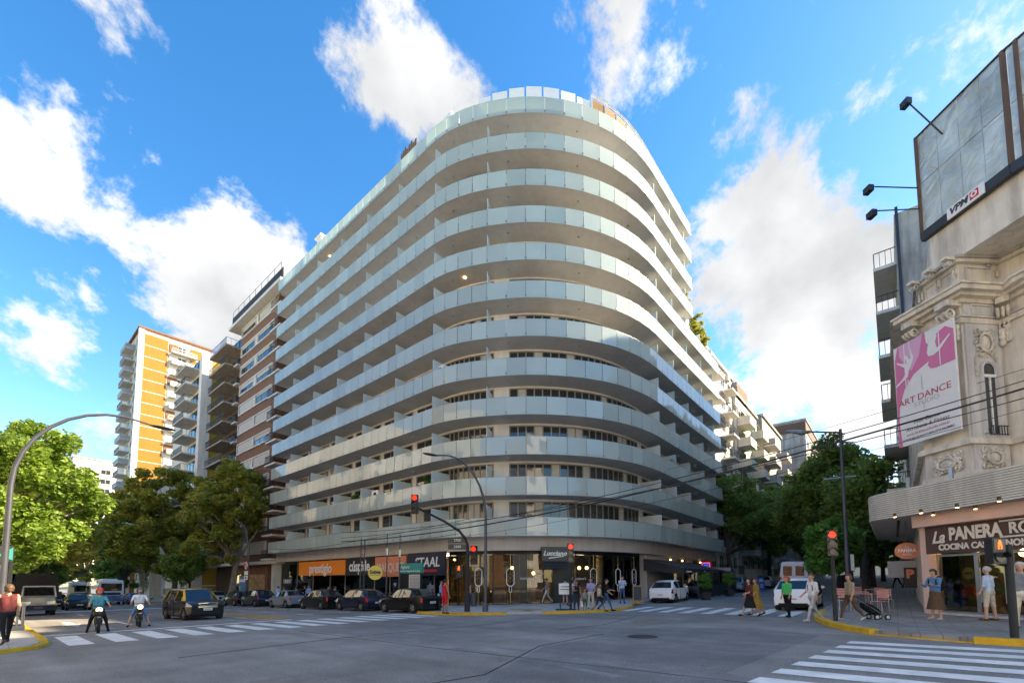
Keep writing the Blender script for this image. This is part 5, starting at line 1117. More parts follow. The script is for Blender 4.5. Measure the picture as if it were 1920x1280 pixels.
MB().box(-.01, .16, -1.25, 1.25, .85, 1.0).build('stripe', 'sign_yellow', pt_, world=False); MB().box(-.01, .16, -1.25, 1.25, 1.06, 1.19).build('stripe', 'sign_yellow', pt_, world=False)
MB().box(0, .15, -1.25, -1.15, 0, 1.2).box(0, .15, 1.15, 1.25, 0, 1.2).build('leg', 'black_panel', pt_, world=False); MB().box(-.012, 0, -1.1, .1, 1.3, 2.5).build('street_map', 'plate_white', pt_, world=False)
mp = MB()
for k in range(11): mp.box(-.016, -.012, -1.06+.1*k, -1.03+.1*k, 1.34, 2.46); mp.box(-.017, -.013, -1.06, .06, 1.36+.1*k, 1.38+.1*k)
mp.build('map_lines', 'text_dark', pt_, world=False); text('Agüero', .34, 'white_paint', pt_, (-.03, .55, 3.05), (0, -1, 0), (0, 0, 1), world=False); text('a Catedral / Congreso de Tucumán', .17, 'white_paint', pt_, (-.03, .05, 2.76), (0, -1, 0), (0, 0, 1), world=False)
rl = thing('metro_railing', 'dark railing round the metro stairs behind the parked cars', 'railing', (19.2, 28, G(19.2, 28)+.12)); r_ = MB()
for z in (.5, 1.0): r_.tube([(0, 5, z-.1), (0, -3.2, z+.06)], .025, 5)
r_.build('rail', 'dark_metal', rl, world=False)
for k in range(9): MB().tube([(0, 5-k, -.1), (0, 5-k, 1.0)], .025, 5).build('post', 'dark_metal', rl, world=False)
# no-parking sign, illuminated poster
t = thing('no_parking_sign', 'round red no-parking sign with white plates on a grey post', 'sign', (18.4, 52.5, G(18.4, 52.5)+.12))
MB().tube([(0, 0, 0), (0, 0, 6), (-.2, .4, 8), (-1.4, .8, 9.2)], [.1, .09, .07, .05], 8).build('post', 'pole_grey', t, world=False)
MB().lathe([(.001, -.03), (.48, -.03), (.48, 0), (.001, 0)], 20, (-.13, 0, 4.0), 'x').build('red_ring', 'sign_red', t, world=False); MB().lathe([(.001, -.01), (.36, -.01), (.36, 0)], 20, (-.16, 0, 4.0), 'x').build('white_disc', 'white_paint', t, world=False)
text('E', .55, 'text_dark', t, (-.18, 0, 4.0), (0, -1, 0), (0, 0, 1), bold=.03, world=False); MB().quad((-.2, .28, 4.26), (-.2, .22, 4.3), (-.2, -.28, 3.74), (-.2, -.22, 3.7)).build('slash', 'sign_red', t, world=False)
MB().box(-.15, -.12, -.48, .48, 3.0, 3.42).build('plate', 'white_paint', t, world=False); MB().box(-.15, -.12, -.48, .48, 2.5, 2.92).build('plate', 'white_paint', t, world=False); MB().quad((-.155, .3, 2.71), (-.155, 0, 2.82), (-.155, -.3, 2.71), (-.155, 0, 2.6)).build('arrow', 'text_dark', t, world=False)
t = thing('poster_panel', 'blue advertising light box on the pavement left of the parked cars', 'advertising panel', (18.8, 54.6, G(18.8, 54.6)+.12))
MB().box(-.12, .12, -1.05, 1.05, .1, 3.0).build('case', 'dark_metal', t, world=False); MB().box(-.14, -.12, -.95, .95, .3, 2.85).build('poster', 'sign_blue', t, world=False); MB().box(-.15, -.14, -.8, .8, 2.3, 2.6).build('poster_title', 'plate_white', t, world=False)
for k in range(9): MB().ball((-.15, random.uniform(-.8, .8), random.uniform(.5, 2.1)), .02, .16, .2, 6, 4).build('poster_figure', random.choice(('teal_sign', 'sign_yellow', 'cloth_green', 'plate_white')), t, world=False)
# left-edge newsstand / notice box and railing
t = thing('bus_shelter', 'dark bus shelter with notice board and teal arrow panel at the left edge', 'bus shelter', (.2, 24.6, G(.2, 24.6)+.12))
MB().box(-.9, .55, -.7, .7, 2.55, 3.1).build('roof', 'dark_metal', t, world=False); MB().box(-.9, .5, .55, .6, .3, 2.55).build('side_panel', 'black_panel', t, world=False); MB().box(.45, .55, -.7, .7, 1.35, 2.5).build('notice_frame', 'black_panel', t, world=False)
MB().box(-.1, .4, -.72, -.7, 1.4, 2.4).build('notice', 'plate_white', t, world=False); MB().box(-.6, .5, -.73, -.7, .95, 1.2).build('yellow_strip', 'sign_yellow', t, world=False); MB().add([(.15, -.72, 2.75), (.52, -.72, 3.05), (.52, -.72, 2.6)], [(0, 1, 2)]).build('teal_arrow', 'teal_sign', t, world=False)
for xx in (-.85, .5): MB().tube([(xx, -.65, 0), (xx, -.65, 2.6)], .05, 6).build('post', 'black_panel', t, world=False)
t = thing('litter_cage', 'grey slatted metal enclosure on the left pavement by the truck', 'enclosure', (.7, 25.9, G(.7, 25.9)+.12))
for k in range(8): MB().box(-.5+.13*k, -.44+.13*k, -.5, -.46, 0, .95).box(.46, .5, -.5+.13*k, -.44+.13*k, 0, .95).build('slat', 'pole_grey', t, world=False)
MB().box(-.52, .52, -.52, .52, .0, .2).build('base', 'pole_grey', t, world=False); MB().box(-.52, .52, -.52, .52, .93, 1.0).build('top_frame', 'pole_grey', t, world=False)
# bin, notice easel, A-boards
p = gnd(888, 1136, .12); t = thing('litter_bin', 'grey street bin behind the traffic light mast', 'bin', tuple(p)); MB().lathe([(.2, 0), (.24, .8), (.26, .82), (.26, .9), (.2, .92)], 12).build('bin_body', 'pole_grey', t, world=False); MB().tube([(.2, .1, 0), (.2, .1, 1.2)], .03, 6).build('post', 'dark_metal', t, world=False)
p = gnd(1061, 1143, .12); t = thing('notice_stand', 'black metal stand holding a white notice beside the corner traffic light', 'sign', tuple(p))
V3 = Vector((*VIEW, 0)); RT = Vector((math.sin(PH), -math.cos(PH), 0)); 
def vb(mb, cx, cz, w, h, d=.02, o=0): c = RT*cx+V3*o; return mb.rbox((c.x, c.y, cz), RT.xy, VIEW, w, d, h)
vb(MB(), 0, .85, .75, .6, .03).build('notice', 'plate_white', t, world=False); vb(vb(MB(), -.3, 0, .05, .85), .3, 0, .05, .85).build('post', 'black_matte', t, world=False); vb(MB(), 0, 0, 1.1, .06, .5).build('foot', 'black_matte', t, world=False); vb(vb(MB(), 0, 1.25, .5, .04, .01, .02), 0, 1.1, .6, .04, .01, .02).build('notice_line', 'text_dark', t, world=False)
def aboard(label, p, face, m2, h=1.05, blue=False):
    t = thing('a_board', label, 'sign', tuple(p)); 
    for s in (-1, 1):
        q = MB(); a = math.radians(12)*s; 
        vs = [(x, s*(.3-.28*z/h), z) for x in (-.3, .3) for z in (0, h)]; q.add([vs[0], vs[1], vs[3], vs[2]]+[(x, y-.02*s, z) for x, y, z in (vs[0], vs[1], vs[3], vs[2])], [(0, 1, 2, 3), (7, 6, 5, 4), (0, 4, 5, 1), (1, 5, 6, 2), (2, 6, 7, 3), (3, 7, 4, 0)]); q.build('board', 'wood' if not blue else 'sign_blue', t, world=False)
    q = MB(); vs = [(-.24, -.315+.28*.15/1.05, .2), (.24, -.315+.28*.15/1.05, .2), (.24, -.04, h-.08), (-.24, -.04, h-.08)]; q.add([(x, y-.012, z) for x, y, z in vs], [(0, 1, 2, 3)]); q.build('poster', m2, t, world=False)
    t.rotation_euler = (0, 0, face); return t
t = aboard('wooden framed A-board on the pavement behind the parked white hatchback', gnd(1196, 1130, .12), PH-math.pi/2-.3, 'black_panel', 1.15)
t = aboard('blue A-board with white disc standing in the side street', gnd(1427, 1107, 0), PH-math.pi/2-.1, 'sign_blue', 1.35, True)
MB().lathe([(.001, -.02), (.2, -.02), (.2, 0)], 18, (0, -.11, 1.0), 'y').build('disc', 'white_paint', t, world=False)
for k in range(3): MB().box(-.15, .15, -.26+.03*k, -.24+.03*k, .35+.13*k, .4+.13*k).build('text_line', 'white_paint', t, world=False)
# neon sign and screen on the side street
t = thing('neon_sign', 'square blue and red neon sign hung out from the building', 'sign', (44.4, 13.6, 2.2)); MB().box(-.08, .08, -.42, .42, .33, 1.17).build('box', 'black_panel', t, world=False)
for k, (m, s) in enumerate((('neon_red', 1.0), ('neon_blue', .78), ('plate_white', .5), ('neon_blue', .28))):
    q = MB(); a = .38*s
    for u0, v0, u1, v1 in ((-a, -a, a, -a), (a, -a, a, a), (a, a, -a, a), (-a, a, -a, -a)): q.tube([(-.1, u0, .75+v0), (-.1, u1, .75+v1)], .025, 5)
    q.build('neon_tube', m, t, world=False)
MB().tube([(0, .42, 1.0), (0, 1.5, 1.0)], .04, 5).build('bracket', 'dark_metal', t, world=False)
t = thing('shop_screen', 'grey illuminated board below the neon sign', 'sign', (50.5, 13.9, 1.9)); MB().box(-.05, .05, -.9, .9, 0, 1.1).build('panel', 'text_grey', t, world=False); MB().box(-.08, -.05, -.8, .8, .1, 1.0).build('print', 'banner_lilac', t, world=False)
# street terrace: screens, awning, planters
ter = thing('street_terrace', 'black framed terrace screens with clear upper panes beside the parked white hatchback', 'terrace', (38, 11.4, G(38, 11.4)))
for k in range(6):
    x0 = 34.6+k*1.75; z = G(x0, 11.4)
    MB().box(x0+.03, x0+1.72, 11.2, 11.24, z+.12, z+.95).build('lower_panel', 'black_panel', ter); MB().box(x0+.03, x0+1.72, 11.21, 11.225, z+1.0, z+2.0).build('clear_pane', 'screen_glass', ter)
    fr = MB().box(x0-.03, x0+.03, 11.18, 11.27, z, z+2.05); fr.box(x0+.03, x0+1.72, 11.18, 11.27, z+.94, z+1.0); fr.box(x0+.03, x0+1.72, 11.18, 11.27, z+2.0, z+2.05); fr.build('frame', 'pole_grey', ter)
MB().box(34.56, 34.6, 11.25, 13, G(34, 12)+.1, G(34, 12)+2.0).build('end_screen', 'screen_glass', ter)
aw = thing('awning', 'black fabric awning with pale logos over the street terrace', 'awning', (38, 13, 2.6))
for x0, x1 in ((33.6, 38.9), (39.1, 44.3)):
    MB().add([(x0, 15, 3.35), (x1, 15, 3.35), (x1, 11.9, 2.55), (x0, 11.9, 2.55), (x0, 15, 3.3), (x1, 15, 3.3), (x1, 11.9, 2.5), (x0, 11.9, 2.5)], [(0, 1, 2, 3), (7, 6, 5, 4), (0, 4, 5, 1), (1, 5, 6, 2), (2, 6, 7, 3), (3, 7, 4, 0)]).build('canopy_sheet', 'awning', aw)
    MB().box(x0, x1, 11.87, 11.9, 2.1, 2.55).build('valance', 'awning', aw); MB().box(x0+.5, x0+1.6, 11.85, 11.87, 2.25, 2.36).box(x1-.7, x1-.35, 11.85, 11.87, 2.22, 2.42).build('logo', 'plate_white', aw)
    MB().add([(x0, 15, 3.3), (x0, 11.9, 2.5), (x0, 11.9, 2.1), (x0, 15, 2.4), (x0+.02, 15, 3.3), (x0+.02, 11.9, 2.5), (x0+.02, 11.9, 2.1), (x0+.02, 15, 2.4)], [(0, 1, 2, 3), (7, 6, 5, 4), (0, 4, 5, 1), (1, 5, 6, 2), (2, 6, 7, 3), (3, 7, 4, 0)]).build('side_flap', 'awning', aw)
MB().tube([(33.7, 12, 0), (33.7, 12, 2.6)], .05, 6).build('post', 'dark_metal', aw)
for k, (u, v) in enumerate(((1317, 1124), (1362, 1117), (1280, 1116))):
    p = gnd(u, v); shrub('potted_shrub', ('pale leafy shrub in a black planter in the middle of the terrace screens', 'pale leafy shrub in a black planter at the far end of the terrace', 'pale leafy shrub behind the white hatchback at the near end of the terrace')[k], (p.x, p.y-.25, p.z), .5, 1.35, 1500, .14, 'leaf_fresh', 80+k, pot=.4)
# cafe tables and chairs in pink
def cafe_chair(label, p, rz):
    t = thing('cafe_chair', label, 'chair', tuple(p), rz, 'pink slatted cafe chairs')
    for k in range(4): MB().box(-.2+.105*k, -.11+.105*k, -.2, .2, .44, .465).build('seat_slat', 'pink_seat', t, world=False)
    for k in range(3): MB().box(-.235, -.21, -.2, .2, .58+.11*k, .67+.11*k).build('back_slat', 'pink_seat', t, world=False)
    for x, y in ((-.22, -.21), (-.22, .21), (.2, -.21), (.2, .21)): MB().tube([(x, y, 0), (x, y, .9 if x < 0 else .44)], .015, 5).build('leg', 'steel', t, world=False)
CL = ('pink slatted cafe chair nearest the red traffic light', 'pink slatted cafe chair behind the woman with the shopping trolley', 'pink slatted cafe chair at the back of the pavement tables', 'pink slatted cafe chair beside the parked white car', 'pink slatted cafe chair under the young tree', 'pink slatted cafe chair at the right of the pavement tables')
for l, (x, y, r) in zip(CL, ((24.4, 1.8, .4), (23.9, .55, 2.6), (27.4, .7, .5), (27.0, 2.05, 0), (29.2, 1.6, 3.0), (25.6, .35, 3.3))): cafe_chair(l, onp(x, y), r)
for l, (x, y) in zip(('pink topped cafe table near the red traffic light', 'pink topped cafe table under the young tree', 'pink topped cafe table farther along the pavement'), ((24.6, 1.1), (26.6, 1.3), (29.4, .9))):
    t = thing('cafe_table', l, 'table', onp(x, y), group='pink cafe tables')
    for k in range(5): MB().box(-.35+.14*k, -.22+.14*k, -.35, .35, .72, .75).build('top_slat', 'pink_seat', t, world=False)
    for a, b in ((-.3, -.3), (-.3, .3), (.3, -.3), (.3, .3)): MB().tube([(a, b, 0), (a, b, .72)], .018, 5).build('leg', 'steel', t, world=False)
# park railings behind the young tree
for k in range(2):
    x0 = 36+8*k; t = thing('park_railing', ('near black railing section along the side street pavement', 'far black railing section along the side street pavement')[k], 'railing', onp(x0, 2.9), group='side street railings'); z0_ = onp(x0, 2.9)[2]
    for j in range(14): xx = x0+j*.55; MB().tube([(xx, 2.9, G(xx, 2.9)+.1), (xx, 2.9, G(xx, 2.9)+1.5)], .02, 4).build('bar', 'dark_metal', t)
    MB().tube([(x0, 2.9, G(x0, 2.9)+1.45), (x0+7.2, 2.9, G(x0+7.2, 2.9)+1.45)], .025, 4).build('rail', 'dark_metal', t)
# overhead cables
def cable(label, a, b, r, sag=.5):
    a = Vector(a); b = Vector(b); pts = [a+(b-a)*k/24-Vector((0, 0, sag*4*(k/24)*(1-k/24))) for k in range(25)]
    o = MB().tube(pts, r, 5).build('overhead_cable', 'black_matte'); tag(o, label, 'cable', 'overhead cables')
def far(u, v, d): q = ray(u, v); k = d/(q.x*math.cos(PH)+q.y*math.sin(PH)); return Vector((q.x*k, q.y*k, CZ+q.z*k))
for k, (v0, v1, r, l) in enumerate(((975, 721, .032, 'thickest overhead cable sweeping up to the right'), (958, 741, .016, 'lower thin overhead cable crossing the dance banner'), (968, 706, .016, 'upper thin overhead cable crossing the dance banner'), (985, 762, .009, 'faint lowest overhead cable to the right'))):
    cable(l, far(640, v0+40, 30), far(1990, v1-14, 12.5), r, .9)
cable('very thin cable high across the side street', far(1250, 880, 34), far(1990, 670, 14), .01, .2)
for k, (a, b, l) in enumerate((((440, 1042, 52), (880, 972, 29), 'upper cable along the left shop fascia'), ((500, 1028, 45), (860, 1000, 29), 'lower cable along the left shop fascia'))): cable(l, far(*a), far(*b), .018, .4)
# ================================================================ vehicles
def wheel(t, x, y, r, w=.2, m='rim'):
    o = MB().lathe([(r*.62, -w/2), (r*.97, -w/2), (r, -w/2+.03), (r, w/2-.03), (r*.97, w/2), (r*.62, w/2)], 20, (x, y, r), 'y'); o.sm = True
    wh = o.build('wheel', 'tyre', t, world=False)
    s = 1 if y > 0 else -1; rm = MB().lathe([(r*.64, -.01), (r*.64, .01), (r*.5, .03), (r*.16, .035), (r*.001+.01, .03)], 18, (0, 0, 0), 'y')
    MB().add([(x+a, y+s*(w/2-.02)+b*s, r+c) for a, b, c in rm.v], rm.f).build('rim', m, wh, world=False)
    sp_ = MB()
    for k in range(5):
        a = 2*math.pi*k/5+.3; d = Vector((math.cos(a), 0, math.sin(a))); n = Vector((-d.z, 0, d.x)); q0 = Vector((x, y+s*(w/2+.022), r))
        sp_.quad(q0+d*r*.22+n*.045, q0+d*r*.56+n*.09, q0+d*r*.56-n*.02, q0+d*r*.22-n*.01)
    sp_.build('spoke_gap', 'underbody', wh, world=False, fix=False)
PROF = {  # x/L from the nose: upper outline (z/H), and cabin limits: cowl, roof front, roof rear, tail
 'hatch': dict(top=[(0, .43), (.02, .5), (.09, .58), (.22, .655), (.40, .96), (.52, 1.0), (.70, .975), (.83, .91), (.95, .66), (.985, .6), (1, .5)], cab=(.22, .40, .83, .95), pil=(.6,), wh=(.165, .815)),
 'sedan': dict(top=[(0, .44), (.02, .5), (.1, .57), (.27, .635), (.43, .97), (.53, 1.0), (.66, .98), (.72, .95), (.855, .69), (.97, .67), (1, .58)], cab=(.27, .43, .72, .855), pil=(.585,), wh=(.17, .8)),
 'mpv': dict(top=[(0, .46), (.02, .5), (.1, .575), (.2, .62), (.36, .96), (.5, 1.0), (.78, 1.0), (.92, .96), (.975, .62), (1, .52)], cab=(.2, .36, .92, .975), pil=(.5, .75), wh=(.165, .8)),
}
def car(label, kind, paint, loc, ang, L=4.2, W=1.72, H=1.48, roof=None, plate=True, rim_='rim', group='cars', lights=False, name='car'):
    t = thing(name, label, 'car', tuple(loc), group=group); slope_rot(t, ang)
    P = PROF[kind]; r = .31; wx = [w_*L for w_ in P['wh']]; cowl, rf, rr, tail = [c*L for c in P['cab']]
    xs = {0, .02*L, .06*L, .1*L, cowl, rf, rr, tail, L, .97*L, .94*L, (cowl+rf)/2, (rf+rr)/2, (rr+tail)/2}
    for w_ in wx: xs |= {w_+r*1.13*k for k in (-1, -.92, -.7, -.35, 0, .35, .7, .92, 1)}
    wins = [rf-.02*L]+[p_*L for p_ in P['pil']]+[rr+.01*L]; win_ranges = []
    x0 = cowl+(rf-cowl)*.55
    for p_ in P['pil']: win_ranges.append((x0, p_*L-.03)); x0 = p_*L+.03
    win_ranges.append((x0, rr-.04*L if kind != 'sedan' else rr+.02*L))
    for a, b in win_ranges: xs |= {a, b}
    xs = sorted(xs); xs = [x for i, x in enumerate(xs) if i == 0 or x-xs[i-1] > .012]
    if xs[-1] < L: xs[-1] = L
    tx, tz = zip(*P['top']); hw = W/2; rows = []
    for x in xs:
        z = np.interp(x/L, tx, tz)*H; e = max(0, 1-x/(.16*L)), max(0, 1-(L-x)/(.12*L)); w_ = hw*(1-.16*e[0]**2-.1*e[1]**2)
        zb = .2+.1*max(e)**2
        for c in wx:
            if abs(x-c) <= r*1.131: zb = max(zb, r+math.sqrt(max(0, (r*1.13)**2-(x-c)**2)))
        belt = min(z-.03, (.6+.05*x/L)*H); z2 = max(.42*H, zb+.04); belt = max(belt, z2+.03)
        incab = cowl < x < tail
        cw = w_*.965
        if incab:
            f_ = min(1, (x-cowl)/(rf-cowl), (tail-x)/(tail-rr)); cw = w_*(.95-.2*f_)
        ze = max(z-.045*H*(1 if incab else .4), belt+.012)
        rows.append([(x, w_*.9, zb), (x, w_*.985, zb+.03), (x, w_, z2), (x, w_*.975, belt), (x, cw, ze), (x, cw*.87, max(z-.006, ze+.004)), (x, 0, max(z+.008, ze+.008))])
    n = len(xs); nj = 7; parts = {}
    full = [[p for p in row]+[(p[0], -p[1], p[2]) for p in row[-2::-1]] for row in rows]; m = len(full[0])
    def key(i, j):
        xm = (xs[i]+xs[i+1])/2; s = j if j < nj-1 else m-2-j; side = 'l' if j < nj-1 else 'r'
        if s >= 5 and cowl <= xm <= rf-.01: return ('windscreen', 'car_glass')
        if s >= 5 and rr <= xm <= tail and (kind != 'mpv' or True): return ('rear_window', 'car_glass')
        if s == 3:
            for q, (a, b) in enumerate(win_ranges):
                if a <= xm <= b: return ('side_window', 'car_glass', side, q)
        if s in (2, 3) and xm < .1*L and s == 2: return ('headlight', 'headlight', side)
        if s == 2 and xm > .955*L or (s == 2 and kind != 'sedan' and xm > .94*L): return ('taillight', 'taillight', side)
        if roof and (s >= 4 or s == 3) and xm > cowl: return ('roof', roof)
        return ('body', paint)
    for i in range(n-1):
        for j in range(m-1): parts.setdefault(key(i, j), []).append((full[i][j], full[i+1][j], full[i+1][j+1], full[i][j+1]))
    for i in (0, n-1):
        parts.setdefault(('body', paint), []).append(tuple(full[i]))
    for k, fs in parts.items():
        mb = MB(); idx = {}
        for f in fs:
            q = []
            for p in f:
                kk = (round(p[0], 4), round(p[1], 4), round(p[2], 4))
                if kk not in idx: idx[kk] = len(mb.v); mb.v.append(p)
                if not q or q[-1] != idx[kk]: q.append(idx[kk])
            if len(set(q)) >= 3: mb.f.append(tuple(dict.fromkeys(q)))
        mb.v = [(L/2-x, y, z) for x, y, z in mb.v]; mb.sm = True
        mb.build(k[0], k[1], t, world=False)
    MB().box(-L/2+.15, L/2-.15, -hw*.86, hw*.86, .16, .5*H).build('underbody', 'underbody', t, world=False)
    for c in wx:
        for s in (-1, 1): wheel(t, L/2-c, s*(hw-.115), r, .2, rim_)
    for s in (-1, 1):
        MB().ball((L/2-cowl-.22, s*(hw+.07), .66*H), .09, .1, .075, 8, 6).build('wing_mirror', paint, t, world=False)
        for q, (a, b) in enumerate(win_ranges[:2]): MB().box(L/2-b+.06, L/2-b+.22, s*hw*.975-.012, s*hw*.975+.02, .585*H-.02, .585*H+.01).build('door_handle', 'chrome' if paint != 'paint_white' else paint, t, world=False)
        for q, (a, b) in enumerate(win_ranges[:2]): MB().box(L/2-b-.02, L/2-b-.008, s*hw*.99-.02, s*hw*.99+.006, .24, .57*H).build('door_seam', 'underbody', t, world=False)
    if plate:
        MB().box(L/2+.0, L/2+.02, -.2, .2, .3*H, .3*H+.12).build('licence_plate', 'plate_white', t, world=False); MB().box(-L/2-.02, -L/2, -.2, .2, .38*H if kind == 'sedan' else .33*H, (.38*H if kind == 'sedan' else .33*H)+.12).build('licence_plate', 'plate_white', t, world=False)
        for sx in (1, -1):
            zc = .3*H if sx > 0 else (.38*H if kind == 'sedan' else .33*H)
            for k in range(6): MB().box(sx*(L/2+.021), sx*(L/2+.024), -.15+.053*k, -.12+.053*k, zc+.035, zc+.085).build('plate_character', 'text_dark', t, world=False)
    MB().box(L/2-.03, L/2+.008, -hw*.62, hw*.62, .17*H, .27*H).build('lower_grille', 'underbody', t, world=False); MB().box(L/2-.02, L/2+.01, -hw*.5, hw*.5, .385*H, .44*H).build('grille', 'chrome' if kind == 'mpv' else 'underbody', t, world=False)
    MB().box(-L/2-.012, -L/2+.03, -hw*.7, hw*.7, .17*H, .24*H).build('rear_diffuser', 'underbody', t, world=False)
    return t
UPAV = math.pi/2; DOWN = -math.pi/2
taxi = car('black and yellow taxi people carrier waiting at the stop line', 'mpv', 'paint_black', (7.7, 29.6, G(7.7, 29.6)), DOWN+.05, 4.36, 1.78, 1.66, roof='paint_yellow', group='taxis', name='taxi')
MB().tube([(2.2, -.42, .86), (2.21, -.36, .76), (2.21, .36, .76), (2.2, .42, .86)], .025, 6).tube([(2.19, -.46, .86), (2.21, 0, .88), (2.19, .46, .86)], .022, 6).build('grille_chrome', 'chrome', taxi, world=False)
for s in (-1, 1): MB().tube([(1.0, s*.6, 1.63), (-1.5, s*.6, 1.66)], .02, 5).build('roof_rail', 'dark_metal', taxi, world=False)
car('black and yellow taxi saloon queueing behind the truck', 'sedan', 'paint_black', (5.9, 57.5, G(5.9, 57.5)), DOWN, 4.4, 1.72, 1.44, roof='paint_yellow', group='taxis', name='taxi')
car('red and black car behind the queueing taxi saloon', 'hatch', 'paint_black', (5.2, 66, G(5.2, 66)), DOWN, 4.1, 1.75, 1.5, roof='paint_red')
car('silver car half hidden behind the truck', 'mpv', 'paint_silver', (3.2, 62, G(3.2, 62)), DOWN, 4.2, 1.75, 1.65)
car('blue hatchback beside the bus going up the avenue', 'hatch', 'paint_blue', (13.0, 75, G(13, 75)), UPAV, 4.0, 1.7, 1.48)
car('white saloon parked far up the avenue left of the taxi', 'sedan', 'paint_white', (16.6, 71, G(16.6, 71)), UPAV, 4.3, 1.7, 1.42)
PK = (('sedan', 'paint_silver', 58.0, 4.3, 'silver saloon parked farthest in the kerb row by the taxi'), ('hatch', 'paint_black', 50.6, 3.8, 'small black hatchback parked fifth from the front of the kerb row'), ('hatch', 'paint_navy', 45.6, 4.2, 'dark blue crossover parked fourth from the front of the kerb row'), ('sedan', 'paint_greyblue', 39.2, 4.2, 'grey saloon with sloping boot parked in the middle of the kerb row'), ('sedan', 'paint_black', 33.4, 4.4, 'black saloon parked third from the junction'), ('hatch', 'paint_navy', 28.0, 4.0, 'dark hatchback parked second from the junction'), ('sedan', 'paint_black', 22.6, 4.3, 'glossy black saloon parked nearest the junction'))
for k, m, y, L, l in PK: car(l, k, m, (17.0, y, G(17.0, y)), UPAV+.02, L, 1.7, 1.58 if 'crossover' in l else 1.47, group='cars parked along the kerb')
car('small white hatchback parked at the corner by the terrace', 'hatch', 'paint_white', (31.4, 12.1, G(31.4, 12.1)), .04, 3.78, 1.67, 1.53)
fi = car('white hatchback stopped at the crossing on the side street', 'hatch', 'paint_white', (26.9, 3.75, G(26.9, 3.75)), .0, 3.9, 1.7, 1.56)
car('grey hatchback parked beyond the terrace planters', 'hatch', 'paint_greyblue', (48.2, 11.7, G(48.2, 11.7)), .0, 4.0, 1.7, 1.5)
car('old beige saloon parked across the side street behind the blue board', 'sedan', 'paint_beige', (58, 11.4, G(58, 11.4)), .1, 4.6, 1.75, 1.4)
car('silver people carrier parked beyond the beige saloon', 'mpv', 'paint_silver', (66, 9.6, G(66, 9.6)), .05, 4.4, 1.8, 1.7)
# vans, truck, buses: chamfered bodies
def loft(sec, name, m, t, mats=None):
    "sections (x, half width, z0, z1, roof half width)"
    mb = MB(); n = 8
    for x, w_, z0, z1, rw in sec: mb.v += [(x, -w_, z0), (x, -w_, z0+(z1-z0)*.55), (x, -rw, z1-.08), (x, -rw+.12, z1), (x, rw-.12, z1), (x, rw, z1-.08), (x, w_, z0+(z1-z0)*.55), (x, w_, z0)]
    for i in range(len(sec)-1):
        for k in range(n): mb.f.append((i*n+k, i*n+(k+1) % n, (i+1)*n+(k+1) % n, (i+1)*n+k))
    mb.f += [tuple(range(n-1, -1, -1)), tuple((len(sec)-1)*n+k for k in range(n))]; mb.sm = True
    return mb.build(name, m, t, world=False)
tk = thing('truck', 'grey truck with a dark tarpaulin load waiting in the left lane', 'truck', (2.75, 47.6, G(2.75, 47.6)), group='lorries and vans'); slope_rot(tk, DOWN)
loft([(2.5, .8, .45, 1.25, .75), (2.42, .86, .4, 1.3, .8), (2.3, .87, .4, 1.4, .82), (1.95, .87, .4, 2.06, .76), (1.6, .87, .4, 2.12, .76), (.6, .87, .4, 2.1, .78)], 'cab', 'paint_truck', tk)
MB().quad((2.34, -.74, 1.34), (2.34, .74, 1.34), (2.02, .68, 1.97), (2.02, -.68, 1.97)).build('windscreen', 'car_glass', tk, world=False)
fs_ = MB().tube([(2.35, -.82, 1.3), (2.03, -.76, 2.02), (2.03, .76, 2.02), (2.35, .82, 1.3)], .045, 6); fs_.build('screen_surround', 'white_paint', tk, world=False)
MB().box(2.44, 2.56, -.88, .88, .38, .72).build('bumper', 'paint_navy', tk, world=False)
for s in (-1, 1): MB().box(2.46, 2.52, s*.6-.2, s*.6+.2, .78, .98).build('headlight', 'headlight', tk, world=False); MB().box(2.45, 2.53, s*.83-.08, s*.83+.06, .7, .84).build('indicator', 'paint_yellow', tk, world=False); MB().box(2.1, 2.2, s*1.02-.1, s*1.02+.1, 1.2, 1.65).build('wing_mirror', 'black_matte', tk, world=False)
MB().box(2.56, 2.575, -.22, .22, .48, .62).build('licence_plate', 'text_dark', tk, world=False); MB().box(2.47, 2.5, -.12, .12, .8, .92).build('badge', 'chrome', tk, world=False); MB().box(2.36, 2.42, .3, .75, 1.08, 1.16).build('air_intake', 'underbody', tk, world=False)
mb = MB(); rnd = random.Random(5); nx, ny = 12, 16
g_ = [[(.5-3.4*i/nx, -1.0+2.0*j/ny, 2.9+.08*math.sin(i*1.7+j*1.1)+.05*rnd.random()) for j in range(ny+1)] for i in range(nx+1)]
for i in range(nx+1):
    g_[i] = [(g_[i][0][0], -1.03+.05*math.sin(i*2.1), .95), (g_[i][0][0], -1.06+.06*math.sin(i*2.7), 1.9)]+g_[i]+[(g_[i][0][0], 1.06+.06*math.sin(i*2.3), 1.9), (g_[i][0][0], 1.03, .95)]
W_ = len(g_[0]); mb.v = [p for r_ in g_ for p in r_]; mb.f = [(i*W_+j, (i+1)*W_+j, (i+1)*W_+j+1, i*W_+j+1) for i in range(nx) for j in range(W_-1)]+[tuple(range(W_)), tuple(nx*W_+j for j in range(W_))]; mb.sm = True
mb.build('tarpaulin', 'tarp', tk, world=False); MB().box(-2.9, .5, -1, 1, .7, .95).build('load_bed', 'dark_metal', tk, world=False)
for x in (1.75, -1.7):
    for s in (-1, 1): wheel(tk, x, s*.75, .36, .24, 'rim')
vn = thing('van', 'white over red van parked up the side street', 'van', (44, 6.2, G(44, 6.2)), group='lorries and vans'); slope_rot(vn, math.pi+.02)
loft([(-2.4, .95, .35, 2.4, .85), (-2.3, .97, .3, 2.5, .86), (1.2, .97, .3, 2.5, .86), (1.9, .96, .3, 1.5, .85), (2.6, .9, .35, 1.15, .8)], 'body', 'paint_white', vn)
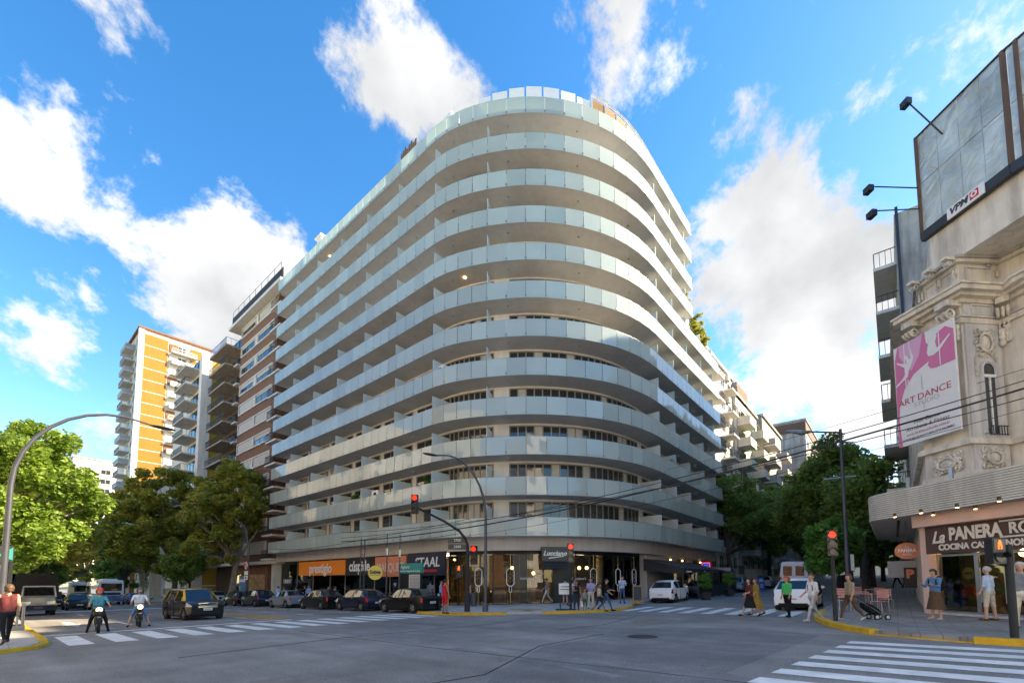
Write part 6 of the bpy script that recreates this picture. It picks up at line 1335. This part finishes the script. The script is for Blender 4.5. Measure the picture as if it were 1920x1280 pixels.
loft([(2.62, .92, .34, 1.12, .86), (1.9, .98, .29, 1.2, .965), (-2.3, .985, .29, 1.2, .975), (-2.43, .97, .34, 1.18, .96)], 'lower_body', 'paint_red', vn)
for s in (-1, 1): MB().box(-2.43, -2.4, s*.42-.3, s*.42+.3, 1.4, 2.15).build('rear_window', 'car_glass', vn, world=False); MB().box(-2.46, -2.42, s*.88-.06, s*.88+.06, .8, 1.3).build('taillight', 'taillight', vn, world=False)
MB().box(1.2, 1.95, -.86, .86, 1.5, 2.3).build('windscreen', 'car_glass', vn, world=False); MB().box(-1.8, 1, -.6, .6, 2.5, 2.62).build('roof_rack', 'pole_grey', vn, world=False); vn.rotation_euler.z += math.pi
for x in (1.6, -1.5):
    for s in (-1, 1): wheel(vn, x, s*.85, .33, .2)
def bus(label, loc, ang, rear):
    b = thing('bus', label, 'bus', tuple(loc), group='buses'); slope_rot(b, ang); L = 10.5
    loft([(-L/2, 1.2, .4, 2.95, 1.1), (-L/2+.15, 1.25, .35, 3.1, 1.15), (L/2-.4, 1.25, .35, 3.1, 1.15), (L/2, 1.2, .4, 2.9, 1.1)], 'body', 'paint_white', b)
    MB().box(-L/2-.02, L/2-.3, -1.27, 1.27, .45, 1.15).build('blue_skirt', 'paint_blue', b, world=False)
    for s in (-1, 1):
        for k in range(7): MB().box(-L/2+.35+1.4*k, -L/2+1.65+1.4*k, s*1.245-.02, s*1.245+.02, 1.35, 2.5).build('side_window', 'car_glass', b, world=False)
        MB().box(-L/2-.04, -L/2+.02, s*1.0-.12, s*1.0+.12, .9, 1.25).build('taillight', 'taillight', b, world=False)
    MB().box(-L/2-.05, -L/2+.05, -1.0, 1.0, 1.75, 2.7).build('rear_window', 'car_glass', b, world=False); MB().box(L/2-.1, L/2+.03, -1.08, 1.08, 1.2, 2.7).build('windscreen', 'car_glass', b, world=False)
    MB().box(-L/2-.03, -L/2, -.9, .9, 1.2, 1.55).build('rear_band', 'paint_navy', b, world=False); MB().box(-4.2, 3, -.7, .7, 3.1, 3.3).build('roof_unit', 'white_paint', b, world=False)
    for x in (3, -2.8):
        for s in (-1, 1): wheel(b, x, s*1.13, .46, .26)
bus('white and blue city bus seen from behind on the avenue', (10.9, 81, G(10.9, 81)), UPAV, True)
bus('second bus half hidden in front of the rear-view bus', (9.6, 97, G(9.6, 97)), UPAV+.0, False)
# motorcycles
def moto(label, loc, ang, big, glow):
    t = thing('motorcycle', label, 'motorcycle', tuple(loc), group='motorcycles at the stop line'); slope_rot(t, ang); r = .29
    for x in (.62, -.62):
        w_ = MB().lathe([(r*.78, -.05), (r, -.045), (r+.01, 0), (r, .045), (r*.78, .05)], 20, (x, 0, r), 'y'); w_.sm = True; w_ = w_.build('wheel', 'tyre', t, world=False)
        MB().lathe([(.05, -.06), (.05, .06)], 10, (x, 0, r), 'y').tube([(x-.22, 0, r), (x+.22, 0, r)], .008, 4).tube([(x, 0, r-.22), (x, 0, r+.22)], .008, 4).tube([(x-.16, 0, r-.16), (x+.16, 0, r+.16)], .008, 4).tube([(x-.16, 0, r+.16), (x+.16, 0, r-.16)], .008, 4).build('hub', 'rim', w_, world=False)
    for s in (-1, 1): MB().tube([(.62, s*.08, r), (.5, s*.08, .6), (.4, s*.07, .92)], .024, 6).build('fork', 'dark_metal', t, world=False); MB().tube([(-.62, s*.07, r), (-.3, s*.07, .42), (0, s*.06, .4)], .022, 5).build('swing_arm', 'dark_metal', t, world=False)
    m = MB().ball((.05, 0, .42), .24, .14, .2, 10, 7); m.sm = True; m.build('engine', 'dark_metal', t, world=False)
    m = MB().ball((.14, 0, .74), .27, .13, .12, 10, 7); m.sm = True; m.build('fuel_tank', 'black_panel' if big else 'paint_grey', t, world=False)
    m = MB().ball((-.34, 0, .74), .36, .13, .07, 10, 6); m.sm = True; m.build('seat', 'black_matte', t, world=False)
    MB().tube([(.34, -.36, .98), (.42, -.2, 1.0), (.42, .2, 1.0), (.34, .36, .98)], .016, 6).build('handlebar', 'dark_metal', t, world=False)
    for s in (-1, 1): MB().tube([(.36, s*.3, 1.0), (.38, s*.36, 1.16)], .008, 4).ball((.38, s*.38, 1.2), .02, .07, .045, 8, 5).build('wing_mirror', 'black_panel', t, world=False)
    MB().lathe([(.03, -.05), (.1, 0), (.105, .03)], 14, (.5, 0, .86), 'x').build('headlamp_shell', 'chrome' if big else 'paint_grey', t, world=False); MB().lathe([(.001, .03), (.095, .03), (.095, .04), (.001, .045)], 14, (.5, 0, .86), 'x').build('headlamp_lens', 'lamp_head', t, world=False)
    if not big: m = MB().ball((.47, 0, .72), .1, .19, .17, 10, 6); m.sm = True; m.build('fairing', 'black_panel', t, world=False); pass
    m = MB()
    for k in range(9): a = math.pi*(.15+.7*k/8); m.v += [(.62+.34*math.cos(a), s_*.06, r+.34*math.sin(a)) for s_ in (-1, 1)]
    m.f = [(2*k, 2*k+1, 2*k+3, 2*k+2) for k in range(8)]; m.build('mudguard', 'black_panel', t, world=False)
    MB().tube([(.1, -.14, .3), (-.3, -.17, .28), (-.75, -.18, .36)], [.03, .04, .05], 8).build('exhaust', 'steel', t, world=False)
    return t
p = gnd(184, 1186); B1 = (p.x+.05, p.y+.55); b1 = moto('small scooter-style motorcycle with bright headlamp at the stop line', (B1[0], B1[1], G(*B1)), DOWN-.1, False, 1)
p = gnd(262, 1175); B2 = (p.x+.05, p.y+.55); b2 = moto('round headlamp motorcycle at the stop line nearer the taxi', (B2[0], B2[1], G(*B2)), DOWN-.12, True, 1)
p = gnd(816, 1150); sx_, sy_ = p.x+1.3, p.y+1.2
b3 = moto('dark red motorcycle behind the man in red at the kerb', (sx_, sy_, G(sx_, sy_)+.12), .9, True, 0)
# ================================================================ people
def surfnet(d, org, h):
    ins = d < 0; nx, ny, nz = d.shape
    cnt = np.zeros((nx-1, ny-1, nz-1)); acc = np.zeros((nx-1, ny-1, nz-1, 3))
    co = [(a, b, c) for a in (0, 1) for b in (0, 1) for c in (0, 1)]
    def cut(a): return tuple(slice(o, n-1+o) for o, n in zip(a, d.shape))
    for a in co:
        for ax in range(3):
            if a[ax]: continue
            b = list(a); b[ax] = 1; da, db = d[cut(a)], d[cut(b)]; x = (ins[cut(a)] != ins[cut(b)])
            f = np.where(x, da/np.where(x, da-db, 1), 0); p = np.zeros(x.shape+(3,)); p[...] = a; p[..., ax] = f
            cnt += x; acc += p*x[..., None]
    act = cnt > 0; idx = -np.ones(act.shape, int); idx[act] = np.arange(act.sum())
    ijk = np.argwhere(act); V = (ijk+acc[act]/cnt[act][:, None])*h+org; F = []
    for ax in range(3):
        o1, o2 = [k for k in range(3) if k != ax]
        lo = [slice(0, n) for n in d.shape]; hi = lo[:]; lo[ax] = slice(0, d.shape[ax]-1); hi[ax] = slice(1, d.shape[ax])
        x = ins[tuple(lo)] != ins[tuple(hi)]; e = np.argwhere(x)
        e = e[(e[:, o1] > 0) & (e[:, o2] > 0) & (e[:, o1] < d.shape[o1]-1) & (e[:, o2] < d.shape[o2]-1)]
        q = []
        for s1, s2 in ((-1, -1), (0, -1), (0, 0), (-1, 0)):
            c = e.copy(); c[:, o1] += s1; c[:, o2] += s2; q.append(idx[c[:, 0], c[:, 1], c[:, 2]])
        q = np.stack(q, 1); fl = ins[tuple(lo)][e[:, 0], e[:, 1], e[:, 2]]
        if ax == 1: fl = ~fl
        q[~fl] = q[~fl][:, ::-1]; F.append(q)
    return V, np.concatenate(F)
def field(bones, lo, hi, h, k=.035):
    ax = [np.arange(a, b, h, dtype=np.float32) for a, b in zip(lo, hi)]; P = np.stack(np.meshgrid(*ax, indexing='ij'), -1)
    D = None; best = None; reg = None
    for a, b, ra, rb, rg in bones:
        a = np.array(a, np.float32); b = np.array(b, np.float32); ab = b-a; t = np.clip(((P-a)@ab)/max(float(ab@ab), 1e-9), 0, 1)
        d = np.linalg.norm(P-(a+t[..., None]*ab), axis=-1)-(ra+t*(rb-ra))
        if D is None: D = d; best = d.copy(); reg = np.full(d.shape, rg)
        else:
            hh = np.maximum(k-np.abs(D-d), 0)/k; D = np.minimum(D, d)-hh*hh*k*.25; m = d < best; best[m] = d[m]; reg[m] = rg
    return D, reg
def person(label, loc, ang, H=1.72, legs=((0, 0, 3), (0, 0, 3)), arms=((5, 10, 8), (5, 10, 8)), lean=0, top='cloth_white', bottom='cloth_navy', shoe='cloth_black', sleeve='short', leg='long', hair='hair_dark', hl='short', skin='skin', skirt=None, helmet=None, fat=1.0, seat=None, group=None, head=0):
    s = H/1.75; t = thing('person', label, 'person', tuple(loc), ang, group)
    rt = lambda v, a: Vector((v.x*math.cos(a)+v.z*math.sin(a), v.y, -v.x*math.sin(a)+v.z*math.cos(a)))
    Pv = Vector((0, 0, .93)); L_ = R(lean)
    def up(x, y, z): return Pv+rt(Vector((x, y, z-.93)), L_)
    B = []; SK, TP, BT, SH, SL, FA, SN_ = range(7)
    low = 9; hands = []
    for sd_, (f, kb, sp_) in zip((1, -1), legs):
        hip = Pv+Vector((0, .09*sd_, -.03)); f1 = R(f); q = R(sp_)*sd_
        d1 = Vector((math.sin(f1)*math.cos(q), math.sin(q), -math.cos(f1)*math.cos(q))); kn = hip+d1*.44; f2 = R(f-kb); q2 = q*.7
        d2 = Vector((math.sin(f2)*math.cos(q2), math.sin(q2), -math.cos(f2)*math.cos(q2))); an = kn+d2*.41
        toe = an+Vector((.17*math.cos(min(0, f2)*.8), .02*sd_, -.035+.17*math.sin(min(0, f2)*.8)*1.0))
        B += [(hip, kn, .088*fat, .06, BT), (kn, an, .056, .04, SN_), (an-Vector((.03, 0, .03)), toe, .043, .033, SH)]; low = min(low, an.z-.075, toe.z-.035)
    B += [(Pv+Vector((0, .055, -.02)), Pv+Vector((0, -.055, -.02)), .112*fat, .112*fat, BT)]
    for y in (-1, 1): B += [(up(0, y*.055, 1.02), up(0, y*.085, 1.34), .1*fat, .098, TP)]
    B += [(up(0, -.14, 1.41), up(0, .14, 1.41), .062, .062, TP), (up(.0, 0, 1.44), up(.015, 0, 1.55), .052, .047, SK)]
    for sd_, (f, eb, sp_) in zip((1, -1), arms):
        sh = up(0, .185*sd_, 1.41); f1 = R(f)+L_*0; q = R(sp_)*sd_
        d1 = Vector((math.sin(f1)*math.cos(q), math.sin(q), -math.cos(f1)*math.cos(q))); el = sh+d1*.29; f2 = R(f+eb); q2 = q*.4
        d2 = Vector((math.sin(f2)*math.cos(q2), math.sin(q2)-.15*sd_*(eb > 40), -math.cos(f2)*math.cos(q2))).normalized(); wr = el+d2*.25
        B += [(sh, el, .052, .042, SL), (el, wr, .04, .029, FA)]; hands.append((wr, d2, sd_))
    hc = up(.02+.03*(head > 0), 0, 1.645); hf = rt(Vector((1, 0, 0)), L_+R(head)); hu = rt(Vector((0, 0, 1)), L_+R(head))
    def hp(x, y, z): return hc+hf*x+Vector((0, y, 0))+hu*z
    B += [(hp(-.02, 0, .01), hp(.005, 0, .015), .09, .088, SK), (hp(.03, 0, -.04), hp(.045, 0, -.075), .062, .045, SK), (hp(.095, 0, -.005), hp(.108, 0, -.03), .012, .017, SK), (hp(-.01, .086, -.01), hp(-.01, .09, -.03), .02, .014, SK), (hp(-.01, -.086, -.01), hp(-.01, -.09, -.03), .02, .014, SK)]
    allp = np.array([p for b in B for p in (b[0], b[1])]); lo = allp.min(0)-.16; hi = allp.max(0)+.16
    D, reg = field(B, lo, hi, .024); V, F = surfnet(D, lo, .024)
    ij = np.clip(((V-lo)/.024+.5).astype(int), 0, np.array(reg.shape)-1); vr = reg[ij[:, 0], ij[:, 1], ij[:, 2]]
    fm = vr[F[:, 0]]; V = V.tolist(); F = F.tolist(); fm = fm.tolist(); h = MB()
    for wr, d, sd_ in hands:                      # palm, four fingers, thumb
        d = Vector(d); w_ = Vector((1, 0, 0)) if abs(d.x) < .6 else Vector((0, 1, 0)); w_ = (w_-d*w_.dot(d)).normalized(); n = d.cross(w_)
        h.tube([wr-d*.02, wr+d*.03, wr+d*.085], [.028, .034, .032], 6)
        for k, ln in enumerate((.06, .07, .066, .05)):
            p0 = wr+d*.08+w_*(.027-.018*k); h.tube([p0, p0+d*ln*.5-n*.008*sd_, p0+d*ln*.85-n*.03*sd_], [.0095, .009, .007], 5)
        p0 = wr+d*.03+w_*.03; h.tube([p0, p0+w_*.025+d*.025, p0+w_*.03+d*.05-n*.01*sd_], [.012, .011, .008], 5)
    o = len(V); V += [tuple(p) for p in h.v]; F += [tuple(i+o for i in f) for f in h.f]; fm += [SK]*len(h.f)
    zo = -low if seat is None else seat
    me = bpy.data.meshes.new('body'); me.from_pydata([(x*s, y*s, (z+zo)*s) for x, y, z in V], [], F)
    for m_ in (skin, top, bottom, shoe, {'none': skin}.get(sleeve, top), top if sleeve == 'long' else skin, bottom if leg == 'long' else skin): me.materials.append(M[m_])
    me.polygons.foreach_set('material_index', fm); me.polygons.foreach_set('use_smooth', [True]*len(fm))
    bd = bpy.data.objects.new('body', me); C.objects.link(bd); bd.parent = t
    def child(mb, name, m_): mb.v = [(x*s, y*s, (z+zo)*s) for x, y, z in mb.v]; mb.sm = True; return mb.build(name, m_, t, world=False)
    e = MB()
    for y in (-1, 1): e.ball(hp(.084, y*.034, .012), .008, .012, .007, 6, 4)
    child(e, 'eyes', 'hair_dark'); mo = MB().ball(hp(.088, 0, -.06), .006, .022, .006, 6, 4); child(mo, 'mouth', 'text_red')
    if helmet:
        g = MB().ball((0, 0, 0), .145, .13, .14, 16, 12); keep = [f for f in g.f if not all(g.v[i][0] > .045 and -.075 < g.v[i][2] < .05 for i in f)]
        child(MB().add([hp(x, y, z+.02) for x, y, z in g.v], keep), 'helmet', helmet)
    elif hl != 'bald':
        hb = [((-.025, 0, .02), (-.01, 0, .03), .1, .1, 0)]
        if hl in ('long', 'bob'): hb += [((-.05, 0, 0), (-.075, 0, -.16 if hl == 'long' else -.07), .085, .06, 0), ((-.03, .06, 0), (-.02, .075, -.08), .045, .03, 0), ((-.03, -.06, 0), (-.02, -.075, -.08), .045, .03, 0)]
        if hl == 'curly': hb = [((-.03, 0, .02), (0, 0, .04), .125, .115, 0), ((-.06, .04, -.05), (-.06, -.04, -.05), .08, .08, 0)]
        if hl == 'bun': hb += [((-.1, 0, .06), (-.1, 0, .06), .05, .05, 0)]
        d_, _ = field(hb, np.array((-.24, -.2, -.28)), np.array((.2, .2, .22)), .016, .03)
        ax = [np.arange(a, b, .016, dtype=np.float32) for a, b in zip((-.24, -.2, -.28), (.2, .2, .22))]; X, Y, Z = np.meshgrid(*ax, indexing='ij')
        face = np.maximum(.035-X, Z-.055); d_ = np.maximum(d_, -face)
        if hl in ('short', 'bun'): d_ = np.maximum(d_, -.035-Z+np.clip((X+.02)*.6, -.05, .03))
        hv, hfc = surfnet(d_, np.array((-.24, -.2, -.28)), .016); q = MB(); q.v = [tuple(hp(*p)) for p in hv]; q.f = [tuple(f) for f in hfc]; child(q, 'hair', hair)
    if skirt:
        m_, hem, flare = skirt; q = MB(); n = 18; rows = ((.99, .125), (.9, .155), ((.9+hem)/2, .155+flare*.5), (hem, .155+flare))
        for z, r_ in rows: q.v += [(r_*.85*math.cos(2*math.pi*k/n)*(1+.05*math.cos(6*math.pi*k/n*2)), r_*math.sin(2*math.pi*k/n)*fat, z) for k in range(n)]
        q.f = [(i*n+k, i*n+(k+1) % n, (i+1)*n+(k+1) % n, (i+1)*n+k) for i in range(3) for k in range(n)]; child(q, 'skirt', m_)
    return t, s, zo, [(w_*s+Vector((0, 0, zo*s))) for w_, _, _ in hands]
WALK = ((26, 8, 2), (-20, 22, 2)); WALK2 = ((-18, 25, 2), (24, 6, 2)); SW = ((-20, 15, 6), (22, 20, 6)); SW2 = ((22, 20, 6), (-20, 15, 6))
LEFT, RIGHT, TOC, AWAY = PH+math.pi/2, PH-math.pi/2, PH+math.pi, PH
def gp(u, v, e=0): p = gnd(u, v, e); return p
def put(l, u, v, e, ang, **k): return person(l, gp(u, v, e), ang, **k)
def localpt(t, p): a = t.rotation_euler.z; return Vector((t.location.x+p[0]*math.cos(a)-p[1]*math.sin(a), t.location.y+p[0]*math.sin(a)+p[1]*math.cos(a), t.location.z+p[2]))
def backpack(label, pr, m='cloth_black'):
    t, s, zo, _ = pr; q = localpt(t, (-.19*s, 0, (1.05+zo)*s)); b = thing('backpack', label, 'backpack', tuple(q), t.rotation_euler.z)
    g = MB().ball((0, 0, .17), .1, .17, .27, 12, 8); g.v = [(max(-.09, min(.09, x)), y, z) for x, y, z in g.v]; g.sm = True; g.build('pack', m, b, world=False); g = MB().ball((-.09, 0, .08), .05, .12, .12, 10, 6); g.sm = True; g.build('pocket', m, b, world=False)
    for y in (-.11, .11): MB().tube([(.06, y, .0), (.27, y, .1), (.28, y, .28), (.16, y, .4), (.04, y, .33)], .018, 5).build('strap', m, b, world=False)
def bag(label, pr, side, m, w_=.3, h_=.28, d_=.1):
    t, s, zo, hs = pr; q = localpt(t, hs[side]); b = thing('bag', label, 'bag', (q.x, q.y, q.z-.08), t.rotation_euler.z)
    g = MB(); g.add([(x*w_/2*(1 if z < -.2 else .82), y*d_/2*(1 if z < -.2 else .5), z) for z in (-.2-h_, -.19) for y in (-1, 1) for x in (-1, 1)], [(0, 2, 3, 1), (4, 5, 7, 6), (0, 1, 5, 4), (2, 6, 7, 3), (0, 4, 6, 2), (1, 3, 7, 5)]); g.build('bag_body', m, b, world=False)
    MB().tube([(-.09, 0, -.2), (-.07, 0, -.05), (0, 0, 0), (.07, 0, -.05), (.09, 0, -.2)], .01, 5).build('handle', m, b, world=False)
# riders
RL = ((48, 22, 30), (48, 22, 30)); RA = ((42, 28, 16), (42, 28, 16))
def rider(label, B_, ang, **k):
    f = Vector((math.cos(ang), math.sin(ang))); x, y = B_[0]-f.x*.22, B_[1]-f.y*.22; return person(label, (x, y, G(x, y)), ang, lean=10, arms=RA, **k)
rider('rider in red helmet, teal shirt and black trousers straddling the small motorcycle', B1, DOWN-.1, H=1.72, legs=((30, 24, 17), (30, 24, 17)), top='cloth_teal', bottom='cloth_black', helmet='paint_red', sleeve='short')
rider('rider in dark helmet, white shirt and blue shorts straddling the round-lamp motorcycle', B2, DOWN-.12, H=1.78, legs=((34, 22, 21), (34, 22, 21)), top='cloth_white', bottom='cloth_denim', leg='short', helmet='paint_grey')
# walkers
put('woman at the left edge in sleeveless floral top and black trousers walking off', 9, 1207, .12, LEFT-.5, H=1.66, legs=WALK2, arms=((30, 60, 8), (-10, 30, 8)), top='cloth_maroon', bottom='cloth_black', sleeve='none', hair='hair_brown', hl='bob', shoe='cloth_brown')
put('man in red jersey, red shorts and dark cap standing at the kerb', 834, 1150, .1, RIGHT+.9, H=1.76, arms=((15, 35, 8), (0, 15, 10)), top='cloth_red', bottom='cloth_red', leg='short', sleeve='none', skin='skin_tan')
put('person in dark shirt and grey trousers striding left before the shop entrance', 1025, 1131, .12, LEFT, H=1.78, legs=WALK, arms=SW, top='cloth_grey', bottom='cloth_ltgrey')
put('person in blue shirt and shorts behind the notice stand', 1060, 1132, .12, AWAY, H=1.7, top='cloth_ltblue', bottom='cloth_grey', leg='short')
put('man in pale blue shirt and jeans behind the traffic light post', 1077, 1136, .12, RIGHT, H=1.74, legs=WALK2, top='cloth_ltblue', bottom='cloth_jean', sleeve='long')
w = put('woman in black top and dark trousers at the kerb holding a white bag', 1081, 1146, .05, TOC+.2, H=1.62, arms=((5, 10, 10), (35, 60, 8)), top='cloth_black', bottom='cloth_navy', sleeve='none', hl='long', skin='skin_tan'); bag('white carrier bag held by the woman in black', w, 0, 'cloth_white')
put('child in grey shirt and green shorts waiting at the kerb', 1097, 1146, .05, TOC, H=1.2, arms=((40, 50, 10), (5, 10, 8)), top='cloth_grey', bottom='cloth_forest', leg='short', skin='skin_tan', shoe='cloth_red')
put('woman in lilac top and cream trousers waiting behind the child', 1108, 1141, .1, TOC-.1, H=1.7, arms=((20, 75, 6), (20, 75, 6)), top='cloth_lilac', bottom='cloth_cream', hair='hair_brown', hl='bun')
put('boy in patterned beige shirt and dark shorts stepping left at the kerb', 1124, 1146, .03, RIGHT-.5, H=1.5, legs=WALK, arms=SW, top='cloth_beige', bottom='cloth_navy', leg='short', skin='skin_tan')
put('bearded man in black shirt and jeans stepping off the kerb', 1137, 1145, .03, RIGHT-.2, H=1.76, legs=WALK2, arms=((25, 60, 6), (10, 40, 6)), top='cloth_black', bottom='cloth_jean', hair='hair_dark')
w = put('man in pale blue shirt and jeans looking at his phone by the shop', 1167, 1131, .12, TOC, H=1.76, arms=((30, 85, 4), (30, 85, 4)), top='cloth_ltblue', bottom='cloth_jean', sleeve='long', head=22); backpack('dark backpack of the man looking at his phone by the shop', w, 'cloth_navy')
put('woman in maroon top and black skirt crossing the side street', 1407, 1155, 0, LEFT+.1, H=1.64, legs=WALK2, arms=((20, 50, 8), (0, 20, 8)), top='cloth_maroon', bottom='cloth_black', skirt=('cloth_black', .42, .14), leg='short', hl='long')
put('woman in mustard dress crossing beside the one in maroon', 1419, 1153, 0, LEFT, H=1.62, legs=WALK, arms=SW2, top='cloth_mustard', bottom='cloth_mustard', skirt=('cloth_mustard', .36, .22), leg='short', hair='hair_brown', hl='bob')
w = put('red-haired woman in bright green top and black trousers crossing with a bag', 1478, 1157, 0, LEFT+.3, H=1.62, legs=((6, 4, 3), (-8, 10, 3)), arms=((10, 15, 8), (0, 10, 10)), top='cloth_green', bottom='cloth_black', hair='hair_red', hl='curly', fat=1.08); bag('black handbag of the red-haired woman in green', w, 0, 'cloth_black', .4, .3, .14)
w = put('young man in white shirt and grey trousers stepping off the kerb at right', 1526, 1165, 0, LEFT+.1, H=1.74, legs=WALK, arms=((-5, 25, 6), (10, 40, 6)), top='cloth_white', bottom='cloth_ltgrey', hair='hair_brown', shoe='cloth_cream'); backpack('black backpack of the young man in white', w)
w = put('woman in khaki shirt and brown trousers pulling a shopping trolley', 1596, 1162, .12, LEFT, H=1.56, legs=WALK2, arms=((5, 15, 6), (-30, 5, 10)), top='cloth_khaki', bottom='cloth_brown', hair='hair_brown', hl='bob', fat=1.15, shoe='cloth_cream')
w = put('woman in denim jacket and brown skirt reading her phone by the cafe', 1757, 1161, .12, LEFT+.2, H=1.64, arms=((25, 80, 6), (25, 80, 6)), top='cloth_denim', bottom='cloth_brown', skirt=('cloth_brown', .34, .12), leg='short', sleeve='long', hl='bob', shoe='cloth_beige', head=18); backpack('black backpack of the woman in denim', w)
put('elderly man in pale shirt and beige shorts facing the cafe doors', 1858, 1163, .12, AWAY+.3, H=1.68, legs=((2, 2, 8), (-2, 2, 8)), arms=((0, 25, 10), (0, 15, 10)), top='cloth_ltblue', bottom='cloth_beige', leg='short', hair='hair_grey', hl='short', shoe='cloth_brown', fat=1.1)
w = put('grey-haired man in dark grey shirt at the right edge', 1922, 1178, .12, LEFT+.7, H=1.72, arms=((5, 12, 8), (5, 12, 8)), top='cloth_grey', bottom='cloth_cream', hair='hair_grey', fat=1.15); bag('white and pink patterned bag at the right edge', w, 0, 'cloth_pinkish', .36, .4, .16)
put('distant person in black walking up the side pavement', 1683, 1101, .12, AWAY, H=1.72, legs=WALK, top='cloth_black', bottom='cloth_black')
put('distant person in jeans walking up the side pavement', 1697, 1101, .12, AWAY, H=1.75, legs=WALK2, top='cloth_black', bottom='cloth_jean')
# people on the pavement behind the parked cars
for u, X, l, k in ((523, 20.6, 'man in pale blue shirt behind the parked cars by the pillar', dict(top='cloth_ltblue', bottom='cloth_navy', sleeve='long')), (534, 20.4, 'woman in mustard top behind the parked cars', dict(top='cloth_mustard', hl='bob', H=1.62)), (557, 20.8, 'person in white shirt before the orange sign shop', dict(top='cloth_white', H=1.6)), (580, 20.2, 'man in blue shirt with strap before the orange sign shop', dict(top='cloth_blue', sleeve='long')), (573, 20.9, 'dark dressed person beside the man in blue', dict(top='cloth_black')), (616, 21.2, 'dark haired person at the bookshop window', dict(top='cloth_pinkish', H=1.6, hl='bob')), (629, 21.3, 'person in white at the bookshop window', dict(top='cloth_white', H=1.6, skin='skin_tan')), (741, 20.8, 'person in dark blue jacket at the metro entrance', dict(top='cloth_navy', hair='hair_grey', sleeve='long')), (807, 20.6, 'man with glasses in dark grey near the navy sign', dict(top='cloth_grey', H=1.8)), (827, 20.4, 'person in blue hooded top behind the man in red', dict(top='cloth_blue', H=1.78, sleeve='long'))):
    y = yl(u, X); person(l, (X, y, G(X, y)+.12), random.choice((TOC, LEFT, RIGHT, AWAY, DOWN)), **k)
# shopping trolley
p = gp(1640, 1161, .12)
t = thing('shopping_trolley', 'black wheeled shopping trolley tilted behind the woman in khaki', 'trolley', (p.x, p.y, p.z), LEFT)
m = MB().ball((.12, 0, .36), .36, .17, .17, 12, 8); m.v = [(x, max(-.15, min(.15, y)), z+.45*(x-.12)) for x, y, z in m.v]; m.sm = True; m.build('sack', 'cloth_black', t, world=False)
MB().tube([(-.3, .16, .1), (.2, .14, .42), (.85, .05, .85)], .014, 5).tube([(-.3, -.16, .1), (.2, -.14, .42), (.85, -.05, .85)], .014, 5).build('frame', 'steel', t, world=False); MB().tube([(.85, .06, .85), (.85, -.06, .85)], .018, 6).build('handle', 'black_matte', t, world=False)
for x in (-.3, .06):
    for y in (-.18, .18): w_ = MB().lathe([(.04, -.02), (.1, -.02), (.1, .02), (.04, .02)], 14, (x, y, .1), 'y').build('wheel', 'tyre', t, world=False); MB().lathe([(.06, -.022), (.06, .022)], 12, (x, y, .1), 'y').build('rim', 'rim', w_, world=False)
